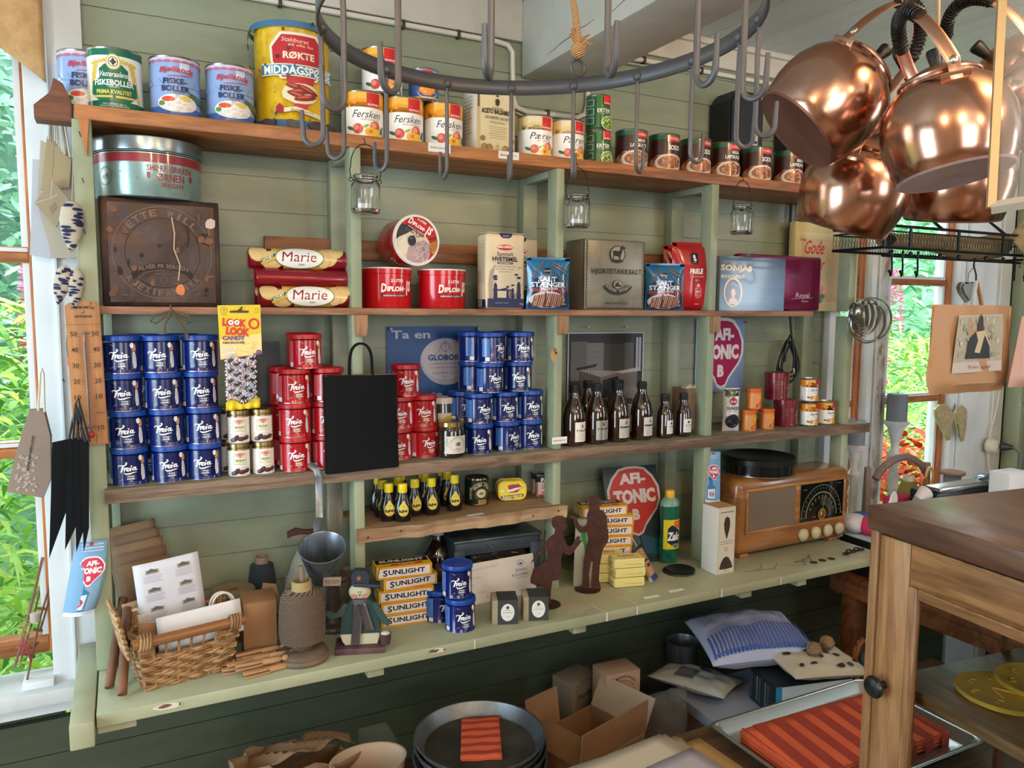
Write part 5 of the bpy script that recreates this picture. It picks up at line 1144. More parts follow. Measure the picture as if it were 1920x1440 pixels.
# thermometer on the first post
p0=onY(187,833,1.592); p1=onY(158,563,1.592)
o=thing('thermometer','wooden centigrade thermometer with round top hanging on the first post','thermometer',(onY(172,833,1.592).x,1.594,p0.z),0)
w=.0275; h=p1.z-p0.z
o.rotation_euler=(0,-.018,0)
m=MB(); out=[(-w,0),(w,0),(w,h-.012)]+[(w*math.cos(t),h-.012+.012*math.sin(t)) for t in [PI*k/10 for k in range(1,10)]]+[(-w,h-.012)]; m.prism(out,-.006,.004,wood('#b57c46','#94602f',2,5,.45),bev=.0012); m.build('wooden_plate',o)
a=Art(.5); K='#2c1d12'
a.text('THERMOMÈTRE',0,h-.014,.038,.006,K,.03,0,.002); a.text('CENTIGRADE',0,h-.029,.028,.0042,K,.04); a.ring(0,h-.022,.002,.002,.0006,K,10); a.rect(-w+.001,h-.0435,w-.001,h-.043,K)
z50=h-.060; st=.0285
for i in range(7):
    z=z50-st*i; s=str(abs(50-10*i)); 
    a.text(s,-.0165,z,.0105 if len(s)>1 else .004,.0085,K,.01); 
    if i!=5: a.text(s,.0175,z,.0105,.0085,K,.01)
    else: a.text('Glace',.0175,z-.001,.013,.003,K,.02)
    a.rect(-.016,z-.0055,-.004,z-.0051,K); a.rect(.004,z-.0055,.016,z-.0051,K)
    if i<6:
        for k in range(1,10):
            ww=.006 if k!=5 else .010
            a.rect(-.004-ww,z-.0053-st*k/10,-.004,z-.005-st*k/10,K); a.rect(.004,z-.0053-st*k/10,.004+ww,z-.005-st*k/10,K)
a.line([(-.012,.018),(-.012,.006)],.0005,K); a.line([(.010,.022),(.009,.004)],.0008,K)
a.build('printed_scale',o,front(0,-.006,0))
MB().tube([(0,-.0085,.024),(0,-.0085,h-.056)],.0020,mat('#9c8478',.1,coat=.5),seg=10).build('glass_tube',o); MB().tube([(0,-.0098,.024),(0,-.0098,h-.075)],.0011,mat('#4c3038',.3),seg=6).build('liquid_column',o)
MB().ball((0,-.010,.020),.0068,mat('#b01c1c',.05,coat=1)).build('bulb',o)
for z in (.034,h-.059): MB().tube([(-.008,-.0085,z),(-.004,-.0115,z),(.004,-.0115,z),(.008,-.0085,z)],.0013,STEEL,seg=6).build('clip',o)
for x,z in ((-.0165,.0195),(.011,.036),(-.0095,.036),(0,h-.02)): MB().ball((x,-.0065,z),.0018,STEEL,seg=6).build('screw',o)
# twine bow tied to the shelf edge
o=thing('twine_bow','bow of brown twine tied at the front edge of the middle shelf','bow',(xat(323,1.59),1.5925,1.593))
TW=weave('#a08462','#6e5640',500)
def loop(s): return [(0,0,0),(s*.012,-.004,-.004),(s*.030,-.006,-.010),(s*.036,-.006,-.020),(s*.028,-.005,-.024),(s*.014,-.004,-.014),(0,0,-.002)]
for s in (-1,1): MB().tube(loop(s),.0019,TW,seg=6).build('bow_loop',o)
MB().tube([(0,0,0),(-.006,-.005,-.014),(-.012,-.006,-.026),(-.012,-.006,-.042)],.0019,TW,seg=6).build('twine_end',o)
MB().tube([(0,0,0),(.010,-.005,-.018),(.020,-.006,-.032),(.026,-.006,-.046),(.028,-.006,-.054)],[.002,.002,.0022,.003,.004],TW,seg=6).build('twine_end',o)
MB().ball((0,-.002,0),.0042,TW,seg=8).build('knot',o); MB().tube([(0,.0,0),(0,.002,.008),(0,.012,.0105)],.0016,TW,seg=6).build('twine_loop',o)
# candy necklace bag hanging from the shelf edge
zc=onY(450,765,1.572).z; zt=onY(448,571,1.572).z; zm=onY(448,676,1.572).z; xl=onY(409,620,1.572).x; xr=onY(490,620,1.572).x
o=thing('candy_bag','yellow header card with a clear bag of pastel candy necklaces hanging from the shelf','candy',((xl+xr)/2,1.572,zc),0)
H=zt-zc; w=(xr-xl)/2; hm=zm-zc
m=MB(); m.prism([(-w*.93,hm+.001),(w,hm+.012),(w*.98,H),(-w,H-.002)],-.0008,.0008,mat('#e8c81a',.35,coat=.3)); m.build('header_card',o)
a=Art(.35); Rd='#d4352a'
a.poly([(-w*.93,hm+.002),(w,hm+.012),(w*.99,hm+.052),(0,hm+.048),(-w*.95,hm+.042)],'#ecd88c'); a.poly([(-w*.93,hm+.001),(w,hm+.012),(w*.99,hm+.019),(w*.4,hm+.010),(-w*.93,hm+.003)],'#8a5a94'); a.ell(w*.84,hm+.016,.0048,.0045,'#6a3080',14); a.text('3+',w*.84,hm+.016,.004,.003,'#f0e8f0')
a.poly([(-.018,H-.016),(.016,H-.016),(.018,H-.012),(.004,H-.011),(0,H-.008),(-.004,H-.011),(-.018,H-.012)],'#4a3c1c')
a.ring(-w*.72,H-.011,.0065,.0065,.0007,'#5a7a34',16); a.text('V',-w*.72,H-.011,.006,.006,'#5a7a34'); a.text('VEGAN',-w*.72,H-.020,.012,.002,'#7a8a34'); a.frame(w*.70,H-.016,w*.86,H-.007,.0006,'#8a7a34')
for t,cx,cy,q in (('LOOK',-.010,H-.035,.10),('LOOK',-.004,H-.052,.12)): a.text(t,cx,cy,.044,.016,Rd,.07,rot=-q+.02)
a.ring(.026,H-.037,.0105,.0110,.0038,Rd,22); 
for x in (-.0165,-.0055): a.ell(x,H-.0345,.0048,.0048,'#f4f0ea',14); a.ell(x,H-.0345,.0016,.0016,'#1a1a1a',8)
a.text('CANDY',-.012,hm+.044,.042,.0085,'#7a4a7c',.05); a.text('NECKLACES',-.012,hm+.035,.040,.0042,'#4a3c3c',.04)
a.poly([(-.036,hm+.018),(-.008,hm+.022),(-.008,hm+.027),(-.036,hm+.023)],'#ece4da'); a.text('WITH NATURAL',-.022,hm+.0225,.022,.0022,'#6a6060',rot=.13); a.poly([(-.036,hm+.010),(-.010,hm+.014),(-.010,hm+.018),(-.036,hm+.0145)],'#ece4da'); a.text('COLOURS',-.023,hm+.014,.018,.002,'#9a7a9a',rot=.13)
for k in range(8): a.line([(R(-.01,.03),hm+R(.012,.04)),(R(-.01,.03)+.008,hm+R(.012,.04))],.0006,'#e0b84a')
a.build('printed_card',o,front(0,-.0008,0))
MB().tube([(0,.004,H-.013),(0,-.004,H-.011),(.004,-.002,H-.006),(.003,.012,H-.0)],.0018,TW,seg=6).build('twine_hanger',o)
# candies
random.seed(12); m=MB(); cs=[mat(c,.6) for c in ('#e6dfe6','#dfc8cc','#cfd0e0','#e8d8c8','#dcbcc0')]
def beadrow(pts):
    for (x,z),(x2,z2) in zip(pts,pts[1:]):
        d=math.hypot(x2-x,z2-z); n=max(1,int(d/.0036))
        for k in range(n):
            t=k/n; an=math.atan2(z2-z,x2-x); px,pz=x+(x2-x)*t,z+(z2-z)*t
            m.lathe([(0,-.0013),(.0028,-.0013),(.0034,0),(.0028,.0013),(0,.0013)],random.choice(cs),seg=8,M=T(px,R(-.008,-.002),pz)@RY(-an+PI/2))
for k in range(13):
    z=.018+.0066*k; beadrow([(-.027+ .0095*j,z+.006*math.sin(j*1.5+k*2.1)) for j in range(7)])
for k in range(4): z=.03+.02*k; beadrow([(-.018+.010*math.cos(t),z+.010*math.sin(t)) for t in [j*.7 for j in range(9)]])
for k in range(3): z=.035+.024*k; beadrow([(.012+.011*math.cos(t),z+.011*math.sin(t)) for t in [j*.7 for j in range(9)]])
ob=m.build('candy_beads',o); ob['kind']='stuff'
mb,g=pillow(w*1.6,hm-.008,.026,mat('#f4f4f8',.12,trans=1,ior=1.02,spec=.8),seed=2); mb.build('clear_bag',o,loc=(.004,-.0035,.010))
m=MB(); m.grid(18,4,lambda u,v:(-.030+.064*u,-.004+.003*math.sin(u*26)*v,.012+.006*(1-v)*math.sin(u*9)-.016*v+.012*u*.3),mat('#e2c81c',.35)); m.build('yellow_bag_bottom',o,solid=.0005)
# lantern jars under the top shelf
@named('jar_lantern')
def lant(o):
    r=.0300;h=.078
    GLS=mat('#ffffff',.02,trans=1,ior=1.4,spec=.6)
    MB().lathe([(r*.80,h),(r*.86,h-.002),(r*.86,h-.005),(r*.78,h-.007),(r*.78,h-.013),(r*.95,h-.018),(r,h-.024),(r,.008),(r*.94,.002),(r*.8,0),(0,.001),(0,.005),(r*.78,.005),(r*.92,.009),(r*.945,.014),(r*.945,h-.026),(r*.9,h-.020),(r*.73,h-.014),(r*.73,h-.004),(r*.80,h)],GLS,seg=40).build('glass_jar',o)
    MB().lathe([(r*.80,h-.010),(r*.83,h-.011),(r*.80,h-.012)],WIRE,seg=30).build('wire_collar',o)
    q=[(r*1.02*-1,0,h-.009),(-r*1.1,0,h+.008)]+[(-r*1.02*math.cos(t),.0,h+.018+.044*math.sin(t)) for t in [PI*k/14 for k in range(15)]]+[(r*1.1,0,h+.008),(r*1.02,0,h-.009)]
    MB().tube(q,.0010,WIRE,seg=6).build('wire_bail',o)
    for s in (-1,1): MB().tube([(s*(r*1.02)+.004*math.cos(t),0,h-.011+.004*math.sin(t)) for t in [2*PI*k/10 for k in range(10)]],.0009,WIRE,seg=5,closed=True).build('wire_eye',o)
    MB().lathe([(0,.005),(.0135,.005),(.0137,.020),(.0128,.020),(.0125,.017),(0,.017)],mat('#e6e0d4',.5,sss=0),seg=24,M=T(-.003,0,0)).build('tealight',o)
    MB().tube([(0,.012,h+.064),(0,.003,h+.062),(0,-.001,h+.060),(0,.001,h+.069),(0,.010,h+.075)],.0011,NAIL,seg=5).build('hanging_nail',o)
for px,py,lb in ((686,401,'above the ice cream tins by the second post'),(1082,428,'in front of the third post'),(1390,440,'in front of the fourth post')):
    p=onY(px,py,1.575); place('lt',lant,'glass jar lantern with tealight hanging '+lb,'lantern',(p.x,1.575,p.z),.05,'hanging jar lanterns')
# ================= SMALL RAW SHELF =================
S2=1.1258
@named('colouring_bottle')
def kulor(o):
    BB=mat('#0d0d0f',.22,coat=.6)
    pr=[(.012,0),(.0175,.002),(.0195,.010),(.0200,.024),(.0185,.038),(.0140,.050),(.0100,.060),(.0090,.068),(0,.068)]
    MB().lathe([(0,0)]+pr,BB,seg=36,ry=.72).build('bottle_body',o)
    MB().lathe([(0,.0655),(.0098,.0655),(.0102,.068),(.0102,.082),(.0095,.085),(.0088,.0855),(0,.0862)],mat('#e6d01c',.35,coat=.2),seg=28).build('cap',o)
    a=Art(.5); a.poly([(0,.050),(-.003,.045),(-.009,.037)]+[(.0125*math.cos(t),.026+.0125*math.sin(t)) for t in [PI*.86+PI*1.28*k/16 for k in range(17)]]+[(.009,.037),(.003,.045)],'#dcc858')
    a.text('kulør',0,.0255,.021,.0085,'#15130f',.05); a.text('TORO',.0,.0365,.009,.002,'#c8642c',.02,rot=.3); a.ring(0,.0170,.0035,.0022,.0007,'#b8302a',14)
    a.build('drop_label',o,lambda u,v,of:((.0198+of)*math.sin(u/.0205),-(.0198+of)*math.cos(u/.0205)*.72-.0004,v),step=.003)
KL=[(753,1.617,'frontmost of the row',-.05),(726,1.634,'front left',.0),(776,1.652,'just behind the frontmost',.2),(808,1.645,'front middle',.0),(852,1.655,'front right, next to the syrup tin',-.05),(714,1.672,'second row, far left',0),(744,1.690,'second row, behind the left pair',0),(796,1.700,'second row, middle',0),(838,1.702,'second row, right',0),(706,1.724,'rear row, far left',0),(752,1.738,'rear row, left',0),(791,1.744,'rear row, middle',0),(828,1.744,'rear row, right',0)]
for px,y,lb,rt in KL: place('ku',kulor,'black food colouring bottle with yellow cap, '+lb,'bottle',(xat(px,y),y,S2),rt-.15,'food colouring bottles')
o=thing('syrup_tin','dark green and gold syrup tin beside the food colouring bottles','tin',(xat(895,1.69),1.692,S2))
r=.0292;h=.0665
MB().lathe([(0,0),(r,0),(r+.0006,.002),(r-.0004,.004),(r-.0004,h-.006),(r+.0008,h-.004),(r,h),(r-.004,h),(r-.006,h-.004),(r-.009,h-.002),(0,h-.002)],mat('#6c6650',.25,.9),seg=40).build('tin_body',o)
a=Art(.3); G='#a88a48'; a.rect(-PI*r,.004,PI*r,h-.006,'#12261c'); a.ring(.0,.028,.030,.030,.002,G,36,0,PI); a.ring(.0,.028,.016,.014,.001,G,30); a.ell(0,.030,.0125,.0105,'#c9c2a0',26); a.poly(blob(0,.030,.007,.004,10),'#8a6a2c')
a.arct('GOLDEN SYRUP',0,.028,.0235,.008,'#cfc8a8',2.6,.45,.03); a.text('TATE LYLES',-.026,.03,.03,.006,'#cfc8a8',.02,rot=PI/2); a.rect(-.008,.005,.014,.014,G); a.text('454g',.003,.0095,.016,.004,'#12261c',.02)
a.build('printed_label',o,cyl(r),step=.006)
@named('mackerel_tin')
def mack(o):
    w,h=.072,.048
    YL=mat('#e2c614',.25,coat=.5)
    m=MB(); m.box(-w/2,w/2,-.021,0,0,h,YL,bev=.0001)
    m.bm.free(); m.bm=bmesh.new(); rr=.016; out=[]
    for cx,cz,a0 in ((w/2-rr,rr,-PI/2),(w/2-rr,h-rr,0),(-w/2+rr,h-rr,PI/2),(-w/2+rr,rr,PI)):
        for k in range(7): t=a0+PI/2*k/6; out.append((cx+rr*math.cos(t),cz+rr*math.sin(t)))
    m.prism(out,-.020,0,YL,bev=.002); m.build('tin_body',o)
    a=Art(.3); a.coat=.3; a.poly([(x*.94,h/2+(z-h/2)*.92) for x,z in out],'#d9b80e'); a.poly([(x*.9,h/2+(z-h/2)*.87) for x,z in out],'#e6cf2a')
    a.poly([(-.012,.037),(.016,.040),(.024,.032),(.012,.019),(-.008,.019)],'#b0241c'); a.text('Stabburet',.0,.0395,.012,.003,'#8a1c18',0,.2)
    a.poly([(-.012,.026),(-.002,.029),(.012,.033),(.024,.031),(.016,.027),(.0,.022),(-.010,.021)],'#d8dee8'); a.line([(-.008,.027),(.004,.0305),(.018,.0325)],.002,'#2a3a5a')
    a.poly([(-.030,.011),(.028,.015),(.027,.008),(-.029,.0045)],'#1a2440'); a.text('Stabbur-Makrell',-.001,.0098,.050,.005,'#f0ecd8',.03,rot=.06); a.ring(-.023,.026,.0065,.0055,.0016,'#c9c0a0',16); a.ell(-.026,.024,.004,.003,'#f0e6a0',10); a.ring(.026,.030,.002,.0025,.0006,'#1a3a1a',10)
    a.poly([(-.004,.0045),(.004,.005),(0,.0015)],'#b0241c')
    a.build('printed_lid',o,front(0,-.020,0))
M0=thing('mackerel_tin','yellow oval mackerel tin standing on edge, the front one of two','tin',(0,0,0),0,'mackerel tins'); mack(M0); M0.matrix_world=T(xat(967,1.67),1.690,S2)@RZ(-.25)@RX(-.12)
c=copy_tree(M0); c['label']='yellow oval mackerel tin standing on edge behind the front mackerel tin'; c.matrix_world=T(xat(960,1.70)+.004,1.718,S2)@RZ(-.25)@RX(-.12)
def carton(name,label,cat,x,y,z,w,d,h,m,rz,draws,group=None,lidx=None,bev=.0006):
    o=thing(name,label,cat,(x,y,z),rz,group); MB().box(-w/2,w/2,-d/2,d/2,0,h,m,bev=bev).build('carton',o)
    for k,f in draws.items():
        a=Art(.4); f(a,*{'front':(w,h),'side':(d,h),'top':(w,d)}[k])
        a.build('printed_'+k,o,{'front':front(-w/2,-d/2,0),'side':leftf(-w/2,d/2,0),'top':topf(-w/2,-d/2,h)}[k])
    return o
def ifa(a,w,h):
    a.rect(.001,.001,w-.001,h*.72,'#d8c2b8'); a.poly([(0,h),(w,h),(w,h*.66),(0,h*.74)],'#17161a'); a.text('IFA',w*.55,h*.83,w*.6,h*.2,'#f0ece6',.05); a.ell(w*.5,h*.48,.003,.005,'#3a2a24',14); a.ell(w*.5,h*.48,.0016,.0032,'#e8dcd0',12); a.ell(w*.45,h*.2,.003,.0018,'#17161a',8); a.ell(w*.65,h*.22,.003,.0018,'#17161a',8); a.rect(.001,.001,w-.001,h*.12,'#b83a3c')
def ifas(a,w,h): a.rect(0,h*.7,w,h,'#17161a'); a.rect(.002,h*.08,w-.002,h*.66,'#b9a49a')
carton('pastille_box','small black and pink box of pastilles, the front one at the shelf end','box',xat(1019,1.69),1.690,S2,.029,.018,.052,mat('#d0b8ac',.5),-.1,{'front':ifa,'side':ifas},'pastille boxes')
carton('pastille_box','small black and pink box of pastilles behind the front one','box',xat(1010,1.72),1.718,S2,.029,.018,.055,mat('#d0b8ac',.5),-.1,{'front':ifa,'side':ifas},'pastille boxes')
p=onZ(906,968,S2); ptag('white price tag lying on the raw shelf below the syrup tin',p.x-.01,p.y+.022,S2-.0003,.042,.012,'Sirup kr 35',True,.06)
# ================= COUNTER, MIDDLE =================
CZ0=.9122
def sun(a,w,h):
    a.rect(0,0,w,h,'#e0a81a'); a.frame(.003,.002,w-.003,h-.002,.0008,'#b83420'); a.rect(.0045,.0035,w-.0045,h-.0035,'#ded8d4')
    a.text('S',w*.155,h*.50,w*.085,h*.54,'#1a1c34',.03); a.text('UNLIGHT',w*.54,h*.53,w*.66,h*.42,'#1a1c34',.035); a.text('SEPE',w*.5,h*.26,w*.16,h*.1,'#c9b8b4')
def sund(a,w,h): a.rect(0,0,w,h,'#e0a81a'); a.frame(.002,.002,w-.002,h-.002,.0008,'#b83420'); a.rect(.0035,.0035,w-.0035,h-.0035,'#cfcf9c'); a.ring(w*.5,h*.5,w*.2,h*.25,.001,'#3a5a34',14)
def sunt(a,w,d):
    a.rect(0,0,w,d,'#e0b01c'); a.rect(.003,d*.42,w-.003,d*.97,'#1a1c34'); a.text('SUNLIGHT',w*.5,d*.70,w*.82,d*.3,'#c9c4bc',.06); a.poly([(w*.25,d*.08),(w*.82,d*.10),(w*.86,d*.3),(w*.28,d*.28)],'#c8321c'); a.text('SEPE',w*.55,d*.19,w*.3,d*.11,'#f0dccc',.02)
sm=mat('#dfa81c',.4)
ord_=['bottom','second from bottom','middle','second from top','top']
for k in range(5):
    rz=(.02,.04,.0,.12,.0)[k]-.12
    carton('soap_box','yellow and white soap carton, %s of the stack by the second post'%ord_[k],'soap box',(.537,.536,.532,.540,.528)[k],1.577+(.004 if k==3 else 0),CZ0+k*.0268,.122,.052,.0262,sm,rz,{'front':sun,'side':sund,'top':sunt},'soap cartons')
for k in range(7):
    rz=(-.30,-.26,-.30,-.28,-.3,-.34,-.16)[k]
    carton('soap_box','yellow and white soap carton, %s of the stack behind the boy figure'%(['bottom','second','third','fourth','fifth','sixth','top'][k]+(' from bottom' if 0<k<6 else '')),'soap box',1.108+(.0,.002,-.002,0,.002,.004,-.018)[k],1.645,CZ0+k*.0268,.125,.062,.0262,sm,rz,{'front':sun,'side':sund,'top':sunt},'soap cartons')
for (x,y,k,rt,lb) in ((.628,1.486,0,.1,'lower front one of three on the counter'),(.627,1.500,1,.0,'upper one of three on the counter'),(.605,1.556,0,.5,'rear one of three on the counter')):
    place('van',van,'blue vanilla sugar tin, '+lb,'tin',(x,y,CZ0+k*HF),rt-.12,'vanilla sugar tins')
# dark bottle, bread box
o=thing('demijohn_bottle','big dark brown bottle with label standing behind the soap cartons','bottle',(.664,1.712,CZ0))
MB().lathe([(0,0),(.036,0),(.038,.004),(.038,.085),(.034,.10),(.018,.125),(.013,.135),(.013,.15),(0,.15)],mat('#1c1410',.08,coat=1),seg=36).build('glass_bottle',o); MB().lathe([(0,.142),(.0155,.142),(.0155,.158),(0,.158)],mat('#b8b4ac',.4),seg=24).build('cap',o)
a=Art(.5); a.rect(-.02,.02,.03,.08,'#3a3a34'); a.text('NATRON',.008,.066,.036,.006,'#b9a878',.02); a.rect(-.014,.03,.024,.05,'#23221e'); a.build('label',o,cyl(.038),step=.006)
o=thing('bread_box','weathered grey metal box with lid and open dark front standing at the wall','box',(.795,1.70,CZ0),-.04)
GM=mat('#4a545e',.4,.5,var=('#555e66',18,(1,1,1),.45,.7))
m=MB(); m.box(-.115,.112,-.065,.07,.0,.006,GM,bev=.001); m.box(-.115,.112,.064,.07,0,.135,GM); m.box(-.115,-.110,-.065,.07,0,.135,GM,bev=.001); m.box(.107,.112,-.065,.07,0,.135,GM,bev=.001); m.box(-.115,.112,-.065,-.060,.103,.135,GM,bev=.001); m.box(-.115,-.088,-.066,-.060,0,.115,GM,bev=.001); m.box(.085,.112,-.066,-.060,0,.115,GM,bev=.001); m.build('box_body',o)
MB().box(-.118,.115,-.072,.072,.134,.142,mat('#4a545c',.35,.6,var=('#6c767c',14,(1,1,1),.45,.7)),bev=.003).build('lid',o); MB().tube([(-.03,-.074,.125),(-.022,-.079,.118),(-.014,-.074,.125)],.002,GM,seg=6).build('latch',o)
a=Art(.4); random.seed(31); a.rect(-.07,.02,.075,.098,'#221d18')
for _ in range(60): x=R(-.07,.07);z=R(.022,.095); a.line([(x,z),(x+R(-.01,.012),z+R(-.004,.004)),(x+R(-.01,.02),z+R(-.006,.006))],.0012,random.choice(['#6a5c3a','#8a7a50','#4c4030','#a0906a']))
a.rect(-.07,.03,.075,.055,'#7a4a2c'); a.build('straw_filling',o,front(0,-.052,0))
# letter
o=thing('letter_card','white card with faint handwriting leaning against the grey metal box','card',(.70,1.590,CZ0),-.02); o.rotation_euler=(-.22,0,.06)
m=MB(); m.box(-.030,.180,0,.001,0,.094,mat('#d9cfc4',.7)); m.build('card',o)
a=Art(.7); W_='#b9ad98'
for x,z,t,wd in ((.02,.070,'Fattersedal',.05),(-.002,.052,'Skjorter',.034),(-.014,.038,'til solg',.03),(.0,.022,'Kolonial',.04),(.035,.012,'for barn',.03)): a.text(t,x,z,wd,.007,W_,0,.35,rot=.05)
a.ring(.088,.066,.0065,.0065,.0008,'#2a4a7c',16); a.rect(.0855,.063,.0905,.067,'#2a4a7c'); a.text('DISEN',.088,.052,.020,.006,'#2a4a7c'); a.text('KOLONIAL',.086,.043,.030,.006,'#2a4a7c'); a.text('- Siden Mandag -',.088,.036,.022,.0028,'#2a4a7c')
a.build('handwriting',o,lambda u,v,of:(u*1.5+.01,-of,v*1.15))
# hand soaps
def soap(label,x,y,rz):
    o=thing('soap_cube',label,'soap',(x,y,CZ0),rz,'beige soap cubes')
    m=MB(); m.box(-.028,.028,-.027,.027,0,.054,mat('#a8977c',.5,var=('#8f7d62',30,(1,1,.3),.4,.7)),bev=.0015); m.build('soap',o)
    q=MB(); q.box(-.016,.0286,-.0276,.0276,-.0001,.0546,mat('#353a36',.7)); q.build('paper_band',o)
    a=Art(.6); a.ell(.006,.027,.015,.0195,'#d9d8d0',26); a.ell(.006,.038,.0035,.0035,'#353a36',12); a.text('OLIVENSÅPE',.006,.027,.022,.0026,'#353a36',.01); a.text('DISEN',.006,.032,.012,.0018,'#353a36'); a.text('100g',.006,.017,.008,.002,'#353a36'); a.build('printed_band',o,front(0,-.0276,0))
soap('beige soap cube with dark green band, the left one at the counter edge',.732,1.484,-.36); soap('beige soap cube with dark green band, the right one beside the girl figure',.803,1.472,-.38)
# silhouettes
RS=mat('#3c211a',.6,.3,var=('#54301f',60,(1,1,1),.4,.7))
def sil(name,label,x,y,rz,out,H,arm,base):
    o=thing(name,label,'figure',(x,y,CZ0),rz,'rusty silhouette figures')
    m=MB(); m.prism([(px*H,pz*H+.002) for px,pz in out],-.001,.001,RS); m.build('cut_out_figure',o)
    MB().lathe([(0,0),(base,0),(base,.0018),(0,.0018)],RS,seg=36,M=T(0,0,0)).build('round_base',o)
girl=[(-.02,.0),(.05,.0),(.06,.02),(.035,.04),(.04,.14),(.055,.26),(.13,.27),(.15,.40),(.145,.50),(.165,.585),(.20,.56),(.25,.55),(.31,.62),(.38,.715),(.345,.725),(.36,.75),(.325,.765),(.29,.70),(.25,.645),(.21,.665),(.18,.73),(.165,.77),(.15,.80),(.165,.83),(.195,.83),(.20,.87),(.215,.885),(.195,.91),(.20,.955),(.16,.99),(.10,.995),(.05,.97),(.035,.92),(.05,.87),(.08,.84),(.07,.79),(.04,.77),(-.01,.72),(-.07,.62),(-.15,.52),(-.19,.46),(-.155,.49),(-.13,.49),(-.10,.54),(-.03,.64),(.0,.58),(-.01,.50),(-.08,.44),(-.155,.40),(-.185,.30),(-.19,.24),(-.10,.20),(-.03,.19),(-.05,.10),(-.03,.05)]
boy=[(-.09,.0),(.02,.0),(.022,.03),(.012,.15),(.03,.30),(.055,.30),(.045,.15),(.035,.03),(.05,.0),(.14,.0),(.135,.05),(.12,.10),(.125,.25),(.15,.40),(.165,.45),(.20,.50),(.215,.55),(.20,.66),(.195,.78),(.16,.84),(.12,.86),(.11,.89),(.13,.91),(.125,.97),(.09,1.0),(.03,1.0),(.0,.97),(-.005,.90),(.0,.86),(-.02,.80),(-.01,.74),(-.025,.69),(-.06,.665),(-.10,.70),(-.13,.78),(-.19,.80),(-.21,.785),(-.16,.76),(-.15,.68),(-.09,.61),(-.02,.62),(.0,.55),(-.02,.45),(-.045,.30),(-.05,.12),(-.055,.035),(-.10,.02)]
sil('girl_silhouette','rusty flat metal girl figure holding out her skirt and one hand',.862,1.518,-.42,girl,.212,None,.032)
sil('boy_silhouette','rusty flat metal boy figure with raised hand beside the yellow soap cartons',1.000,1.560,-.45,boy,.232,None,.032)
# frog bag
o=thing('paper_bag','small pale paper bag with a green frog print behind the girl figure','bag',(.985,1.60,CZ0),-.75)
m=MB(); m.prism([(0,0),(.060,0),(.056,.15),(.03,.175),(.004,.17)],-.012,.012,mat('#9f9884',.8),bev=.002); m.build('bag_body',o)
a=Art(.6); a.poly([(.022,.155),(.030,.14),(.034,.10),(.042,.06),(.040,.045),(.034,.05),(.028,.04),(.026,.06),(.032,.08),(.026,.11),(.018,.13)],'#2f7a2c'); a.line([(.034,.05),(.038,.03),(.032,.02)],.0018,'#2f7a2c'); a.line([(.028,.06),(.024,.04)],.0015,'#2f7a2c'); a.build('frog_print',o,front(0,-.012,0))
# leaning tonic sign
o=thing('tonic_sign','dark card sign with red tonic shield and a bottle leaning behind the soaps','sign',(1.235,1.66,CZ0),-.10)
o.rotation_euler=(-.26,0,-.05); w=.175;h=.265
m=MB(); m.box(-w/2,w/2,0,.004,0,h,mat('#2c3a3c',.5),bev=.0006); m.build('card',o)
def afib(a,w,h):
    a.poly([(w*.12,h*.62),(w*.28,h*.66),(w*.40,h*.42),(w*.75,h*.38),(w*.98,h*.28),(w*.98,h*.02),(w*.02,h*.02),(w*.05,h*.4)],'#1e2c30'); a.poly([(w*.12,h*.60),(w*.25,h*.66),(w*.36,h*.50),(w*.22,h*.42)],'#10181c'); a.poly([(w*.20,h*.42),(w*.38,h*.48),(w*.55,h*.22),(w*.38,h*.12)],'#46565a'); a.line([(w*.28,h*.44),(w*.46,h*.18)],.004,'#a8b4b4'); a.poly([(w*.55,h*.3),(w*.95,h*.22),(w*.92,h*.06),(w*.6,h*.1)],'#1c4a5c')
    cx,cy,rx,ry=w*.52,h*.66,w*.44,h*.30; a.poly(m_oct(cx,cy,rx*1.1,ry*1.07),'#b9b2ae'); a.poly(m_oct(cx,cy,rx,ry),'#b2322e'); 
    a.text('AFI-',cx,cy+ry*.72,rx*1.1,ry*.38,'#cfc4be',.05); a.text('TONIC',cx+rx*.02,cy+ry*.10,rx*1.75,ry*.50,'#cfc4be',.06); a.text('B',cx,cy-ry*.52,rx*.3,ry*.38,'#cfc4be',.06)
a=Art(.45); afib(a,w,h); a.build('printed_picture',o,front(-w/2,0,0))
# lano soaps
def lano(a,w,h): a.rect(.003,.003,w-.003,h-.003,'#d9cc7c'); a.text('Lano',w*.5,h*.6,w*.5,h*.34,'#8a2430',.03); a.text('for hele familien',w*.6,h*.2,w*.5,h*.09,'#6a5a3a')
def lanos(a,w,h): a.rect(.004,.004,w-.004,h-.004,'#e0d590'); a.text('Lano',w*.5,h*.5,w*.55,h*.35,'#a03040',.02)
def lanof(a,w,h): a.rect(.003,.003,w-.003,h-.003,'#d6ca80'); a.text('for hele familien',w*.62,h*.4,w*.55,h*.13,'#7a6a3a'); a.line([(.01,h*.2),(w*.4,h*.5),(w*.9,h*.3)],.0006,'#b9a84a')
lm_=mat('#dbce82',.35,bump=(60,.5))
for k in range(3):
    carton('soap_bar','pale yellow wrapped soap bar, %s of the front stack'%['bottom','middle','top'][k],'soap',1.108+(0,.002,-.001)[k],1.548,CZ0+k*.0245,.082,.044,.0242,lm_,-.22+(0,.03,-.02)[k],{'front':lanof,'side':lanos,'top':lano},'wrapped soap bars',bev=.0045)
    carton('soap_bar','pale yellow wrapped soap bar, %s of the rear stack'%['bottom','middle','top'][k],'soap',1.085+(0,.003,-.002)[k],1.597,CZ0+k*.0245,.078,.044,.0242,lm_,-.30+(0,.03,-.02)[k],{'front':lanof,'side':lanos,'top':lano},'wrapped soap bars',bev=.0045)
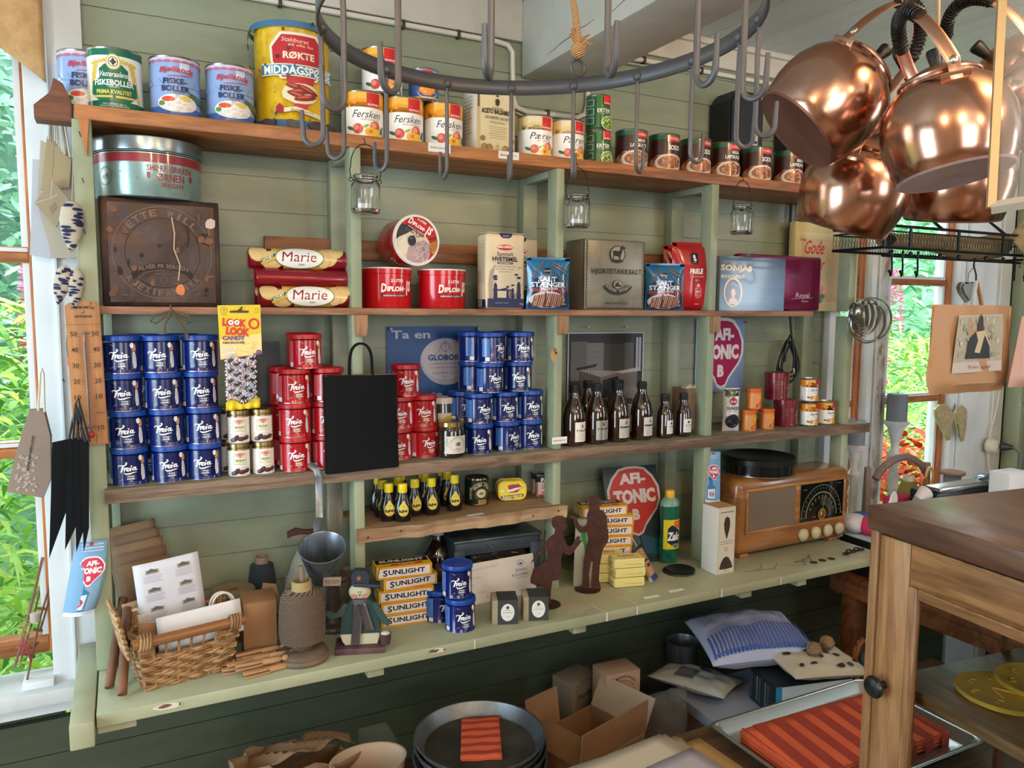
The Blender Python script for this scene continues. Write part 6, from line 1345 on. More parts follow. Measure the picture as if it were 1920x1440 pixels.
# brush
o=thing('scrubbing_brush','small wooden brush with blue and white bristles leaning against the soap bars','brush',(1.192,1.545,CZ0),0); M=T(0,0,.0)@RZ(.65)@RX(-.55)
m=MB(); m.box(-.021,.021,-.006,.006,.012,.085,wood('#b98f68','#9a7450',2,8),bev=.004,M=M); m.build('brush_handle',o)
m=MB()
for i in range(5):
    for j in range(3): m.tube([(-.016+.008*i,-.004+.004*j,.013),(-.017+.0085*i,-.005+.005*j,.0)],[.0016,.0030],mat('#27408c' if j==0 else '#c9c4b0',.7),seg=6,M=M)
b_=m.build('bristles',o); b_['kind']='stuff'
a=Art(.5); a.rect(-.012,.05,.012,.056,'#3a2420'); a.rect(-.010,.036,.010,.044,'#3a2420'); a.build('burned_mark',o,lambda u,v,of:tuple(M@Vector((u,-.006-of,v))))
# washing up bottle
o=thing('detergent_bottle','green washing up liquid bottle with yellow cap and yellow label','bottle',(1.318,1.648,CZ0),.0)
GT=mat('#0f5f4c',.12,coat=.7); r=.029
MB().lathe([(0,0),(r-.002,0),(r,.004),(r*.98,.06),(r*.9,.085),(r*.96,.12),(r,.150),(r*.98,.158)],GT,seg=40,ry=.8).build('bottle_body',o); MB().lathe([(r*.98,.158),(r*.9,.168),(r*.6,.178),(r*.42,.182),(0,.182)],mat('#6f9a88',.2,coat=.5),seg=36,ry=.8).build('bottle_shoulder',o); MB().lathe([(0,.180),(.0125,.180),(.0125,.197),(.0105,.200),(0,.200)],mat('#e0a81a',.35),seg=28).build('cap',o)
a=Art(.3); a.coat=.4; a.rect(-.034,.040,.026,.122,'#dccb1a'); a.rect(-.002,.098,.022,.118,'#e06a2c'); a.text('Svært',.010,.111,.014,.004,'#f0dcc8',.02,.2); a.poly([(-.022,.060),(-.020,.098),(-.008,.108),(.022,.088),(.020,.052),(.004,.044)],'#15244c'); a.text('Zalo',-.001,.076,.040,.024,'#eef0f2',.05,.15); a.text('ultra',.006,.053,.022,.008,'#8fc4d8',.03,.2)
a.build('printed_label',o,lambda u,v,of:((r+of)*math.sin(u/r),-(r+of)*math.cos(u/r)*.8-.0006,v),step=.003); 
# black tin lid and tags
o=thing('tin_lid','flat round dark metal lid lying on the counter beside the brush','lid',(1.288,1.566,CZ0)); MB().lathe([(0,.004),(.030,.004),(.036,.006),(.041,.004),(.0425,.001),(.041,0),(0,0)],mat('#33342f',.35,.6),seg=44).build('lid',o); MB().lathe([(0,.0),(.038,.0),(.0385,.003),(0,.0035)],mat('#26272a',.4,.6),seg=44,M=T(.003,-.003,.006)).build('upper_disc',o)
for px,py,s,lb in ((1222,1119,'Lano såpe kr 10','white price tag on the counter edge below the soap bars'),(1268,1107,'Oppvaskbørste 35','white price tag on the counter below the round lid')): p=onZ(px,py,CZ0); ptag(lb,p.x,p.y,CZ0-.0001,.042,.012,s,True,.0)
# tall white box
def wb(a,w,h):
    a.rect(.002,.002,w-.002,h-.002,'#d4cdbc'); a.frame(.002,.002,w-.002,h-.002,.0005,'#6a6458'); a.text('DUROANCE',w*.5,h*.93,w*.72,h*.022,'#3a342c',.02)
    a.poly([(w*.5,h*.52),(w*.36,h*.66),(w*.32,h*.76),(w*.38,h*.84),(w*.5,h*.865),(w*.62,h*.84),(w*.68,h*.76),(w*.64,h*.66)],'#3a3028'); a.poly([(w*.12,h*.08),(w*.2,h*.17),(w*.34,h*.24),(w*.5,h*.265),(w*.66,h*.24),(w*.8,h*.17),(w*.9,h*.08),(w*.5,h*.07)],'#3a3028')
    for k,t in enumerate(('Bouquet Parfumé','Scented Bouquet','Fleur','Fleur')): a.text(t,w*.5,h*(.49-.035*k-(.03 if k>1 else 0)),w*(.7 if k<2 else .2),h*.018,'#3a342c',0,.3)
    a.text('180ml',w*.5,h*.05,w*.3,h*.012,'#3a342c')
def wbs(a,w,h): a.ring(w*.4,h*.3,w*.3,h*.1,.0006,'#b4ac9c',22,1,5); a.ring(w*.65,h*.18,w*.25,h*.07,.0006,'#b4ac9c',20,2,6)
carton('scent_box','tall slim white box with brown leaf shapes standing beside the radio','box',1.388,1.530,CZ0,.060,.060,.178,mat('#d9d4c8',.45),.02,{'front':wb,'side':wbs})
MB().box(-.029,.029,-.029,.029,.1782,.1786,mat('#b98f5a',.6)).build('carton_top',[k for k in COL.objects if k.name=='scent_box'][0])
# hanging tonic tags on posts
def ribbon(label,x,y,z,w,h,curve,rot):
    o=thing('tonic_tag',label,'paper tag',(x,y,z),rot,'blue tonic paper tags')
    f=lambda u,v,of:(u-w/2+curve*(1-v/h)**2,-of-.012*math.sin(PI*min(1,u/w))*(1-v/h)-.010*(1-v/h),v)
    m=MB(); m.grid(8,14,lambda u,v:f(u*w,v*h,-.0004),mat('#7fa6c4',.5)); m.build('paper',o,solid=.0004)
    a=Art(.45); afi(a,w,h); a.build('printed_picture',o,f,step=.004)
    q=MB(); q.ball((0,-.004,h*.97),.0035,mat('#c8402c',.3),seg=8); q.build('pin_head',o)
ribbon('blue tonic paper tag pinned at the foot of the first post',-.068,1.590,1.035,.052,.132,-.026,-.1); ribbon('small blue tonic paper tag pinned to the fourth post beside the radio',1.424,1.601,1.080,.040,.138,.0,-.45)
# radio
o=thing('radio','vintage wooden table radio with cloth grille, black dial and four ivory knobs','radio',(1.718,1.575,CZ0),.02)
w2,d,h=.228,.135,.222; RWD=wood('#a06a34','#7a4a22',0,5,.3,coat=.6); RL=wood('#b37a3e','#8a5626',0,6,.35,coat=.4)
m=MB(); m.box(-w2,w2,0,d,.008,h,RWD,bev=.022,seg=5); m.build('cabinet',o)
m=MB(); m.box(-w2+.02,-w2+.055,.006,d-.02,0,.010,RWD,bev=.001); m.box(w2-.075,w2-.04,.006,d-.02,0,.010,RWD,bev=.001); m.build('base_feet',o)
m=MB()
for (x0,x1,z0,z1) in ((-.198,.205,.188,.196),(-.198,.205,.068,.076),(-.198,-.190,.076,.188),(.197,.205,.076,.188),(-.006,.012,.076,.188)): m.box(x0,x1,-.004,.006,z0,z1,RL,bev=.0015)
m.build('front_moulding',o)
MB().box(-.190,-.006,-.001,.004,.076,.188,weave('#b09c88','#8f7a68',300)).build('cloth_grille',o); MB().box(.012,.197,-.001,.004,.076,.188,mat('#0c0d0d',.06,coat=.8)).build('dial_glass',o)
a=Art(.25); A_='#a8a890'
for rr_ in (.084,.066,.064): a.ring(.104,.086,rr_,rr_*1.12,.0010,A_,40,0,PI)
for k in range(9): t=.3+.29*k; a.ring(.104,.086,.058,.064,.010,'#4a5038',4,t,t+.14)
for k in range(17): t=.15+.17*k; a.line([(.104+.074*math.cos(t),.086+.082*math.sin(t)),(.104+.080*math.cos(t),.086+.089*math.sin(t))],.0008,A_)
for k in range(20): t=.1+.085*k; a.line([(.104+.030*math.cos(t),.086+.034*math.sin(t)),(.104+.052*math.cos(t),.086+.058*math.sin(t))],.0006,'#8a8c80')
a.ell(.104,.093,.017,.017,'#8a6a2c',26); a.ell(.104,.093,.013,.013,'#5c4420',24); a.ell(.101,.095,.005,.007,'#a8843c',12); a.line([(.104,.093),(.116,.16)],.0007,'#c9c4a8')
for x in (.022,.07,.135,.186): a.ring(x,.084,.007,.006,.0008,A_,12,0,PI)
a.text('KORTBØLGE',.172,.180,.02,.002,A_); a.text('LANG',.03,.172,.014,.0025,A_); a.build('dial_print',o,front(0,-.001,0))
for x in (.028,.080,.131,.180):
    m=MB(); pr=[]; m.lathe([(0,-.0145),(.006,-.0150),(.012,-.0125),(.0145,-.011),(.0172,-.008),(.0180,-.004),(.0172,0),(0,0)],mat('#b8aa86',.4,coat=.2),seg=28,M=T(x,-.001,.040)@RX(-PI/2)@RX(PI)@Matrix.Diagonal((1,1,-1,1))); 
    for k in range(14): t=2*PI*k/14; m.ball((x+.0165*math.cos(t),-.007,.040+.0165*math.sin(t)),.0026,mat('#b8aa86',.4,coat=.2),seg=5)
    m.build('knob',o)
o=thing('round_tin','shallow round black tin resting on top of the wooden radio','tin',(1.640,1.650,CZ0+.2225)); BKT=mat('#141517',.18,.3,coat=.5)
MB().lathe([(0,0),(.098,0),(.1005,.002),(.1005,.034),(0,.034)],BKT,seg=60).build('tin_body',o); MB().lathe([(.1005,.030),(.103,.031),(.103,.046),(.1005,.049),(.09,.0495),(.086,.048),(0,.048)],mat('#1a1b1c',.32,.3),seg=60).build('lid',o); MB().lathe([(.0995,-.0005),(.1015,.0005),(.1015,.002)],STEEL,seg=60).build('bottom_rim',o)
for px,py,q in ((1526,1055,'leftmost of the three'),(1542,1051,'middle of the three'),(1559,1048,'rightmost of the three')):
    p=onZ(px,py,CZ0); o=MB().lathe([(0,0),(.0098,0),(.0102,.0008),(.0095,.0018),(0,.0018)],mat('#4a3c30',.4,.8),seg=24).build('coin',loc=(p.x,p.y,CZ0)); tag(o,'old dark coin lying on the counter before the radio, '+q,'coin','old coins')
p=onZ(1600,1036,CZ0); o=thing('iron_chain','short dark forged iron chain lying at the right end of the counter','chain',(p.x,p.y,CZ0),.1)
for k in range(5):
    m=MB(); pts=[(.012*math.cos(t),.005*math.sin(t),0) for t in [2*PI*i/14 for i in range(14)]]; m.tube(pts,.0022,mat('#2b1f1a',.5,.5),closed=True,seg=6,M=T(-.034+.0175*k,.003*(k%2),.0032+.002*(k%2))@RX(.9*(k%2))); m.build('link',o)
# ================= COUNTER, LEFT =================
# wicker basket
WK=mat('#7c5634',.5,var=('#b89468',18,(1,1,1),.4,.65)); WK2=mat('#a88458',.5,var=('#6a4626',20,(1,1,1),.4,.65))
BX,BY,BR_=.078,1.530,.36
o=thing('wicker_basket','brown wicker basket with wooden rod handles holding papers at the counter left end','basket',(BX,BY,CZ0),.17)
def rect_loop(wx,wy,z,n=56,amp=0,ph=0,fr=14):
    q=[]; P=2*(wx+wy)
    for i in range(n):
        s=P*i/n
        if s<wx: x,y=-wx/2+s,-wy/2; nx,ny=0,-1
        elif s<wx+wy: x,y=wx/2,-wy/2+(s-wx); nx,ny=1,0
        elif s<2*wx+wy: x,y=wx/2-(s-wx-wy),wy/2; nx,ny=0,1
        else: x,y=-wx/2,wy/2-(s-2*wx-wy); nx,ny=-1,0
        c=amp*math.sin(2*PI*fr*i/n+ph); q.append((x+nx*c,y+ny*c,z+R(-.0012,.0012)))
    return q
random.seed(17)
m=MB(); nrow=10
for k in range(nrow):
    t=k/nrow; wx=.150+.024*t; wy=.085+.035*t; z=.004+.0092*k
    for j in (0,1):
        L=rect_loop(wx,wy,z+.0042*j,72,.0042,PI*(k%2)+j*.9,12)
        if z<.066: m.tube(L,.0036,WK if (k+j)%2 else WK2,closed=True,seg=6)
        else: # leave an opening in the front long side
            L2=[p for p in L]; i0=4; i1=int(72*wx/(2*(wx+wy)))-4; L2=L[i1:]+L[:i0]; m.tube(L2,.0036,WK if (k+j)%2 else WK2,seg=6)
wv=m.build('woven_side',o); 
m=MB()
for s in range(26):
    P=rect_loop(1,1,0,26)
    a_=rect_loop(.150,.085,.0,26)[s]; b_=rect_loop(.174,.120,.094,26)[s]
    m.tube([a_,b_],.0024,WK2,seg=5)
m.box(-.075,.075,-.042,.042,.0,.004,WK2); m.build('stakes_and_base',o)
RD_=wood('#9c6a3e','#7a4a26',0,6,.4)
for s in (-1,1): MB().tube([(-.096,s*.064,.098),(.096,s*.064,.100)],.0095,RD_ if s<0 else RD_,seg=14).build('rod_handle',o)
for sx in (-1,1):
    for sy in (-1,1):
        m=MB()
        for k in range(4): x=sx*(.070+.0052*k); m.tube([(x+.002*math.sin(t),sy*.064+.0125*math.cos(t),.099+.0135*math.sin(t)) for t in [2*PI*i/12 for i in range(12)]],.0026,WK,closed=True,seg=6)
        m.build('handle_lashing',o)
# rising plaited end of the basket on the left
m=MB()
for k in range(9): z=.07+.010*k; m.tube([(-.100-.002*k,-.058+.02*(k/9),z),(-.106-.002*k,-.02,z+.010),(-.102-.002*k,.03,z+.004)],.0042,WK if k%2 else WK2,seg=6)
m.build('plaited_end',o)
# papers in the basket
def sheet(name,label,cat,x,y,z,w,h,c,rx,ry,rz,draw=None,bend=.0,th=.0006,group=None):
    o=thing(name,label,cat,(x,y,z)); o.rotation_euler=(rx,ry,rz); o['group']=group or 'papers'
    if not group: del o['group']
    f=lambda u,v,of:(u-w/2,-of-bend*math.sin(PI*u/w)-bend*.6*(v/h)**2,v)
    m=MB(); m.grid(8,8,lambda u,v:f(u*w,v*h,-.0004),mat(c,.75)); m.build('paper',o,solid=th)
    if draw: a=Art(.7); draw(a,w,h); a.build('printing',o,f)
    return o
def labels_(a,w,h):
    a.rect(w*.5,0,w*.502,h,'#c9c9d0')
    for r_ in range(4):
        for c_ in range(2):
            x=w*(.27+.48*c_); z=h*(.86-.24*r_); a.rect(x-.012,z-.002,x+.012,z+.007,'#a8a49c'); a.poly([(x-.010,z+.004),(x-.002,z+.009),(x+.010,z+.005),(x+.010,z+.001),(x-.010,z+.001)],'#5f5c56')
            for q in range(4): a.rect(x-.017+.001*(q%2),z-.006-.0035*q,x+.017-.002*(q%3),z-.0052-.0035*q,'#8a8a98')
sheet('label_sheet','white sheet printed with two columns of small labels standing in the basket','paper',.070,1.575,CZ0+.055,.118,.150,'#cfd0d8',-.14,-.08,.12,labels_,.004)
sheet('envelope','white envelope propped across the front of the wicker basket','envelope',.112,1.505,CZ0+.062,.150,.062,'#d8d6d8',-.25,-.06,.10,None,.003)
sheet('envelope','brown card half hidden behind the white envelope in the basket','envelope',.035,1.512,CZ0+.060,.07,.048,'#8f6a48',-.2,.1,.12,None,.002)
sheet('envelope','white envelope seen through the opening of the basket front','envelope',.090,1.500,CZ0+.014,.11,.06,'#c9c6c4',-.2,.03,.15,None,.002)
for k in range(3): sheet('envelope','tan and white envelope edge standing in the basket, %s one'%['left','middle','right'][k],'envelope',.008+.012*k,1.585-.006*k,CZ0+.045,.05,.085-.01*k,['#a88a68','#cfc9c0','#c4bdb4'][k],-.1,-.06,.3,None,.001,group='envelopes at the left of the basket')
for k in range(5): sheet('kraft_bag','flat brown paper bag leaning on the wall, %s of five'%['rearmost','second','third','fourth','front'][k],'bag',.018+.003*k,1.735-.016*k,CZ0+.075-.002*k,.096,.165-.013*k,'#6f5844' if k%2 else '#7c6248',-.14,-.13+.01*k,.06,None,.002,.0016,'stack of flat kraft bags')
o=thing('twisted_cord','white twisted paper cord looping above the papers in the basket','cord',(.150,1.552,CZ0+.09))
for k in range(2): MB().tube([(-.022+.004*k+.022*(1-math.cos(t)),-.006*k,.045*math.sin(t)**.6 if 0<t<PI else 0) for t in [PI*i/14 for i in range(15)]],.0022,mat('#d0ccc4',.7),seg=6).build('cord',o)
# plastic cup, sticks
o=thing('plastic_cup','translucent white plastic cup half hidden behind the first post','cup',(-.012,1.69,CZ0)); MB().lathe([(0,0),(.026,0),(.031,.075),(.0325,.076),(.0325,.078),(.030,.0775),(.025,.002),(0,.002)],mat('#b4bcb8',.4,trans=.3,ior=1.1),seg=30).build('cup_body',o)
BKW=mat('#7c5438',.6,var=('#5a3a26',14,(1,1,.4),.4,.6),bump=(60,.4))
for (x,y,x2,y2,z2,lb) in ((-.026,1.462,-.014,1.575,.115,'front'),(-.047,1.50,-.020,1.62,.12,'rear')):
    o=thing('cinnamon_stick','long rolled cinnamon bark stick leaning beside the wicker basket, '+lb+' one','stick',(x,y,CZ0+.008),0,'cinnamon bark sticks'); v=Vector((x2-x,y2-y,z2))
    q=MB(); n=18; M=v.to_track_quat('Z','Y').to_matrix().to_4x4(); q.lathe([(.0078,0),(.0085,v.length*.5),(.008,v.length),(.0055,v.length),(.0055,0),(.0078,0)],BKW,seg=16,M=M,a0=.3,a1=2*PI-.1); q.tube([M@Vector((.003,0,.001)),M@Vector((.003,0,v.length))],.0034,BKW,seg=8); q.build('bark_roll',o)
# small brown box with flap
o=thing('kraft_box','small brown cardboard box with tuck lid between the basket and twine cone','box',(.222,1.560,CZ0),-.06)
m=MB(); KB=mat('#8a6440',.7,bump=(80,.1)); m.box(-.033,.030,-.034,.034,0,.112,KB,bev=.001); m.build('carton',o); m=MB(); m.box(-.033,.030,-.034,.034,.1125,.1140,KB,bev=.0005,M=T(0,0,.0)@RX(.0)); m.build('lid',o)
m=MB(); m.prism([(0,0),(.052,.0),(.04,.060),(.014,.066)],0,.001,KB,M=T(-.0,.040,.055)@RX(-.4)); m.build('open_flap',o)
a=Art(.6); a.rect(.014,.006,.030,.045,'#b8b4a8'); 
for k in range(8): a.rect(.016,.009+.004*k,.028,.011+.004*k,'#3a3a36')
for k in range(8): a.rect(.02,.060+.005*k,.05,.0612+.005*k,'#5f4228')
a.build('printed_side',o,leftf(-.033,.034,0)); 
# clothes pegs
@named('clothes_peg')
def peg(o):
    m=MB(); Wd=wood('#b48a60','#96704a',0,9,.5)
    m.lathe([(0,.050),(.0045,.049),(.0062,.045),(.0056,.0405),(.0034,.038),(.0040,.035),(.0058,.030),(.0062,.020),(.006,.0)],Wd,seg=12,M=RY(PI/2))
    m.box(-.048,.001,-.0058,.0058,.0012,.0058,Wd,bev=.0012); m.box(-.048,.001,-.0058,.0058,-.0058,-.0012,Wd,bev=.0012); m.build('peg_body',o)
pg=[(.222,1.452,.006,.12,'frontmost'),(.232,1.472,.006,-.02,'second from the counter edge'),(.236,1.494,.006,.10,'third from the counter edge'),(.210,1.462,.018,.05,'lying across the front pegs'),(.226,1.484,.018,-.05,'upper one next to the twine cone stand'),(.200,1.500,.006,.3,'left, against the kraft box'),(.188,1.476,.006,-.1,'nearest the basket'),(.196,1.478,.018,.2,'upper one nearest the basket'),(.216,1.510,.0185,.1,'topmost against the kraft box')]
for x,y,z,rz,lb in pg: place('pg',peg,'wooden clothes peg with round head, '+lb,'clothes peg',(x,y,CZ0+z),rz,'wooden clothes pegs')
# yarn cones
TWB=weave('#857060','#3c2c20',110,.95,.30)
o=thing('twine_cone','tall cone of brown twine on a round wooden stand with a dowel','twine',(.292,1.487,CZ0))
OW=mat('#5a4a3c',.6,var=('#6f5d4c',14,(1,1,1),.4,.65),bump=(40,.3))
MB().lathe([(0,0),(.050,0),(.052,.006),(.050,.011),(.046,.013),(.046,.018),(.038,.022),(.014,.023),(0,.023)],OW,seg=44).build('round_stand',o)
MB().lathe([(.020,.023),(.022,.024),(.0215,.032),(.032,.034),(.0425,.040),(.0450,.055),(.0445,.095),(.041,.125),(.034,.137),(.020,.140)],TWB,seg=44).build('wound_twine',o)
MB().lathe([(.020,.137),(.0185,.158),(.0165,.158),(.0165,.135)],mat('#a08a5c',.6),seg=30).build('cardboard_core',o); MB().tube([(.002,.002,.02),(.002,.002,.163),(.001,.002,.178),(0,.002,.186)],[.0052,.0055,.0062,.005],wood('#8a7868','#6c5c4e',2,8),seg=12).build('dowel',o)
def ycone(label,x,y,r0,r1,h,c1,c2,sc=380): 
    o=thing('yarn_cone',label,'yarn',(x,y,CZ0)); MB().lathe([(0,.0),(r0*.9,.0),(r0,.01),(r0*.97,h*.4),((r0+r1)*.5,h*.75),(r1,h-.004),(r1*.6,h)],weave(c1,c2,sc*.35,.95,.3),seg=36).build('wound_yarn',o); MB().lathe([(r1*.62,h-.004),(r1*.56,h+.014),(r1*.42,h+.014),(r1*.42,h-.01)],mat('#8a7660',.7),seg=24).build('cardboard_core',o)
ycone('dark blue grey yarn cone standing by the wall behind the basket',.252,1.715,.033,.024,.130,'#3c464c','#2a3238')
ycone('small beige cone between the blue grey yarn and the white yarn',.305,1.70,.014,.010,.085,'#8a7864','#6c5c4a')
ycone('large cream white yarn cone behind the galvanised scoop',.353,1.680,.062,.026,.170,'#b9b09e','#8f8878',300)
o=thing('twine_spool','beige twine spool with dark hole in its top behind the paper envelope','yarn',(.185,1.66,CZ0)); MB().lathe([(0,0),(.043,.0),(.045,.003),(.045,.096),(.042,.1),(.012,.1),(.010,.098),(.010,.06),(0,.06)],weave('#a08c6c','#857252',400),seg=40).build('wound_twine',o)
o=thing('string_cone','pale twine cone at the foot of the rear post behind the spool stand','yarn',(.430,1.66,CZ0)); MB().lathe([(0,0),(.030,0),(.034,.01),(.030,.10),(.012,.112),(0,.112)],weave('#9a8868','#7a6a4c',420,.9,.3),seg=32).build('wound_twine',o)
o=thing('tall_spool','dark turned wooden spool stand behind the brown twine cone','spool',(.380,1.602,CZ0)); MB().lathe([(0,.0),(.034,0),(.036,.006),(.034,.012),(.016,.016),(.013,.03),(.012,.095),(.015,.104),(.034,.108),(.036,.113),(.034,.120),(.010,.123),(0,.123)],mat('#3c2e26',.45,var=('#54402f',14,(1,1,1),.4,.7)),seg=40).build('spool_body',o)
MB().prism([(-.030,.0),(-.02,.004),(0,.006),(.03,.0),(.028,.012),(.006,.014),(-.012,.020),(-.03,.012)],0,.012,mat('#4a2a22',.6)).build('bark_piece',None,loc=(.332,1.675,CZ0+.188)); tag([k for k in COL.objects if k.name=='bark_piece'][0],'small dark bark piece lying on top of the cream yarn cone','bark')
# galvanised scoop hanging from the third shelf
o=thing('metal_scoop','galvanised funnel cup with long flat handle hooked over the third shelf','scoop',(.350,1.548,CZ0+.133)); GV=mat('#8a929a',.35,.85,var=('#6b737b',60,(1,1,.12),.4,.65))
M=RX(.42)@RY(-.12)
MB().lathe([(0,.003),(.028,.003),(.046,.083),(.0475,.084),(.0478,.0855),(.0462,.0862),(.0445,.084),(.0268,.005),(0,.005)],GV,seg=44,M=M).build('cup',o); MB().lathe([(0,.0055),(.0262,.0055),(.0262,.0062),(0,.0062)],mat('#a8884c',.3,.9),seg=36,M=M).build('cup_bottom',o)
e=M@Vector((0,.046,.070)); MB().tube([(e.x,e.y,e.z),(e.x-.001,e.y+.004,e.z+.03),(e.x+.004,e.y-.0,.125),(e.x+.010,.040,.170),(e.x+.010,.038,.205),(e.x+.005,.040,.222),(e.x-.006,.050,.2305),(e.x-.008,.058,.2308)],.0012,GV,seg=10,flat=6.5).build('handle',o)
# snowman
o=thing('snowman_figure','flat wooden snowman with green coat, top hat and checked scarf on a purple base','figure',(.406,1.480,CZ0),-.32); o.scale=(1.14,1.14,1.12)
PG=mat('#1f3a36',.55); NV=mat('#232c38',.5); CRM=mat('#b8b294',.6)
MB().box(-.043,.043,-.026,.026,0,.011,mat('#4a2a34',.5,var=('#6a5248',9,(1,1,1),.5,.7)),bev=.001).build('base',o)
m=MB(); m.prism([(-.026,.011),(.030,.011),(.034,.025),(.0345,.031),(-.0345,.031),(-.031,.018)],-.009,.009,CRM,bev=.0008); m.build('white_bottom',o)
m=MB(); m.prism([(-.0345,.031),(.0345,.031),(.035,.05),(.030,.075),(.018,.092),(.012,.096),(-.012,.096),(-.022,.086),(-.032,.066)],-.0092,.0092,PG,bev=.0008); m.build('green_coat',o)
for s in (-1,1):
    m=MB(); m.prism([(s*.020,.088),(s*.028,.090),(s*.040,.072),(s*.052,.052) if s>0 else (-.056,.078),(s*.050,.044) if s>0 else (-.060,.070),(s*.040,.048) if s>0 else (-.050,.062),(s*.030,.066)],-.0125,-.0094,mat('#2c4440',.5),bev=.0006); m.build('arm',o)
MB().box(-.0115,.0115,-.008,.008,.093,.120,CRM,bev=.006,seg=3).build('head_core',o); MB().ball((0,0,.106),.0185,CRM,1.05,.5,.9,seg=14).build('head',o)
a=Art(.5); a.ell(-.010,.101,.0048,.0042,'#b07868',14); a.ell(.010,.101,.0048,.0042,'#b07868',14); a.ell(-.002,.109,.0010,.0012,'#17171a',8); a.ell(.0025,.109,.0010,.0012,'#17171a',8); a.poly([(-.001,.106),(.0025,.104),(-.0005,.1015)],'#3a2420'); a.build('painted_face',o,lambda u,v,of:(u,-.0094-of-max(0,(.0006-abs(u)*.05)),v))
MB().box(-.024,.024,-.012,.012,.117,.124,NV,bev=.003,M=T(0,0,0)@RY(.10)).build('hat_brim',o); m=MB(); m.prism([(-.0145,.122),(.016,.120),(.018,.138),(.012,.147),(-.008,.148),(-.014,.141)],-.009,.009,NV,bev=.001); m.build('hat_crown',o)
a=Art(.5); a.poly([(.0055*(1 if k%2==0 else .42)*math.sin(k*PI/5),.134+.0065*(1 if k%2==0 else .42)*math.cos(k*PI/5)) for k in range(10)],'#9a5236'); a.build('star',o,front(-.001,-.0091,0))
m=MB(); 
def scarf(name,pts):
    a=Art(.9); f=lambda u,v,of:(u,-.0135-of,v); x0,x1,z0,z1,sk=pts
    m=MB(); m.prism([(x0,z0),(x1,z0),(x1+sk,z1),(x0+sk,z1)],-.0128,-.0096,mat('#8a8078',.9)); sc=m.build(name,o)
    for k in range(int((z1-z0)/.003)): a.rect(x0+sk*(k*.003)/(z1-z0),z0+.003*k,x1+sk*(k*.003)/(z1-z0),z0+.003*k+.0015,'#463c44')
    for k in range(int((x1-x0)/.003)): a.poly([(x0+.003*k,z0),(x0+.003*k+.0014,z0),(x0+.003*k+.0014+sk,z1),(x0+.003*k+sk,z1)],'#342c34')
    a.build('check_pattern',sc,lambda u,v,of:(u,-.0128-of,v))
scarf('scarf_end',(-.016,.0,.014,.088,.006)); scarf('scarf_end',(.010,.024,.038,.088,-.014))
m=MB(); m.lathe([(.0145,-.005),(.0155,0),(.0145,.005),(.012,.0),(.0145,-.005)],mat('#5a5058',.9),seg=20,M=T(0,-.002,.091),ry=.8); m.build('scarf_wrap',o)
m=MB(); m.lathe([(0,0),(.0085,0),(.0105,.020),(.0095,.020),(.008,.003),(0,.003)],mat('#4a3232',.5),seg=20,M=T(.044,-.012,.0115)); m.build('bucket',o); MB().ball((.044,-.012,.030),.009,mat('#c9c6be',.8),1,1,.5,seg=8).build('bucket_snow',o)
m=MB(); m.tube([(.035,-.010,.150),(.03,-.009,.125),(.02,-.008,.1)],.0006,WIRE,seg=4) ; m.build('sign_wire',o)
o=thing('snow_sign','tiny framed sign with hand lettering hanging on the scoop behind the snowman','sign',onY(622,1100,1.50)); o.rotation_euler=(0,.08,-.15)
MB().box(-.019,.019,0,.008,0,.021,mat('#2c2a28',.5),bev=.001).build('block',o); a=Art(.6); a.rect(-.0175,.0015,.0175,.0195,'#8f8270'); a.text('MORE SNOW',0,.0105,.029,.008,'#3a3028'); a.build('lettering',o,front(0,0,0))
# ================= LEFT SIDE =================
# valance
CU=mat('#b08a5c',.85,var=('#c29c6c',30,(1,1,1),.4,.6),bump=(70,.2))
o=thing('paper_valance','tan paper valance with scalloped lower edge across the top of the left window','valance',(-.36,1.725,2.06))
def vz(u): x=-.36+.36*u; return 0
m=MB()
def vf(u,v):
    x=-.04+.288*u; lo=.105-.15*max(0,(u-.25)/.75)**1.1 if u>.25 else .105; z=lo+(.36-lo)*v
    return (x,-.010*math.sin(u*8+1)-.006*math.sin(v*6),z)
m.grid(30,12,vf,CU); m.build('paper',o,solid=.0008); 
m=MB(); m.tube([(-.30,.02,.35),(.24,.02,.35)],.004,NAIL); m.build('rod',o)
# hanging white and cream bags on the left
def flat_bag(name,label,pts,y,c,th=.004,group='white and cream paper bags hanging by the left window',draw=None,handles=None):
    P=[onY(px,py,y) for px,py in pts]; cx=sum(p.x for p in P)/len(P); cz=min(p.z for p in P)
    o=thing(name,label,'bag',(cx,y,cz),0,group); out=[(p.x-cx,p.z-cz) for p in P]
    m=MB(); m.prism(out,0,th,mat(c,.8,spec=.2,bump=(25,.25)),bev=.0006); m.build('bag_body',o)
    if draw: a=Art(.7); draw(a,lambda px,py:(onY(px,py,y).x-cx,onY(px,py,y).z-cz)); a.build('creases_and_print',o,front(0,0,0),e=3e-5)
    if handles:
        for h_ in handles: MB().tube([(onY(px,py,y).x-cx,-.004,onY(px,py,y).z-cz) for px,py in h_],.0022,mat('#c9c1ae',.75),seg=6).build('cord_handle',o)
    return o
flat_bag('paper_bag','white paper bag hanging furthest left behind the cream bags',[(61,298),(100,302),(96,485),(56,478)],1.748,'#b9bec6')
flat_bag('paper_bag','cream paper bag hanging behind the folded envelope bags, lowest edge visible',[(76,262),(144,300),(150,484),(98,484),(70,380)],1.736,'#b5ad9c',handles=[[(106,300),(104,220),(109,214)],[(128,300),(116,230),(111,214)]])
flat_bag('paper_bag','cream paper bag with slanted top hanging by the left window',[(88,255),(134,300),(130,352),(76,356)],1.722,'#a89878',draw=lambda a,q:a.line([q(102,270),q(98,330)],.0008,'#8f8064'),handles=[[(92,262),(94,215),(104,205),(104,265)],[(108,270),(106,212),(112,205),(118,285)],[(122,290),(113,222),(118,212),(132,296)]])
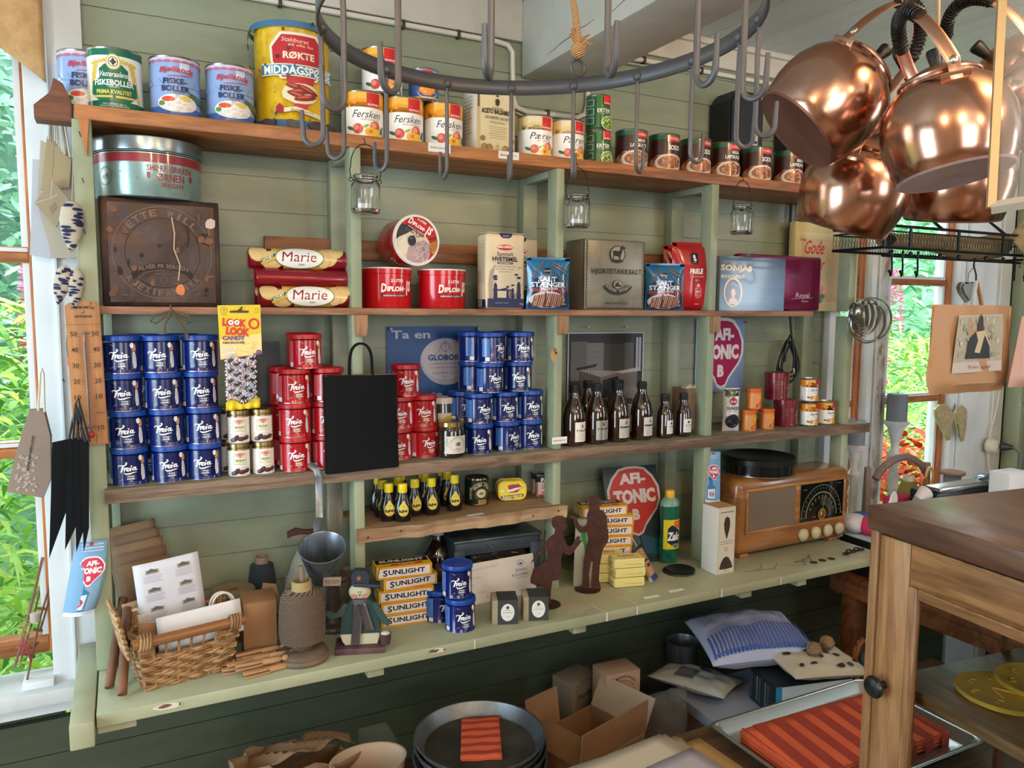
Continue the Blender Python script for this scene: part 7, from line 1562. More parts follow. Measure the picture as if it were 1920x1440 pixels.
flat_bag('paper_bag','cream envelope bag with folded diamond flap and faint print, in front of the others',[(98,337),(131,375),(106,427),(64,380)],1.708,'#a0937c',draw=lambda a,q:(a.line([q(98,338),q(95,372),q(66,380)],.001,'#cfc6b0'),a.line([q(95,372),q(108,364)],.001,'#cfc6b0'),a.poly([q(92,388),q(104,378),q(108,390),q(98,404)],'#8f7c6a')))
for px,py in ((85,205),(116,192),(92,220),(134,318)):
    p=onY(px,py,1.775); o=MB().tube([(0,.004,0),(0,-.012,.004),(0,-.030,.010)],.0012,NAIL,seg=6).build('long_nail',loc=tuple(p)); tag(o,'long dark nail sticking out of the white casing above the hanging bags','nail','long nails in the white casing')
# fabric fish
FBC=mat('#b8ad9c',.85,bump=(90,.2)); NVY=mat('#23284a',.85)
def fish(label,top,bot,wpx,y):
    a_=onY(*top,y); b_=onY(*bot,y); L=(a_-b_).length; o=thing('fabric_fish',label,'ornament',tuple(b_),0,'navy and cream fabric ornaments'); d=(a_-b_); o.rotation_euler=(0,math.atan2(d.x,d.z),0); W_=wpx/1442*1.5/2*1.25
    pr=[(0,0),(W_*.35,L*.10),(W_*.8,L*.35),(W_,L*.62),(W_*.85,L*.85),(W_*.4,L*.97),(0,L)]
    MB().lathe(pr,FBC,seg=24,ry=.6).build('stuffed_body',o)
    a=Art(.85)
    for k in range(13): a.poly(blob(R(-W_*.8,W_*.8),L*(.06+.07*k),W_*R(.35,.75),L*R(.03,.055),9,.45),'#23284a')
    def rad(v):
        t=v/L
        for (r0,z0),(r1,z1) in zip(pr,pr[1:]):
            if z0<=v<=z1: return r0+(r1-r0)*(v-z0)/(z1-z0)
        return .0005
    a.build('navy_pattern',o,lambda u,v,of:((lambda r_:(max(-r_*.98,min(r_*.98,u)),-.6*math.sqrt(max(0,r_*r_-min(abs(u),r_*.98)**2))-of-.0006,v))(rad(v))),step=.002,e=2e-5)
    MB().tube([(0,0,L),(.001,.004,L+.05),(0,.01,L+.09)],.0007,mat('#b4aa98',.8),seg=4).build('thread',o)
random.seed(14)
fish('navy and cream fabric ornament, the top one hanging against the first post',(135,376),(134,474),30,1.585); fish('navy and cream fabric ornament, the lower left one of the bunch',(124,497),(108,572),22,1.590); fish('navy and cream fabric ornament, lower right one beside the thermometer top',(144,503),(140,581),20,1.588)
# secateurs behind thermometer
o=thing('hand_tool','red and black handled tool hanging mostly hidden behind the thermometer','tool',tuple(onY(140,690,1.66)),0); MB().lathe([(0,0),(.010,.002),(.012,.014),(.011,.02)],mat('#b8303c',.4),seg=18).build('red_grip_end',o); MB().lathe([(.011,.018),(.0125,.04),(.011,.062),(.008,.07),(0,.07)],mat('#25292e',.5),seg=18).build('black_grip',o); MB().tube([(0,0,.066),(.004,0,.09)],[.007,.004],mat('#b8303c',.4),seg=8).build('red_neck',o)
# black carrier bags hanging
for k,(pts,y) in enumerate((([(98,830),(136,822),(133,935),(92,1048)],1.60),([(126,824),(143,822),(146,980),(122,1032)],1.575),([(138,822),(154,822),(158,990),(143,1036)],1.566),([(148,826),(167,826),(167,990),(157,1036)],1.558))):
    flat_bag('paper_bag','folded black paper bag in the hanging bundle left of the thermometer, %s'%['leftmost','second from left','third from left','rightmost'][k],pts,y,'#0b0e10',.005,'black paper bags hanging on the first post',handles=[[(pts[1][0]-6,pts[1][1]+2),(142,758),(147,745),(150,760),(pts[1][0]+1,pts[1][1]+2)]])
    for c in COL.objects:
        if c.name.startswith('cord_handle') and c.parent and c.parent.get('group','').startswith('black'): c.data.materials[0]=mat('#1a1c1f',.7)
# patterned paper bag in the window
flat_bag('gift_bag','grey brown paper bag with pale leaf pattern hanging in the left window',[(54,770),(82,768),(95,820),(96,900),(82,934),(12,922),(30,850)],1.66,'#8c7c70',.03,None,draw=lambda a,q:[a.ell(*q(R(30,70),R(850,920)),.0035,.002,'#a89c90',8,R(0,3)) for _ in range(46)]+[a.text('www.mb-tabo.com',*q(56,850),.066,.0055,'#221e1c',.02,rot=1.38)],handles=[[(72,770),(76,700),(79,690),(82,700),(84,772)]])
# miniature wooden chair on a white block
o=thing('white_block','small white painted block standing on the left window sill','block',tuple(onZ(50,1300,.83)+Vector((.012,.02,0)))); MB().box(-.02,.035,-.01,.045,0,.016,WHITE,bev=.002).build('block',o)
CH=wood('#7c4a30','#5a3220',2,8,.5); b0=onZ(58,1272,.847)
o=thing('toy_sledge','narrow reddish wooden miniature sledge with red ribbon leaning in the left window','toy',(b0.x,b0.y,.847))
P=lambda px,py,dy=0: tuple(Vector(onY(px,py,b0.y+dy))-Vector((b0.x,b0.y,.847)))
for q in ([(50,1278,0),(75,1160,.03),(94,1095,.05)],[(28,1250,0),(50,1170,.03),(80,1045,.06)],[(40,1235,.04),(62,1160,.06),(92,1035,.08)],[(76,1180,.03),(100,1100,.05)]): MB().tube([P(*k) for k in q],.0034,CH,seg=6,flat=.6).build('runner',o)
for a_,b_ in (((62,1180,.02),(80,1183,.02)),((66,1140,.03),(86,1142,.03)),((44,1225,.0),(66,1232,.0)),((72,1205,.02),(64,1212,.02))): MB().tube([P(*a_),P(*b_)],.006,CH,seg=6,flat=.4).build('slat',o)
MB().lathe([(0,0),(.008,.002),(.009,.02),(0,.022)],mat('#b8a8a0',.8),seg=12,M=T(*P(66,1168,.0))).build('cloth_roll',o)
for s in ((-10,4),(9,2),(-4,22),(10,20)): MB().tube([P(44,1208,-.006),P(44+s[0],1208+s[1],-.012),P(44+s[0]*1.4,1210+s[1]*1.6,-.008)],.0022,mat('#b83a58',.6),seg=5,flat=.4).build('red_ribbon',o)
random.seed(3); m=MB()
for _ in range(40): c=P(46+R(-6,4),1180+R(-14,20),R(-.01,.01)); m.tube([c,(c[0]+R(-.012,.012),c[1]+R(-.01,.01),c[2]+R(-.012,.012))],.0007,mat('#a08a58',.9),seg=3)
q=m.build('straw_tuft',o); q['kind']='stuff'
# ================= RIGHT SIDE =================
DW=wood('#8a5230','#643618',0,6,.4)
o=thing('side_desk','brown wooden desk with deep apron at the right below the window, mostly hidden','desk',(1.95,.98,0))
MB().box(0,1.05,0,.66,.775,.80,DW,bev=.002).build('desk_top',o); m=MB(); m.box(.02,1.03,.0,.02,.70,.775,DW); m.box(.0,.02,.0,.66,.735,.775,DW); m.box(.02,1.03,.64,.66,.72,.775,DW); m.build('apron',o)
for x in (.02,.97):
    for y in (.02,.58): MB().box(x,x+.05,y,y+.05,0,.735,DW,bev=.002).build('leg',o)
# candles on turned holders
def candle(label,x,y,z0,r,zc,zt,rb):
    o=thing('candlestick',label,'candlestick',(x,y,z0)); H=zc-z0; k=rb
    pr=[(0,0),(k*1.25,0),(k*1.25,.008),(k*.8,.03),(k*.55,.07),(k*.5,H*.30),(k*.62,H*.34),(k*.5,H*.38),(k*.66,H*.44),(k*.52,H*.50),(k*.45,H*.55),(k*.75,H*.62),(k*.8,H*.66),(k*.4,H*.72),(k*.45,H*.78),(k*.9,H*.93),(k*1.35,H*.975),(k*1.4,H),(0,H)]
    MB().lathe(pr,mat('#dde0e2',.4,var=('#b4b8bc',20,(1,1,1),.5,.7)),seg=32).build('turned_holder',o)
    o2=thing('pillar_candle','grey pillar candle standing on the '+('front white turned holder' if 'front' in label else 'rear white turned holder'),'candle',(x,y,zc)); MB().lathe([(0,0),(r,0),(r,zt-zc-.003),(r-.004,zt-zc),(r*.6,zt-zc-.003),(0,zt-zc-.003)],mat('#7c8088',.5,sss=0),seg=32).build('wax_body',o2); MB().tube([(0,0,zt-zc-.004),(.001,0,zt-zc+.006)],.0012,WIRE,seg=5).build('wick',o2)
candle('front white turned candle holder beside the radio',xat(1613,1.735),1.735,.8705,.030,onY(1613,832,1.735).z,onY(1613,786,1.735).z,.026); candle('rear white turned candle holder before the right window pane',2.362,1.745,.8705,.033,1.228,1.322,.030)
# steel cake rings
o=thing('cake_rings','cluster of polished steel ring cutters hanging from the last post over the window','cutters',tuple(onY(1620,595,1.56)))
for k in range(9):
    r=.062-.0050*k; m=MB(); M=T(.026-.0135*k,-.004*k,-.006+.003*k-(.014 if k==1 else 0))@RZ(-.45+.20*k)@RX(PI/2+.1*math.sin(k)); m.lathe([(r,-.006),(r+.003,-.003),(r+.003,.003),(r,.006),(r-.0006,.004),(r-.0006,-.004),(r,-.006)],STEEL,seg=40,M=M); m.build('ring',o)
m=MB(); m.tube([(-.05,.0,.035),(-.01,.01,.05),(.0,.03,.056)],.0015,STEEL,seg=6); m.build('hanging_loop',o)
# wire basket rack
yb=1.36; xa,xb=xat(1648,yb),xat(1935,yb)+.1; zt_,zb_=onY(1700,425,yb).z,onY(1700,466,yb).z; zr=onY(1700,482,yb).z
o=thing('wire_rack','long black wire mesh basket rack with hook rail hanging before the right window','rack',(xa,yb,zr))
L=xb-xa; D_=.16; h1=zt_-zr; h0=zb_-zr; BW=mat('#16181a',.4,.5)
m=MB(); 
for z,r in ((h1,.0042),(h1-.014,.0022),(h0,.0042)): m.tube([(0,0,z),(L,0,z),(L,D_,z),(0,D_,z)],r,BW,closed=True,seg=6)
m.tube([(-.01,-.004,0),(L,-.004,0)],.0036,BW,seg=6); m.build('frame',o)
m=MB()
for yy_ in (0,D_):
    n=64
    for k in range(n): x=L*k/n; s=1 if k%2 else -1; m.tube([(x,yy_,h0),(x+s*L/n*.5+L/n*.5,yy_,(h0+h1)/2),(x,yy_,h1-.014)] if k%2==0 else [(x,yy_,h0),(x-L/n*.5+L/n*.5,yy_,(h0+h1)/2),(x,yy_,h1-.014)],.0009,BW,seg=4)
    for k in range(n): x=L*k/n; m.tube([(x,yy_,h0),(x+L/n,yy_,h0+.02),(x,yy_,h0+.034),(x+L/n,yy_,h1-.014)],.0008,BW,seg=4)
m.build('mesh',o)
for x in (.0,.10,.30,.50,L): 
    MB().box(x-.004,x+.004,-.003,.001,h0,h1,BW).build('upright',o)
for x in (.02,.10,.22,.30,.42,.50): MB().ball((x,-.004,.006),.0085,BW,.7,.7,1,seg=8).build('knob',o)
for x in (.30,.58): MB().tube([(x,D_/2,h1+.7),(x-.01,D_/2,h1+.12),(x-.05,D_/2,h1+.06),(x-.07,0,h1)],.004,BW,seg=6).build('hanger',o)
def shook(label,px,ydep,s=1,big=False):
    x=xat(px,ydep); o=thing('s_hook',label,'hook',(x,ydep,zr-.002),.5*s,'black s hooks on the rack rail'); q=[(.006,0,.012),(.0,0,.016),(-.006,0,.010),(-.003,0,-.004),(.006,0,-.022),(.008,0,-.036),(.002,0,-.047),(-.010,0,-.049),(-.018,0,-.042),(-.022,0,-.036),(-.026,0,-.038)]; MB().tube(q,.0026,BW,seg=6).build('hook',o); MB().ball((-.027,0,-.038),.0042,BW,seg=6).build('finial',o)
for px,lb in ((1664,'leftmost on the rail'),(1684,'second from the left'),(1712,'third from the left'),(1893,'right of the hanging tan bag'),(1912,'at the right edge of the picture')): shook('small black iron s hook, '+lb,px,1.352,1)
o=thing('burlap_roll','rolled natural burlap lying in the black wire rack','fabric',(xa+.36,yb+.08,zb_+.028)); BU=mat('#94825c',.9,var=('#7c6b48',60,(1,1,1),.4,.6),bump=(300,.8))
MB().grid(24,14,lambda u,v:((u-.5)*.50,.042*math.cos(2*PI*v)*(.75+.3*u),.024*math.sin(2*PI*v)*(.7+.9*u)+.012*u*math.sin(u*7)),BU).build('roll',o)
MB().grid(10,14,lambda u,v:(.19+.09*u,-.095+.02*math.sin(v*6)*(1-u),.055-.12*v+.02*math.sin(u*5)),BU).build('hanging_end',o,solid=.004)
# shawl bag
yb2=1.345; xl_,xr_=xat(1742,yb2),xat(1893,yb2); z1,z0=onY(1815,572,yb2).z,onY(1815,736,yb2).z
o=thing('shawl_bag','translucent tan carrier bag with a photo card of a shawl hanging from the wire rack','bag',((xl_+xr_)/2,yb2,z0)); w=(xr_-xl_)/2; h=z1-z0
TB=mat('#b98e66',.5,alpha=.93,bump=(18,.5)); 
def sb(s): return lambda u,v:((u-.5)*2*w*(1-.03*v if v>.12 else .92+.5*v), s*.022*math.sin(PI*u)**.5*(1 if v>.1 else v*8)+.004*math.sin(u*15+v*7),h*v)
m=MB(); m.grid(22,18,sb(-1),TB); m.grid(22,18,sb(1),TB); m.build('bag_body',o)
q=(Vector((0,0,1))); 
MB().box(-w*.95,w*.95,-.004,.004,h*.30,h*.985,mat('#c08a58',.6,bump=(160,.4))).build('shawl_inside',o)
a=Art(.4); cw=w*.62; a.poly([(-cw*1.02,h*.24),(cw*.98,h*.25),(cw*.88,h*.90),(-cw*.86,h*.88)],'#c4b8ae'); a.poly([(-cw*.97,h*.36),(cw*.94,h*.37),(cw*.86,h*.89),(-cw*.84,h*.87)],'#a9a48e')
random.seed(2)
for _ in range(50): a.poly(blob(R(-cw*.85,cw*.85),R(h*.4,h*.86),R(.004,.012),R(.004,.012),7),random.choice(['#b8b39a','#9a9684','#c0bca8','#a8a08a']))
a.poly([(-cw*.55,h*.40),(cw*.42,h*.40),(cw*.35,h*.62),(cw*.1,h*.7),(-cw*.2,h*.7),(-cw*.46,h*.62)],'#2b2a2c'); a.poly([(-cw*.12,h*.66),(cw*.12,h*.66),(cw*.05,h*.86),(-.004,h*.9),(-cw*.15,h*.8)],'#3a2c28')
a.poly([(-cw*.2,h*.70),(cw*.2,h*.72),(cw*.1,h*.60),(cw*.0,h*.46),(-cw*.22,h*.47),(-cw*.1,h*.6)],'#c9b493'); a.line([(cw*.12,h*.7),(cw*.3,h*.6),(cw*.4,h*.54)],.006,'#c9b493'); a.text('Tiri sjal',0,h*.30,cw*.9,h*.045,'#9a5a5a',.0); a.build('photo_card',o,lambda u,v,of:(u,-.024-of,v))
for s,c in ((-.014,'#c4c8cc'),(.016,'#b08a60')): MB().tube([(s*1.6,-.01,h*.95),(s*.9,-.008,h+.03),(0,-.004,h+.067)],.0065,mat(c,.6),seg=8,flat=.3).build('bag_strap',o)
MB().tube([(0,-.004,h+.062),(.004,0,h+.085),(.0,.006,h+.11),(-.004,.0,zr-z0+.006)],.0024,BW,seg=6).build('hook',o)
o=thing('heart_mould','shiny tin heart mould hanging behind the straps of the tan bag','mould',tuple(onY(1820,545,1.42))); MB().prism([(0,-.035),(.03,-.012),(.042,.008),(.034,.024),(.016,.026),(0,.014),(-.016,.026),(-.034,.024),(-.042,.008),(-.03,-.012)],0,.022,STEEL,bev=.006).build('mould_shell',o); MB().tube([(0,.01,.014),(0,.01,.05),(0,-.01,.075)],.001,WIRE,seg=5).build('wire',o)
yb3=1.30; o=thing('shawl_bag','second translucent pink carrier bag hanging at the right edge of the picture','bag',(xat(1925,yb3),yb3,onY(1910,725,yb3).z)); h=.20
m=MB(); PB=mat('#c9a292',.3,alpha=.9,bump=(14,.6)); wv_=lambda s:(lambda u,v:((u-.5)*.15*(1.0-.6*v),s*.03*math.sin(PI*u)**.5*(1-v*.8)*(min(1,v*6+.2)),h*v)); m.grid(16,14,wv_(-1),PB); m.grid(16,14,wv_(1),PB); m.build('bag_body',o); MB().ball((.01,0,.09),.035,mat('#c08a58',.7),1,.6,1.2,seg=10).build('shawl_inside',o); MB().tube([(0,0,h-.01),(0,0,h+.09)],.002,PB,seg=5).build('bag_strap',o)
# wings, outlet
o=thing('wing_ornament','pair of gilded carved wings hanging on the white boards beside the right window','ornament',tuple(onY(1775,830,1.772))); k=1.78/1442*1.0
P2=lambda px,py:(lambda p:(p.x-o.location.x,p.z-o.location.z))(onY(px,py,1.772))
WG=mat('#b8a880',.45,.2,var=('#cbbd94',60,(1,1,1),.45,.65),bump=(120,.8))
MB().prism([P2(*q) for q in ((1749,768),(1757,758),(1770,757),(1781,768),(1785,780),(1779,790),(1778,808),(1778,824),(1771,826),(1766,812),(1757,795),(1750,782))],-.012,.0,WG,bev=.004).build('wing',o)
MB().prism([P2(*q) for q in ((1786,776),(1791,764),(1800,759),(1808,766),(1809,782),(1805,800),(1803,826),(1799,828),(1796,810),(1790,795))],-.012,.0,WG,bev=.004).build('wing',o)
MB().tube([(P2(1783,778)[0],-.004,P2(1783,778)[1]),(P2(1791,755)[0],0,P2(1791,755)[1]),(P2(1789,778)[0],-.004,P2(1789,778)[1])],.0012,mat('#3a4a7a',.6),seg=5).build('ribbon',o)
p=onY(1855,835,1.765); IV=mat('#d8cfbe',.3,coat=.3)
o=thing('wall_socket','round cream surface socket with old white cable on the right window casing','socket',tuple(p)); MB().lathe([(0,0),(.030,0),(.030,.012),(.024,.026),(.012,.032),(0,.033)],IV,seg=36,M=RX(PI/2)).build('socket_body',o)
MB().tube([(.05,.004,.5),(.055,.004,.24),(.03,.004,.12),(.005,.004,.05),(.0,.004,.02)],.0032,IV,seg=6).build('cable',o); MB().tube([(.0,.004,-.02),(.005,.004,-.06),(.02,.004,-.12),(.03,.004,-.3)],.0036,IV,seg=6).build('cable',o)
o=thing('power_plug','black plug with dark cable in the cream wall socket','plug',(p.x+.012,p.y-.034,p.z)); MB().lathe([(0,0),(.014,0),(.016,.01),(.013,.022),(.008,.04),(0,.041)],mat('#33343a',.4),seg=20,M=RZ(.6)@RX(PI/2)).build('plug_body',o); MB().tube([(.02,-.036,0),(.035,-.05,-.02),(.035,-.05,-.12),(.03,-.05,-.25)],.0036,mat('#5a6a78',.4),seg=6).build('plug_cable',o)
# green shelving on the right wall
o=thing('side_shelving','pale green shelving on the right wall with two visible shelves','shelves',(3.035,.6,0))
MB().box(0,.03,1.12,1.183,.0,2.36,POSTP,bev=.002).build('post',o); MB().box(.031,.239,1.165,1.184,.0,2.36,PAINT).build('end_panel',o)
for z in (.90,1.275,1.62,2.0): MB().box(.001,.239,-.9,1.119,z-.012,z+.010,POSTP,bev=.002).build('shelf',o)
m=MB()
for k in range(27): m.box(.24,.25,-.9,1.185,.14+k*.0765,.214+k*.0765,PAINTD)
m.build('back_boards',o)
o=thing('lidded_pot','small blue and white lidded pot on the green side shelving','pot',(3.10,1.56,1.2855)); MB().lathe([(0,0),(.05,0),(.055,.01),(.055,.055),(0,.055)],mat('#c4ccd8',.3),seg=32).build('pot_body',o); MB().lathe([(.052,.055),(.060,.058),(.060,.070),(.05,.078),(0,.08)],mat('#2c5cb0',.35),seg=32).build('lid',o)
a=Art(.4)
for k in range(14): a.rect(-.08+.012*k,.012,-.078+.012*k,.035,'#2c3c8a'); a.ell(-.079+.012*k,.038,.003,.003,'#2c3c8a',8)
a.build('blue_pattern',o,cyl(.055),step=.008)
o=thing('straw_basket','coiled straw basket with grey papers on the lower green side shelf','basket',(3.13,1.50,.9105)); m=MB()
for k in range(6): m.tube([((.055+.004*math.sin(k))*math.cos(t),.055*math.sin(t),.012+.022*k) for t in [2*PI*i/20 for i in range(20)]],.013,mat('#a88f60',.8),closed=True,seg=6)
m.build('coils',o); MB().box(-.03,.03,-.02,.02,.02,.26,mat('#b4b8ba',.7),M=RX(.12)).build('papers',o)
# things on the desk
o=thing('black_cash_tin','black metal box with pale rim standing on the desk at the counter end','box',(1.975,1.50,.8005)); MB().box(0,.14,0,.135,0,.115,mat('#1c2022',.35,.3,coat=.2),bev=.004).build('box_body',o); MB().box(-.004,.144,-.004,.139,.112,.120,mat('#b8babb',.4),bev=.002).build('rim',o)
random.seed(8)
for k,(c,x,y,lb) in enumerate((('#c8305a',.08,.06,'pink one in front'),('#d84a78',.20,.12,'pink one at the back'),('#3c5aa0',.12,.16,'blue one'),('#c9c4c8',.03,.15,'pale one at the left'),('#b02a48',.25,.05,'dark red one'))):
    o=thing('wool_item','small heap of knitted wool on the black box, '+lb,'wool',(1.985+x*.45,1.525+y*.5,.9215),0,'knitted wool items'); m=MB(); m.ball((0,0,.028),.045,mat(c,.9,bump=(90,1)),1,1,.65,seg=12); 
    for q in range(7): m.tube([(R(-.03,.03),R(-.04,0),R(.02,.05)) for _ in range(4)],.004,mat(c,.9),seg=5)
    m.build('knit',o)
o=thing('wooden_tote','weathered wooden sewing tote with curved handle standing on the desk','tote',(xat(1650,1.61),1.61,.8005),0); TO=mat('#7e6a60',.6,var=('#5f4c42',12,(1,1,.4),.4,.65)); x2=xat(1757,1.61)-xat(1650,1.61)
za=onY(1660,878,1.61).z-.8
m=MB(); m.prism([(-.015,0),(.065,0),(.050,za-.05),(.046,za),(.022,za),(.018,za-.03)],0,.015,TO,M=T(0,0,0)@RZ(.9)); m.build('end_board',o); m=MB(); m.prism([(-.03,0),(.02,0),(.010,za-.03),(.006,za),(-.012,za)],0,.015,TO,M=T(x2,0,0)@RZ(.9)); m.build('end_board',o)
MB().tube([(.028+(x2-.028)*k/12,.012,za-.035+.06*math.sin(PI*k/12)**.7 if 0<k<12 else za-.035) for k in range(13)],.012,TO,seg=8).build('curved_handle',o)
MB().box(-.015,x2+.02,-.09,.02,0,.12,TO).build('tray',o)
def small(name,label,cat,px,py,Y,parts,group=None):
    p=onY(px,py,Y); o=thing(name,label,cat,(p.x,p.y,.8005),0,group); dz=p.z-.8005
    for n,f in parts: m=MB(); f(m,dz); m.build(n,o)
    return o
small('yarn_cone','green and orange yarn cone standing inside the wooden tote','yarn',1702,930,1.57,[('wound_yarn',lambda m,z:m.lathe([(0,0),(.034,0),(.034,z),(.030,z+.02),(.020,z+.050),(0,z+.05)],weave('#8aa050','#a8783c',260,.9,.2),seg=28)),('cardboard_core',lambda m,z:m.lathe([(.018,z+.049),(.016,z+.066),(.011,z+.066),(.011,z+.05)],mat('#b8ac9c',.7),seg=20))])
small('fabric_bundle','crimson fabric bundle under the yarn in the wooden tote','fabric',1700,932,1.53,[('cloth',lambda m,z:m.box(-.05,.09,0,.05,0,z,mat('#b8284c',.8,bump=(120,.6)),bev=.01))])
small('scissors','orange handled scissors standing in the wooden tote','scissors',1740,905,1.56,[('handle_loop',lambda m,z:m.tube([(-.02+.018*math.cos(t),0,z-.004+.022*math.sin(t)) for t in [2*PI*i/16 for i in range(16)]],.0045,mat('#c8682c',.35),closed=True,seg=6)),('handle_loop',lambda m,z:m.tube([(.020+.017*math.cos(t),.01,z+.016+.030*math.sin(t)) for t in [2*PI*i/16 for i in range(16)]],.0042,mat('#c89a4c',.35),closed=True,seg=6)),('blades',lambda m,z:m.box(-.010,.010,0,.004,0,z-.02,STEEL))])
small('thread_spool','wooden spool of pale blue grey thread beside the tote','spool',1785,905,1.55,[('wound_thread',lambda m,z:m.lathe([(0,0),(.026,0),(.026,z+.028),(0,z+.028)],weave('#a8b0b4','#8a9498',300),seg=28)),('spool_end',lambda m,z:m.lathe([(0,z+.028),(.036,z+.028),(.038,z+.033),(.036,z+.038),(0,z+.04)],mat('#8a6a54',.5),seg=28))])
small('paper_cup','white paper disc standing at the left foot of the tote','disc',1675,940,1.38,[('disc',lambda m,z:m.lathe([(0,-.002),(.026,-.002),(.028,0),(.026,.002),(0,.002)],mat('#d8d8d4',.5),seg=28,M=T(0,0,z)@RX(PI/2)@RY(.3))),('support',lambda m,z:m.box(-.01,.01,.004,.008,0,z,mat('#d8d8d4',.5)))])
small('paper_cup','white paper cup tipped over the crimson fabric','cup',1728,930,1.42,[('cup',lambda m,z:m.lathe([(.012,-.02),(.022,.02),(.021,.02),(.011,-.02)],mat('#cfcaca',.5),seg=24,M=T(0,0,z)@RY(1.1))),('support',lambda m,z:m.box(-.01,.01,.01,.02,0,z-.01,mat('#cfcaca',.5)))])
small('sewing_machine','low silver and black sewing machine lying behind the cabinet top','machine',1815,915,1.40,[('machine_bed',lambda m,z:m.box(-.14,.16,0,.09,0,z-.004,mat('#2c3236',.3,.4),bev=.006)),('silver_arm',lambda m,z:m.box(-.13,.17,-.004,.05,z-.004,z+.012,STEEL,bev=.005)),('domed_cover',lambda m,z:m.ball((.125,.02,z+.008),.036,mat('#7c8a98',.1,.8),1,1,.6,seg=14))])
small('paper_roll','white ribbed paper pack at the right edge above the cabinet','paper',1905,895,1.30,[('pack',lambda m,z:m.box(-.03,.07,0,.06,0,z+.012,mat('#d4d8dc',.6,bump=(60,.5)),bev=.004))])
# ================= BELOW THE COUNTER =================
TW_=wood('#6a5038','#4a3624',0,5,.5)
def bench(name,label,x0,x1,y0,y1,z):
    o=thing(name,label,'table',(x0,y0,0)); MB().box(0,x1-x0,0,y1-y0,z-.025,z,TW_,bev=.002).build('table_top',o)
    for x in (.02,x1-x0-.06):
        for y in (.02,y1-y0-.06): MB().box(x,x+.04,y,y+.04,0,z-.025,TW_).build('leg',o)
bench('low_bench','low wooden bench under the counter carrying the metal pans and paper bag',.12,.80,1.24,1.785,.450)
o=thing('stock_pot','dark enamel pot under the stack of round metal pans','pot',(.648,1.425,.4503)); MB().lathe([(0,0),(.11,0),(.115,.006),(.115,.149),(0,.1497)],mat('#26282b',.4),seg=48).build('pot_body',o)
bench('low_bench','lower wooden bench at the wall under the cartons and cushions',.805,1.93,1.265,1.785,.42)
bench('work_table','wooden work table in the foreground holding the trays, papers and glass cabinet',.72,1.90,-.25,1.26,.68)
# pans
CXp,CYp=.648,1.425; ST=mat('#62666a',.42,.7,var=('#8a8e90',9,(1,1,1),.42,.72),bump=(30,.15)); STI=mat('#45443f',.5,.5,var=('#6a6458',7,(1,1,1),.42,.7))
for k in range(6):
    o=thing('round_pan','round dark metal baking pan, %s of the stack under the counter'%['bottom one','second from bottom','third from bottom','fourth from bottom','fifth from bottom','top one holding napkins'][k],'pan',(CXp+(0,.006,-.004,.005,-.002,0)[k],CYp,.6003+.0135*k),.4*k,'stacked round metal pans')
    r=.137; MB().lathe([(0,.0),(r-.016,0),(r-.012,.004),(r,.028),(r+.003,.0285),(r+.003,.030),(r-.001,.030),(r-.014,.006),(r-.018,.0022),(0,.002)],ST if k<5 else ST,seg=72).build('pan_body',o)
    if k==5: MB().lathe([(0,.0022),(r-.019,.0024)],STI,seg=64).build('worn_inside',o)
ON='#d65f3a'; OD='#a03a28'
zp=.6003+.0135*5+.003
a1,a2,a3,a4=[onZ(px,py,zp+.004) for px,py in ((866,1348),(935,1343),(942,1421),(865,1425))]
cc=(a1+a2+a3+a4)/4; o=thing('paper_napkin','small stack of orange striped paper napkins lying in the top pan','napkins',(cc.x,cc.y,zp),0)
loc=[(q-cc) for q in (a1,a2,a3,a4)]
for k in range(3):
    m=MB(); 
    def gf(u,v,k=k): 
        a=loc[0].lerp(loc[1],u); b=loc[3].lerp(loc[2],u); q=a.lerp(b,v); return (q.x*(1+.01*k),q.y+.001*k,.001+.0018*k+.0008*math.sin(u*9+v*14))
    m.grid(10,12,gf,mat(ON,.85)); n_=m.build('napkin',o,solid=.0012)
a=Art(.85)
for k in range(5): a.rect(0,(k*2+1.2)/11,1,(k*2+2.0)/11,OD)
a.build('dark_stripes',o,lambda u,v,of:(lambda q:(q[0],q[1],q[2]+.0008+of))(gf(u,v)),step=.1)
# bowl and bag
o=thing('paper_bowl','oval cream bowl behind the crumpled paper bag at the bottom','bowl',(.425,1.50,.4503)); MB().lathe([(0,.0),(.05,0),(.065,.10),(.080,.205),(.082,.208),(.078,.2075),(.063,.104),(.048,.004),(0,.003)],mat('#b39a80',.6),seg=48,ry=.75).build('bowl_body',o)
o=thing('paper_bag','crumpled brown paper bag with open mouth lying at the bottom left','bag',(.290,1.56,.4503),.2); random.seed(5); KP=mat('#7c6248',.75,bump=(30,.7))
def crump(u,v):
    t=2*PI*u; r=.07+.045*v-.02*v*v; x=(r+.012*math.sin(5*t+4*v)+.006*math.sin(11*t))*math.cos(t)*1.35; y=(r*.6+.008*math.sin(3*t+9*v))*math.sin(t); z=.005+.250*v-.035*v*v*(1+math.cos(t))+.006*math.sin(7*t+11*v); return (x,y,z)
m=MB(); m.grid(40,14,crump,KP,wrap=True); m.build('crumpled_paper',o,solid=.001)
m=MB(); m.grid(20,8,lambda u,v:(-.12+.24*u,-.03+.09*v+.01*math.sin(u*9),.222+.022*math.sin(PI*u)+.008*math.sin(u*17+v*8)-.02*v),KP); m.build('folded_top',o,solid=.001)
o=thing('plastic_box','clear plastic tray standing behind the left edge of the pan stack','box',(.475,1.62,.4503)); PC=mat('#c8d0d0',.1,alpha=.10); MB().box(-.03,.04,-.04,.04,0,.19,PC,bev=.006).build('tray_body',o)
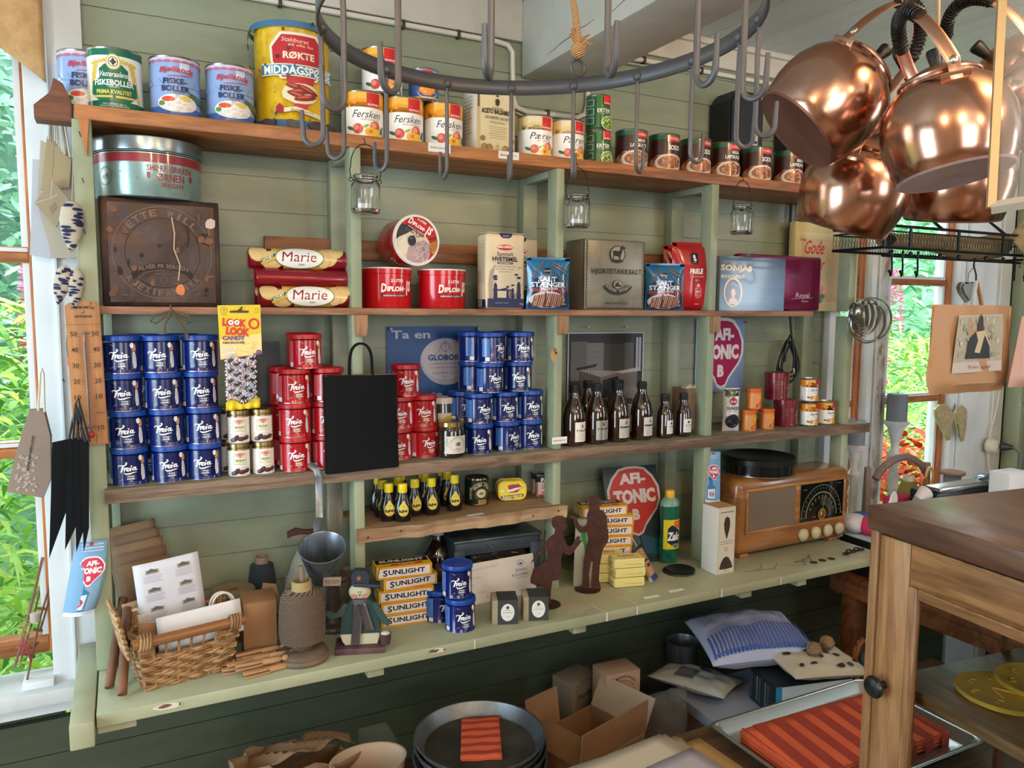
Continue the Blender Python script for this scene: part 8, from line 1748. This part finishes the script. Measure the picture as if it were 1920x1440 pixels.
# open carton
KC=mat('#7d5c3e',.75,var=('#6b4c32',6,(1,1,1),.4,.7)); KC2=mat('#8a765e',.75)
o=thing('open_carton','open brown cardboard carton with raised flaps and printed letters on its side','box',(.935,1.455,.4205),.28)
m=MB(); W2,D2,H2=.115,.085,.185
for b in ((-W2,W2,-D2,-D2+.003,0,H2),(-W2,W2,D2-.003,D2,0,H2),(-W2,-W2+.003,-D2,D2,0,H2),(W2-.003,W2,-D2,D2,0,H2),(-W2,W2,-D2,D2,0,.003)): m.box(*b,KC)
m.build('carton_body',o)
MB().box(-W2,W2,-.0015,.0015,0,.082,KC,M=T(0,-D2,H2)@RX(.08)).build('flap',o); MB().box(-W2+.01,.0,-.0015,.0015,0,.085,KC,M=T(0,D2,H2)@RX(-.15)).build('flap',o); MB().box(-D2,D2,-.0015,.0015,0,.078,KC2,M=T(W2,0,H2)@RZ(PI/2)@RX(.5)).build('flap',o); MB().box(-D2,D2,-.0015,.0015,0,.07,KC,M=T(-W2,0,H2)@RZ(-PI/2)@RX(-1.2)).build('flap',o)
a=Art(.7); a.rect(-W2,-.004,W2,.0,'#9a7a50'); a.text('EDELWEISS',-.01,-.035,.085,.013,'#2c2018',.0); a.text('0104876',.01,-.056,.05,.010,'#2c2018',.03); a.build('printed_side',o,lambda u,v,of:(u,-D2-.0008-of,H2+v))
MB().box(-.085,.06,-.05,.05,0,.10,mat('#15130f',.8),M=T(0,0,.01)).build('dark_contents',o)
def rudy(a,w,h):
    a.ring(w*.5,h*.80,w*.34,w*.32,.001,'#2a2622',28,.4,5.6); a.arct('LE MARÉCHAUX',w*.5,h*.80,w*.42,.006,'#2a2622',2.6,.6,.02); a.text('Rudy',w*.5,h*.80,w*.55,h*.075,'#2a2622',.02,.2,rot=.1); a.ell(w*.82,h*.77,.008,.008,'#6a6258',14)
    a.text('LA',w*.3,h*.58,w*.15,h*.04,'#2a2622',.03); a.text('BRIOCHE',w*.55,h*.50,w*.75,h*.055,'#2a2622',.03); a.rect(w*.02,h*.34,w*.98,h*.43,'#1e1b1a'); a.text('TEMP AMBIENTE 72',w*.5,h*.385,w*.8,h*.025,'#a89880',.02); a.ring(w*.5,h*.16,w*.3,w*.28,.001,'#2a2622',24); a.text('Rudy',w*.5,h*.16,w*.45,h*.06,'#2a2622',.02,.2)
carton('brioche_box','tall tan box printed with a script name standing behind the open carton','box',1.105,1.580,.4205,.100,.07,.262,mat('#8f755e',.7),-.05,{'front':rudy}); carton('brioche_box','greyish tan box half hidden left of the tall printed box','box',1.030,1.66,.4205,.10,.07,.225,mat('#6a6052',.7),.3,{'front':rudy})
o=thing('plastic_bag','crumpled clear grey plastic bag beside the tall tan box','bag',(1.225,1.52,.4205)); mb,g=pillow(.13,.20,.09,mat('#8c9090',.15,alpha=.25,bump=(20,1)),seed=11); mb.build('film',o)
# big carton with lid, cloth, tin, cushions
o=thing('lidded_carton','large tan carton with a pale blue grey lid under the cushions','box',(1.56,1.455,.4205),-.04); MB().box(-.235,.235,-.15,.15,0,.12,mat('#75604c',.75),bev=.001).build('carton_body',o); MB().box(-.25,.25,-.165,.165,.105,.135,mat('#8a94a8',.6),bev=.002).build('lid',o)
a=Art(.6); a.text('VIRKELIG',.06,-.135,.16,.018,'#2a2a30',.0); a.rect(-.04,-.145,-.02,-.125,'#8a2a34'); a.build('printed_lid',o,topf(0,0,.1355))
z5=.556
o=thing('palace_tin','blue edged tin printed with a grey palace photograph under the cushions','tin',(1.575,1.405,z5+.0005),-.22); w,d,h=.225,.12,.088; MB().box(-w/2,w/2,-d/2,d/2,0,h,mat('#1e2326',.4),bev=.002).build('tin_body',o)
a=Art(.35); a.rect(.002,.002,w-.002,h-.002,'#a8b8c2'); a.rect(0,0,.018,h,'#2080b4'); a.rect(.018,h*.5,w,h-.002,'#b8c8d2'); a.rect(.018,0,w,h*.25,'#8c8e86'); a.rect(.055,h*.25,w-.04,h*.55,'#6b6a5c'); a.poly([(.10,h*.55),(.13,h*.66),(.16,h*.55)],'#6b6a5c'); a.rect(.02,h*.2,.07,h*.38,'#4a4c44')
for k in range(16): a.rect(.060+.0075*k,h*.29,.063+.0075*k,h*.36,'#3c3c36'); a.rect(.060+.0075*k,h*.42,.063+.0075*k,h*.49,'#3c3c36')
for k in range(9): a.ell(.03+.02*k,h*.17,.002,.005,'#2c2e2c',8)
a.build('printed_front',o,front(-w/2,-d/2,0))
a=Art(.4); 
for k in range(8): a.rect(.005+.013*k,.01,.013+.013*k,h-.01,['#3c4a4a','#2a3030','#5a6660'][k%3])
a.build('printed_side',o,leftf(-w/2,d/2,0))
def cushion(name,label,x,y,z,w,d,h,m1,rot,draw=None,cat='cushion'):
    o=thing(name,label,cat,(x,y,z),0); o.rotation_euler=rot
    def f(s):
        def g(u,v):
            e=(max(0,math.sin(PI*u))*max(0,math.sin(PI*v)))**.42; pin=1-.08*math.sin(PI*u)*0
            return ((u-.5)*w*(1-.06*math.sin(PI*v)),(v-.5)*d*(1-.06*math.sin(PI*u)),h/2+s*h/2*e*(1+.05*math.sin(7*u+5*v))+.0035*math.sin(19*u)*math.sin(13*v)*e)
        return g
    m=MB(); m.grid(26,22,f(1),m1); m.grid(26,22,f(-1),m1); bmesh.ops.remove_doubles(m.bm,verts=m.bm.verts,dist=.0003); m.build('cover',o)
    if draw: a=Art(.9); draw(a,w,d); a.build('printed_pattern',o,lambda u,v,of:(lambda q:(q[0],q[1],q[2]+.0030+of*.4))(f(1)(min(max(u/w,0.01),.99),min(max(v/d,0.01),.99))),step=.008,sv=.009)
    return o
random.seed(9)
def stripes(a,w,d):
    for k in range(26): x=.008+k*(w-.016)/26; [a.rect(x,.008+q*d*.04,x+(w-.016)/52,.008+(q+1)*d*.04,'#3c4f94') for q in range(9)]
    for k in range(4): a.rect(.01,d*(.37+.02*k),w-.01,d*(.375+.02*k),'#34447c')
    for k in range(10): a.rect(.01,d*(.46),w-.01,d*.465,'#3c4470')
    for _ in range(46): a.ring(R(.02,w-.02),R(d*.5,d*.93),R(.004,.010),R(.004,.008),.0012,'#34406c',9,R(0,3),R(3.5,6))
    for k in range(24): x=.01+k*(w-.02)/24; a.ell(x,.012,.005,.004,'#3c5aa0',7)
CUW=mat('#a6abc4',.9,bump=(200,.3))
cushion('linen_sack','pale linen sack corner with grey printed square under the striped cushion',1.385,1.60,.557,.17,.22,.045,mat('#a9b0ac',.9,bump=(40,.5)),(0,.12,.5),lambda a,w,d:(a.rect(w*.15,d*.45,w*.5,d*.7,'#555a60'),a.ell(w*.65,d*.4,.02,.018,'#34508c')),'sack')
cushion('striped_cushion','blue and white striped cushion with scroll pattern on top of the pile',1.525,1.545,.640,.300,.225,.115,CUW,(.14,-.04,-.34),stripes)
def leafp(a,w,d):
    for _ in range(20): x,y=R(.02,w-.02),R(.02,d-.02); a.poly(blob(x,y,R(.008,.016),R(.005,.010),8,.45),random.choice(['#2e2620','#3c3a34','#2a2420']))
cushion('leaf_cushion','cream cushion with dark brown leaf pattern beside the striped cushion',1.612,1.400,.645,.25,.17,.055,mat('#b5aa98',.9,bump=(60,.5)),(.08,.10,-.15),leafp)
for (x,y,z,lb) in ((1.598,1.385,.712,'left one'),(1.655,1.392,.715,'right one')):
    o=thing('yarn_pompom','brown yarn ball resting on the leaf cushion, '+lb,'yarn ball',(x,y,z),0,'brown yarn balls'); m=MB(); m.ball((0,0,0),.0185,mat('#7a6244',.95,bump=(160,1)),seg=14)
    for k in range(9): A_=Matrix.Rotation(k*.7,4,Vector((1,k%3,k%2))); m.tube([A_@Vector((.0188*math.cos(t),.0188*math.sin(t),.003)) for t in [2*PI*i/14 for i in range(14)]],.0011,mat('#8f7654',.9),closed=True,seg=4)
    m.build('wound_yarn',o)
p=onY(1280,1200,1.70); o=thing('zinc_bucket','small galvanised bucket standing by the wall behind the cushions','bucket',(p.x,1.70,.4205)); hb=p.z-.4205; MB().lathe([(0,0),(.034,0),(.046,hb-.003),(.048,hb),(.045,hb),(.044,hb-.004),(.032,.004),(0,.004)],GV,seg=36).build('bucket_body',o)
# wicker handle basket at the right
o=thing('handled_basket','orange brown basket with twisted wicker handles behind the tray','basket',(1.885,1.40,.4205),.3); m=MB()
for k in range(9): m.tube([(.075*math.cos(t),.06*math.sin(t),.01+.016*k) for t in [2*PI*i/24 for i in range(24)]],.0095,mat('#7c4a22',.6,var=('#94602e',20,(1,1,1),.4,.7)),closed=True,seg=6)
m.build('woven_side',o)
for yy_ in (-.055,.055):
    for q in range(2): MB().tube([(-.07+.14*k/20,yy_+.004*math.sin(k*.9+PI*q),.14+.095*math.sin(PI*k/20)**.6+.004*math.cos(k*.9+PI*q)) for k in range(21)],.0052,mat('#8a5a34',.55),seg=6).build('handle_strand',o)
MB().ball((.03,.02,.17),.05,mat('#6f7c8c',.9,bump=(60,.5)),1,1,.8,seg=10).build('cloth_contents',o)
# papers on the table
o=thing('cardboard_folder','tan cardboard folder pack under the loose paper sheets','folder',(.862,1.10,.6803)); MB().box(-.14,.15,-.12,.11,0,.029,mat('#a07c4c',.8),bev=.002).build('folder',o)
for k,(c,dx,dy,rz,lb) in enumerate((('#b08a54',.05,-.03,.05,'bottom tan one'),('#b3a48c',.0,0,-.0,'lower cream one'),('#bcae96',-.012,.004,.05,'middle cream one'),('#c0b49e',-.02,.0,.09,'upper cream one'),('#aaa4aa',.01,-.075,.12,'top white one'))):
    o=thing('paper_sheet','large sheet of paper on the foreground table, '+lb,'paper',(.850+dx,1.085+dy,.7105+.0022*k),rz,'loose paper sheets'); m=MB(); m.grid(12,10,lambda u,v:((u-.5)*.30,(v-.5)*.25,.001+.0012*math.sin(u*5+k)*v),mat(c,.8)); m.build('sheet',o,solid=.0012)
# trays and napkin stack
TR=mat('#c8c8c4',.26,.9)
def tray(label,x,y,z,w,d,rz=0):
    o=thing('metal_tray',label,'tray',(x,y,z),rz); out=[]
    def loop(s,zz,rr):
        q=[]
        for cx,cy,a0 in ((w/2,d/2,0),(-w/2,d/2,PI/2),(-w/2,-d/2,PI),(w/2,-d/2,1.5*PI)):
            for k in range(7): t=a0+PI/2*k/6; sx=1 if cx>0 else -1; sy=1 if cy>0 else -1; q.append((cx+sx*(s-rr)+rr*math.cos(t),cy+sy*(s-rr)+rr*math.sin(t),zz))
        return q
    m=MB(); L_=[loop(s,zz,rr) for s,zz,rr in ((-.024,.003,.012),(-.018,.005,.014),(-.006,.024,.018),(.004,.0265,.022),(.006,.025,.022),(.005,.0235,.022),(-.004,.022,.018),(-.016,.001,.014),(-.024,.0,.012))]
    V=[[m.bm.verts.new(p) for p in q] for q in L_]; fs=[m.bm.faces.new(V[0]),m.bm.faces.new(V[-1][::-1])]; n=28
    for a_,b_ in zip(V,V[1:]):
        for k in range(n): fs.append(m.bm.faces.new((a_[k],a_[(k+1)%n],b_[(k+1)%n],b_[k])))
    m._fin([],fs,TR,None,True); m.build('tray_body',o,sharp=50); return o
tray('polished steel tray holding the orange striped napkin stack',1.345,1.075,.6805,.475,.30)
NX=.215; zn=.6845
cn=[onZ(px,py,.713) for px,py in ((1388,1366),(1597,1306))]
o=thing('napkin_stack','thick stack of orange napkins with dark red diagonal stripes on the steel tray','napkins',(cn[0].x,cn[0].y-.002,zn),-.03); LW=.40; LD=.19
for k in range(11):
    m=MB(); dx,dy=R(-.003,.003),R(-.002,.002); m.grid(14,6,lambda u,v:(dx+u*LW,dy-v*LD,.0018+.0026*k+.0007*math.sin(u*14+k)*math.sin(v*5+k)+(-.004*(1-u*6) if u<.16 else 0)*(k/11)),mat(ON if k%3 else '#cc5733',.85)); m.build('napkin',o,solid=.0023)
a=Art(.85)
for k in range(9):
    x=-.02+.052*k; P4=[(x,0),(x+.026,0),(x+.006,-LD),(x-.020,-LD)]
    P4=[(min(max(px,0),LW),py) for px,py in P4]
    if P4[1][0]-P4[0][0]+P4[2][0]-P4[3][0]>.004: a.poly(P4,OD)
a.build('dark_stripes',o,lambda u,v,of:(u,v,.0018+.0026*10+.0020+of*.5),step=.02)
a=Art(.85)
for k in range(8): a.rect(.02+.05*k,.0,.044+.05*k,.028,OD)
a.build('striped_edge',o,front(0,-LD-.004,0))
# ================= GLASS CABINET =================
cz=1.312; zb=.6803; TH=-.10
o=thing('glass_cabinet','small wooden display cabinet with glass door and dark round knob in the right foreground','cabinet',(.99,.763,zb),TH); H=cz-zb
CW=wood('#a67c50','#6e4a2a',2,5,.42,.2); CWy=wood('#a0764a','#684626',1,5,.42,.2); CTp=wood('#6a4a36','#452e22',1,5,.36,.25); W3,D3=.56,.62
MB().box(-.004,W3,-D3,.006,H-.036,H,CTp,bev=.003).build('top_board',o)
[MB().box(*b_,0,H-.036,CW,bev=.001).build('corner_post',o) for b_ in ((0,.03,-.014,0),(0,.03,-D3,-D3+.02),(W3-.02,W3,-.02,0))]
MB().box(0,W3,-D3,0,0,.02,CWy).build('bottom_board',o); MB().box(W3-.012,W3,-D3,0,.02,H-.036,mat('#4a3a2c',.6)).build('back_panel',o)
MB().box(.006,W3-.014,-.010,-.006,.02,H-.036,mat('#dfe6e6',.02,trans=1,ior=1.05)).build('side_pane',o)
dr=MB(); dr.box(.003,.022,-.068,-.0155,.024,H-.040,CW,bev=.0015); dr.box(.003,.022,-D3+.022,-D3+.075,.024,H-.040,CW,bev=.0015); dr.box(.004,.021,-D3+.075,-.0685,H-.100,H-.040,CWy,bev=.0015); dr.box(.004,.021,-D3+.075,-.0685,.024,.08,CWy,bev=.0015); D=dr.build('door_frame',o)
m=MB(); m.box(.0015,.012,-.084,-.0688,.08,H-.100,CW,bev=.002); m.box(.0015,.012,-D3+.075,-.084,H-.115,H-.100,CWy,bev=.002); m.build('door_bead',o)
MB().box(.008,.011,-D3+.075,-.075,.07,H-.095,mat('#dfe6e6',.02,trans=1,ior=1.05)).build('glass_pane',o)
kz=onZ(1653,1290,0); kzz=(CAM+ray(1650,1290)*(.975/ray(1650,1290).x)).z-zb
MB().lathe([(0,0),(.006,0),(.005,.010),(.008,.014),(.0155,.017),(.0165,.021),(.014,.025),(.008,.0275),(0,.028)],mat('#1c1d20',.38,.3,coat=.2),seg=32,M=T(.003,-.036,kzz)@RY(-PI/2)).build('knob',o)
zs=(CAM+ray(1730,1310)*(1.0/ray(1730,1310).x)).z-zb
MB().box(.03,W3-.014,-D3+.01,-.02,zs-.018,zs,CWy,bev=.001).build('shelf',o)
MB().box(W3*.5,W3*.5+.012,-.02,-.012,.02,H-.04,CW).build('rear_stile',o)
MG_=Matrix.Translation((.99,.763,zb))@RZ(TH)
GD=mat('#e6b84c',.4,.3,bump=(120,.3))
for k,(x,y,lb) in enumerate(((.135,-.125,'front'),(.205,-.135,'rear'))):
    p=MG_@Vector((x,y,zs+.001+.006*k)); o=thing('gold_medal','large round gold coloured medal with raised marks lying on the cabinet shelf, '+lb+' one','medal',tuple(p),k*.7); MB().lathe([(0,0),(.060,0),(.063,.003),(.0635,.006),(.061,.008),(.058,.007),(.056,.006),(0,.006)],GD,seg=56).build('medal_body',o)
    m=MB()
    for q in range(7): t=q*.9; m.tube([(.04*math.cos(t)+.007*math.cos(s),.04*math.sin(t)+.006*math.sin(s),.0065) for s in (0,1.2,2.4,3.4)],.0012,GD,seg=4)
    m.tube([(-.02,-.01,.0065),(-.005,.014,.0065),(.008,-.01,.0065),(.02,.012,.0065)],.0015,GD,seg=4); m.build('raised_marks',o)
p=MG_@Vector((.24,-.21,zs+.004)); o=thing('striped_ribbon','red white and blue striped ribbon curled beside the gold medals','ribbon',tuple(p))
for k,c in enumerate(('#a82a3c','#d4d4dc','#2a3c7c','#d4d4dc','#a82a3c')): m=MB(); m.grid(30,1,lambda u,v:(-.10+.20*u,(k-2.5+v)*.007+.012*math.sin(u*8),.012+.010*math.sin(u*16)),mat(c,.5)); m.build('ribbon_stripe',o,solid=.0006)
p=MG_@Vector((.09,-.245,zs+.0005)); o=thing('white_holder','white faceted block at the right edge of the cabinet shelf','block',tuple(p),.3); MB().prism([(-.03,0),(.05,0),(.05,.03),(-.012,.03)],-.02,.02,mat('#c8ccd0',.4),bev=.002).build('block',o)
# ================= HANGING THINGS =================
# steel ring with hooks
DG=mat('#54565b',.5,.5,var=('#6c6056',8,(1,1,1),.45,.75)); cx,cy,rr_=.407,.746,.230
zr_=lambda x,y:1.900+.03*((x-cx)*.88-(y-cy)*.47)*1.0
o=thing('hook_ring','large flat steel hoop with long hooks hanging from a rope under the beam','pot rack',(cx,cy,1.90))
m=MB(); m.grid(160,1,lambda u,v:(rr_*math.cos(2*PI*u),rr_*math.sin(2*PI*u),zr_(cx+rr_*math.cos(2*PI*u),cy+rr_*math.sin(2*PI*u))-1.90+(v-.5)*.019),DG,wrap=True,smooth=False); m.build('hoop',o,solid=.003)
def circ(px,far):
    an=YAW+math.atan((px-960)/F); dx,dy=math.sin(an),math.cos(an); b=dx*cx+dy*cy; c=cx*cx+cy*cy-rr_*rr_; D=max(0,b*b-c)**.5; t=b+D if far else b-D; return dx*t,dy*t
@named('ring_hook')
def hook(o):
    s=.0028
    MB().tube([(0,0,.012),(.001,0,0),(0,0,-.03),(0,0,-.098)]+[(.0105-.0105*math.cos(t),0,-.098-.012*math.sin(t)) for t in [PI*k/10 for k in range(1,10)]]+[(.021,0,-.098),(.022,0,-.074)],[s]*14+[s*.8],DG,seg=8).build('hook_rod',o); MB().ball((0,0,.010),.0062,DG,seg=8).build('rivet_head',o)
hk=[(612,1),(650,1),(728,1),(838,1),(955,1),(1068,1),(1184,1),(1283,1),(1366,1),(1400,1),(652,0),(750,0),(918,0),(1128,0),(1290,0),(1375,0)]
for i,(px,fr) in enumerate(hk):
    x,y=circ(px,fr); place('hk',hook,'long steel hook on the hanging hoop, %s, %s'%('far side' if fr else 'near side',['first from left','second from left','third from left','fourth from left','in the middle, fifth from left','sixth from left','seventh from left','eighth from left','ninth from left','last on the right'][i if fr else i-10]),'hook',(x,y,zr_(x,y)-.011),math.atan2(y-cy,x-cx),'hoop hooks')
RP=weave('#d0a878','#a07848',120,.95,.5)
x,y=circ(1075,1); o=thing('hemp_rope','hemp rope with frayed knot tied to the eye of the steel hoop','rope',(x,y,1.935)); MB().tube([(0,0,.022),(-.004,.002,.06),(-.016,.0,.11),(-.03,0,.24),(-.05,0,.44)],[.0055,.0045,.0034,.0034,.0034],RP,seg=8).build('rope',o); MB().ball((0,0,.012),.0105,RP,1,1,1.1,seg=8).build('knot',o)
for dx,dz in ((.022,.022),(.016,.034),(-.014,.030),(-.012,.038)): MB().tube([(0,0,.016),(dx*.5,0,.012+dz*.5),(dx,-.002,dz)],[.003,.003,.0018],RP,seg=5).build('frayed_end',o)
o=thing('iron_eye','round iron eye linking the rope to the steel hoop','ring',(x,y,1.928)); MB().tube([(.0105*math.cos(t),0,.0105*math.sin(t)-.004) for t in [2*PI*i/18 for i in range(18)]],.0022,DG,closed=True,seg=6).build('eye',o)
# copper kettles
def vec(a,b,c): return (RT*a+UP*b+W*c).normalized()
CO=mat('#cf9f88',.19,1,var=('#c08a70',7,(1,1,1),.4,.75),bump=(9,.05)); CO2=mat('#cf9f86',.3,1); BKH=mat('#15130f',.42,bump=(200,.5)); COB=mat('#7a5040',.45,.6,var=('#8f6c5c',6,(1,1,1),.4,.7))
def kettle(label,px,py,d,s,ax,pv,swing,lid=True,handle=True,spout=None,bc=COB):
    C0=dep(px,py,d); z=vec(*ax); x=vec(*pv); x=(x-z*x.dot(z)).normalized(); y=z.cross(x); M=Matrix((x,y,z)).transposed().to_4x4(); M.translation=C0-z*.075*s
    o=thing('copper_kettle',label,'kettle',(0,0,0),M=M@Matrix.Scale(s,4))
    o['group']='hanging copper kettles'
    MB().lathe([(.078,.0),(.0805,.002),(.086,.020),(.0915,.042),(.0935,.062),(.0925,.082),(.086,.106),(.074,.126),(.062,.136),(.056,.139),(.056,.143),(.053,.143)],CO,seg=72).build('kettle_body',o); MB().lathe([(0,.001),(.073,.001),(.078,-.0015),(.0805,.002)],bc,seg=64).build('kettle_base',o)
    a=Art(.35)
    for k in range(5): a.rect(-.016+.004*k,-.010-.003*k,-.015+.004*k,.016-.002*k,'#8f6656')
    a.build('stamp',o,lambda u,v,of:(u,v,.0005-of*.2))
    MB().lathe([(.057,.143),(.058,.146),(.054,.150),(.035,.160),(.012,.165),(0,.166)],CO2,seg=56).build('lid',o)
    MB().lathe([(0,.163),(.007,.163),(.008,.170),(.0115,.190),(.0105,.194),(0,.195)],BKH,seg=20).build('lid_knob',o)
    for sd in (-1,1):
        m=MB(); m.box(-.020,.020,-.0012,.0012,-.0075,.0075,CO2,bev=.001,M=T(sd*.0775,0,.1225)@RZ(PI/2)@RX(sd*.72)); m.build('bracket',o); MB().box(-.0085,.0085,-.0012,.0012,-.004,.028,CO2,bev=.001,M=T(sd*.0785,0,.121)@RZ(PI/2)).build('lug',o); MB().ball((sd*.0800,0,.145),.0065,STEEL,.6,1,1,seg=10).build('rivet',o)
    if handle:
        Mh=T(0,0,.145)@RX(swing); N=40; hp=[(.079*math.cos(PI*k/N),0,.118*math.sin(PI*k/N)**.8) for k in range(N+1)]
        hp=[tuple(Mh@Vector(p)) for p in hp]
        for seg_ in (hp[:12],hp[-12:]): MB().tube(seg_,.0095,CO2,seg=10,flat=.22).build('handle_strap',o)
        MB().tube(hp[9:32],[.0085+.0012*(k%2) for k in range(23)],BKH,seg=12).build('wrapped_grip',o)
        m=MB()
        for k in range(10,31):
            p=Vector(hp[k]); t=(Vector(hp[k+1])-Vector(hp[k-1])).normalized(); A_=t.to_track_quat('Z','Y').to_matrix().to_4x4(); A_.translation=p; m.tube([A_@Vector((.0098*math.cos(q),.0098*math.sin(q),.002*math.cos(q))) for q in [2*PI*i/12 for i in range(12)]],.0018,BKH,closed=True,seg=5)
        m.build('cord_wrap',o)
    if spout: MB().tube([(0,-.080,.050),(0,-.110,.075),(0,-.125,.105),(0,-.142,.125)],[.020,.015,.011,.009],CO,seg=16).build('spout',o)
    return o
kettle('copper kettle hanging at the left of the bunch with its dark base facing out',1558,186,1.25,.98,(.71,.64,-.09),(-.39,.59,-.7),.0)
kettle('largest copper kettle in front with pale base, hanging beside the glass frame',1775,238,1.10,.95,(-.13,.98,.06),(-.25,-.10,-.95),.32,bc=mat('#a89090',.45,.5,var=('#b8a4a2',6,(1,1,1),.4,.7)))
kettle('copper kettle hanging lowest left, under the other kettles',1604,350,1.42,1.02,(.22,.90,-.36),(-.5,.2,-.85),-.75)
kettle('copper kettle hanging lowest right, behind the largest kettle',1795,330,1.46,1.06,(-.02,.95,-.28),(.9,.0,-.4),.5,handle=False)
kettle('copper kettle cut by the right picture edge behind the glass pane',1930,165,1.28,.98,(-.80,.58,-.05),(.10,.05,-.99),-.35)
o=thing('ceiling_hook','black iron s shaped hook hanging from the ceiling among the kettles','hook',tuple(dep(1688,120,1.5))); MB().tube([(.020*math.cos(t)*1.0,0,.022+.020*math.sin(t)) for t in [.3+k*.35 for k in range(12)]]+[(.002,0,-.006),(.016,0,-.022),(.03,0,-.034)],.0036,WIRE,seg=8).build('hook_bar',o); MB().tube([(0,0,.044),(-.003,0,.08),(-.003,0,2.372-o.location.z)],.003,WIRE,seg=6).build('ceiling_eye',o)
for px,px2,y2,lb in ((1722,1700,190,'left'),(1760,1757,130,'right')):
    a_=dep(px,-30,1.35); b_=dep(px2,y2,1.35); o=thing('raffia_strand','pale tan strap hanging from the ceiling behind the kettles, %s one'%lb,'strap',tuple(b_),0,'tan hanging straps'); v=a_-b_; m=MB(); m.tube([(0,0,0),tuple(v*.5),tuple(v),(v.x,v.y,2.372-b_.z)],.0042,mat('#b8a184',.7),seg=6,flat=.5); m.build('strap',o)
# hanging glass with thin wooden frame
t0,b0_,r0_=dep(1880,-30,.75),dep(1858,390,.75),dep(1990,368,.72)
o=thing('hanging_glass_case','thin brass coloured frame corner with a hazy glass pane hanging at the right edge','frame',tuple(b0_)); FRM=mat('#a8926a',.4,.3)
m=MB(); m.tube([(0,0,0),tuple(t0-b0_)],.0052,FRM,seg=4); m.build('upright_bar',o); m=MB(); m.tube([(0,0,0),tuple(r0_-b0_)],.0062,mat('#a8a294',.5),seg=4); m.build('bottom_bar',o)
m=MB(); q=[Vector((0,0,0)),r0_-b0_,(r0_-b0_)+(t0-b0_),t0-b0_]; m.grid(1,1,lambda u,v:tuple(q[0].lerp(q[1],u)*(1-v)+(q[3]+(q[2]-q[3])*u)*v),mat('#cfc8bc',.15,alpha=.16)); m.build('glass_pane',o,solid=.001)
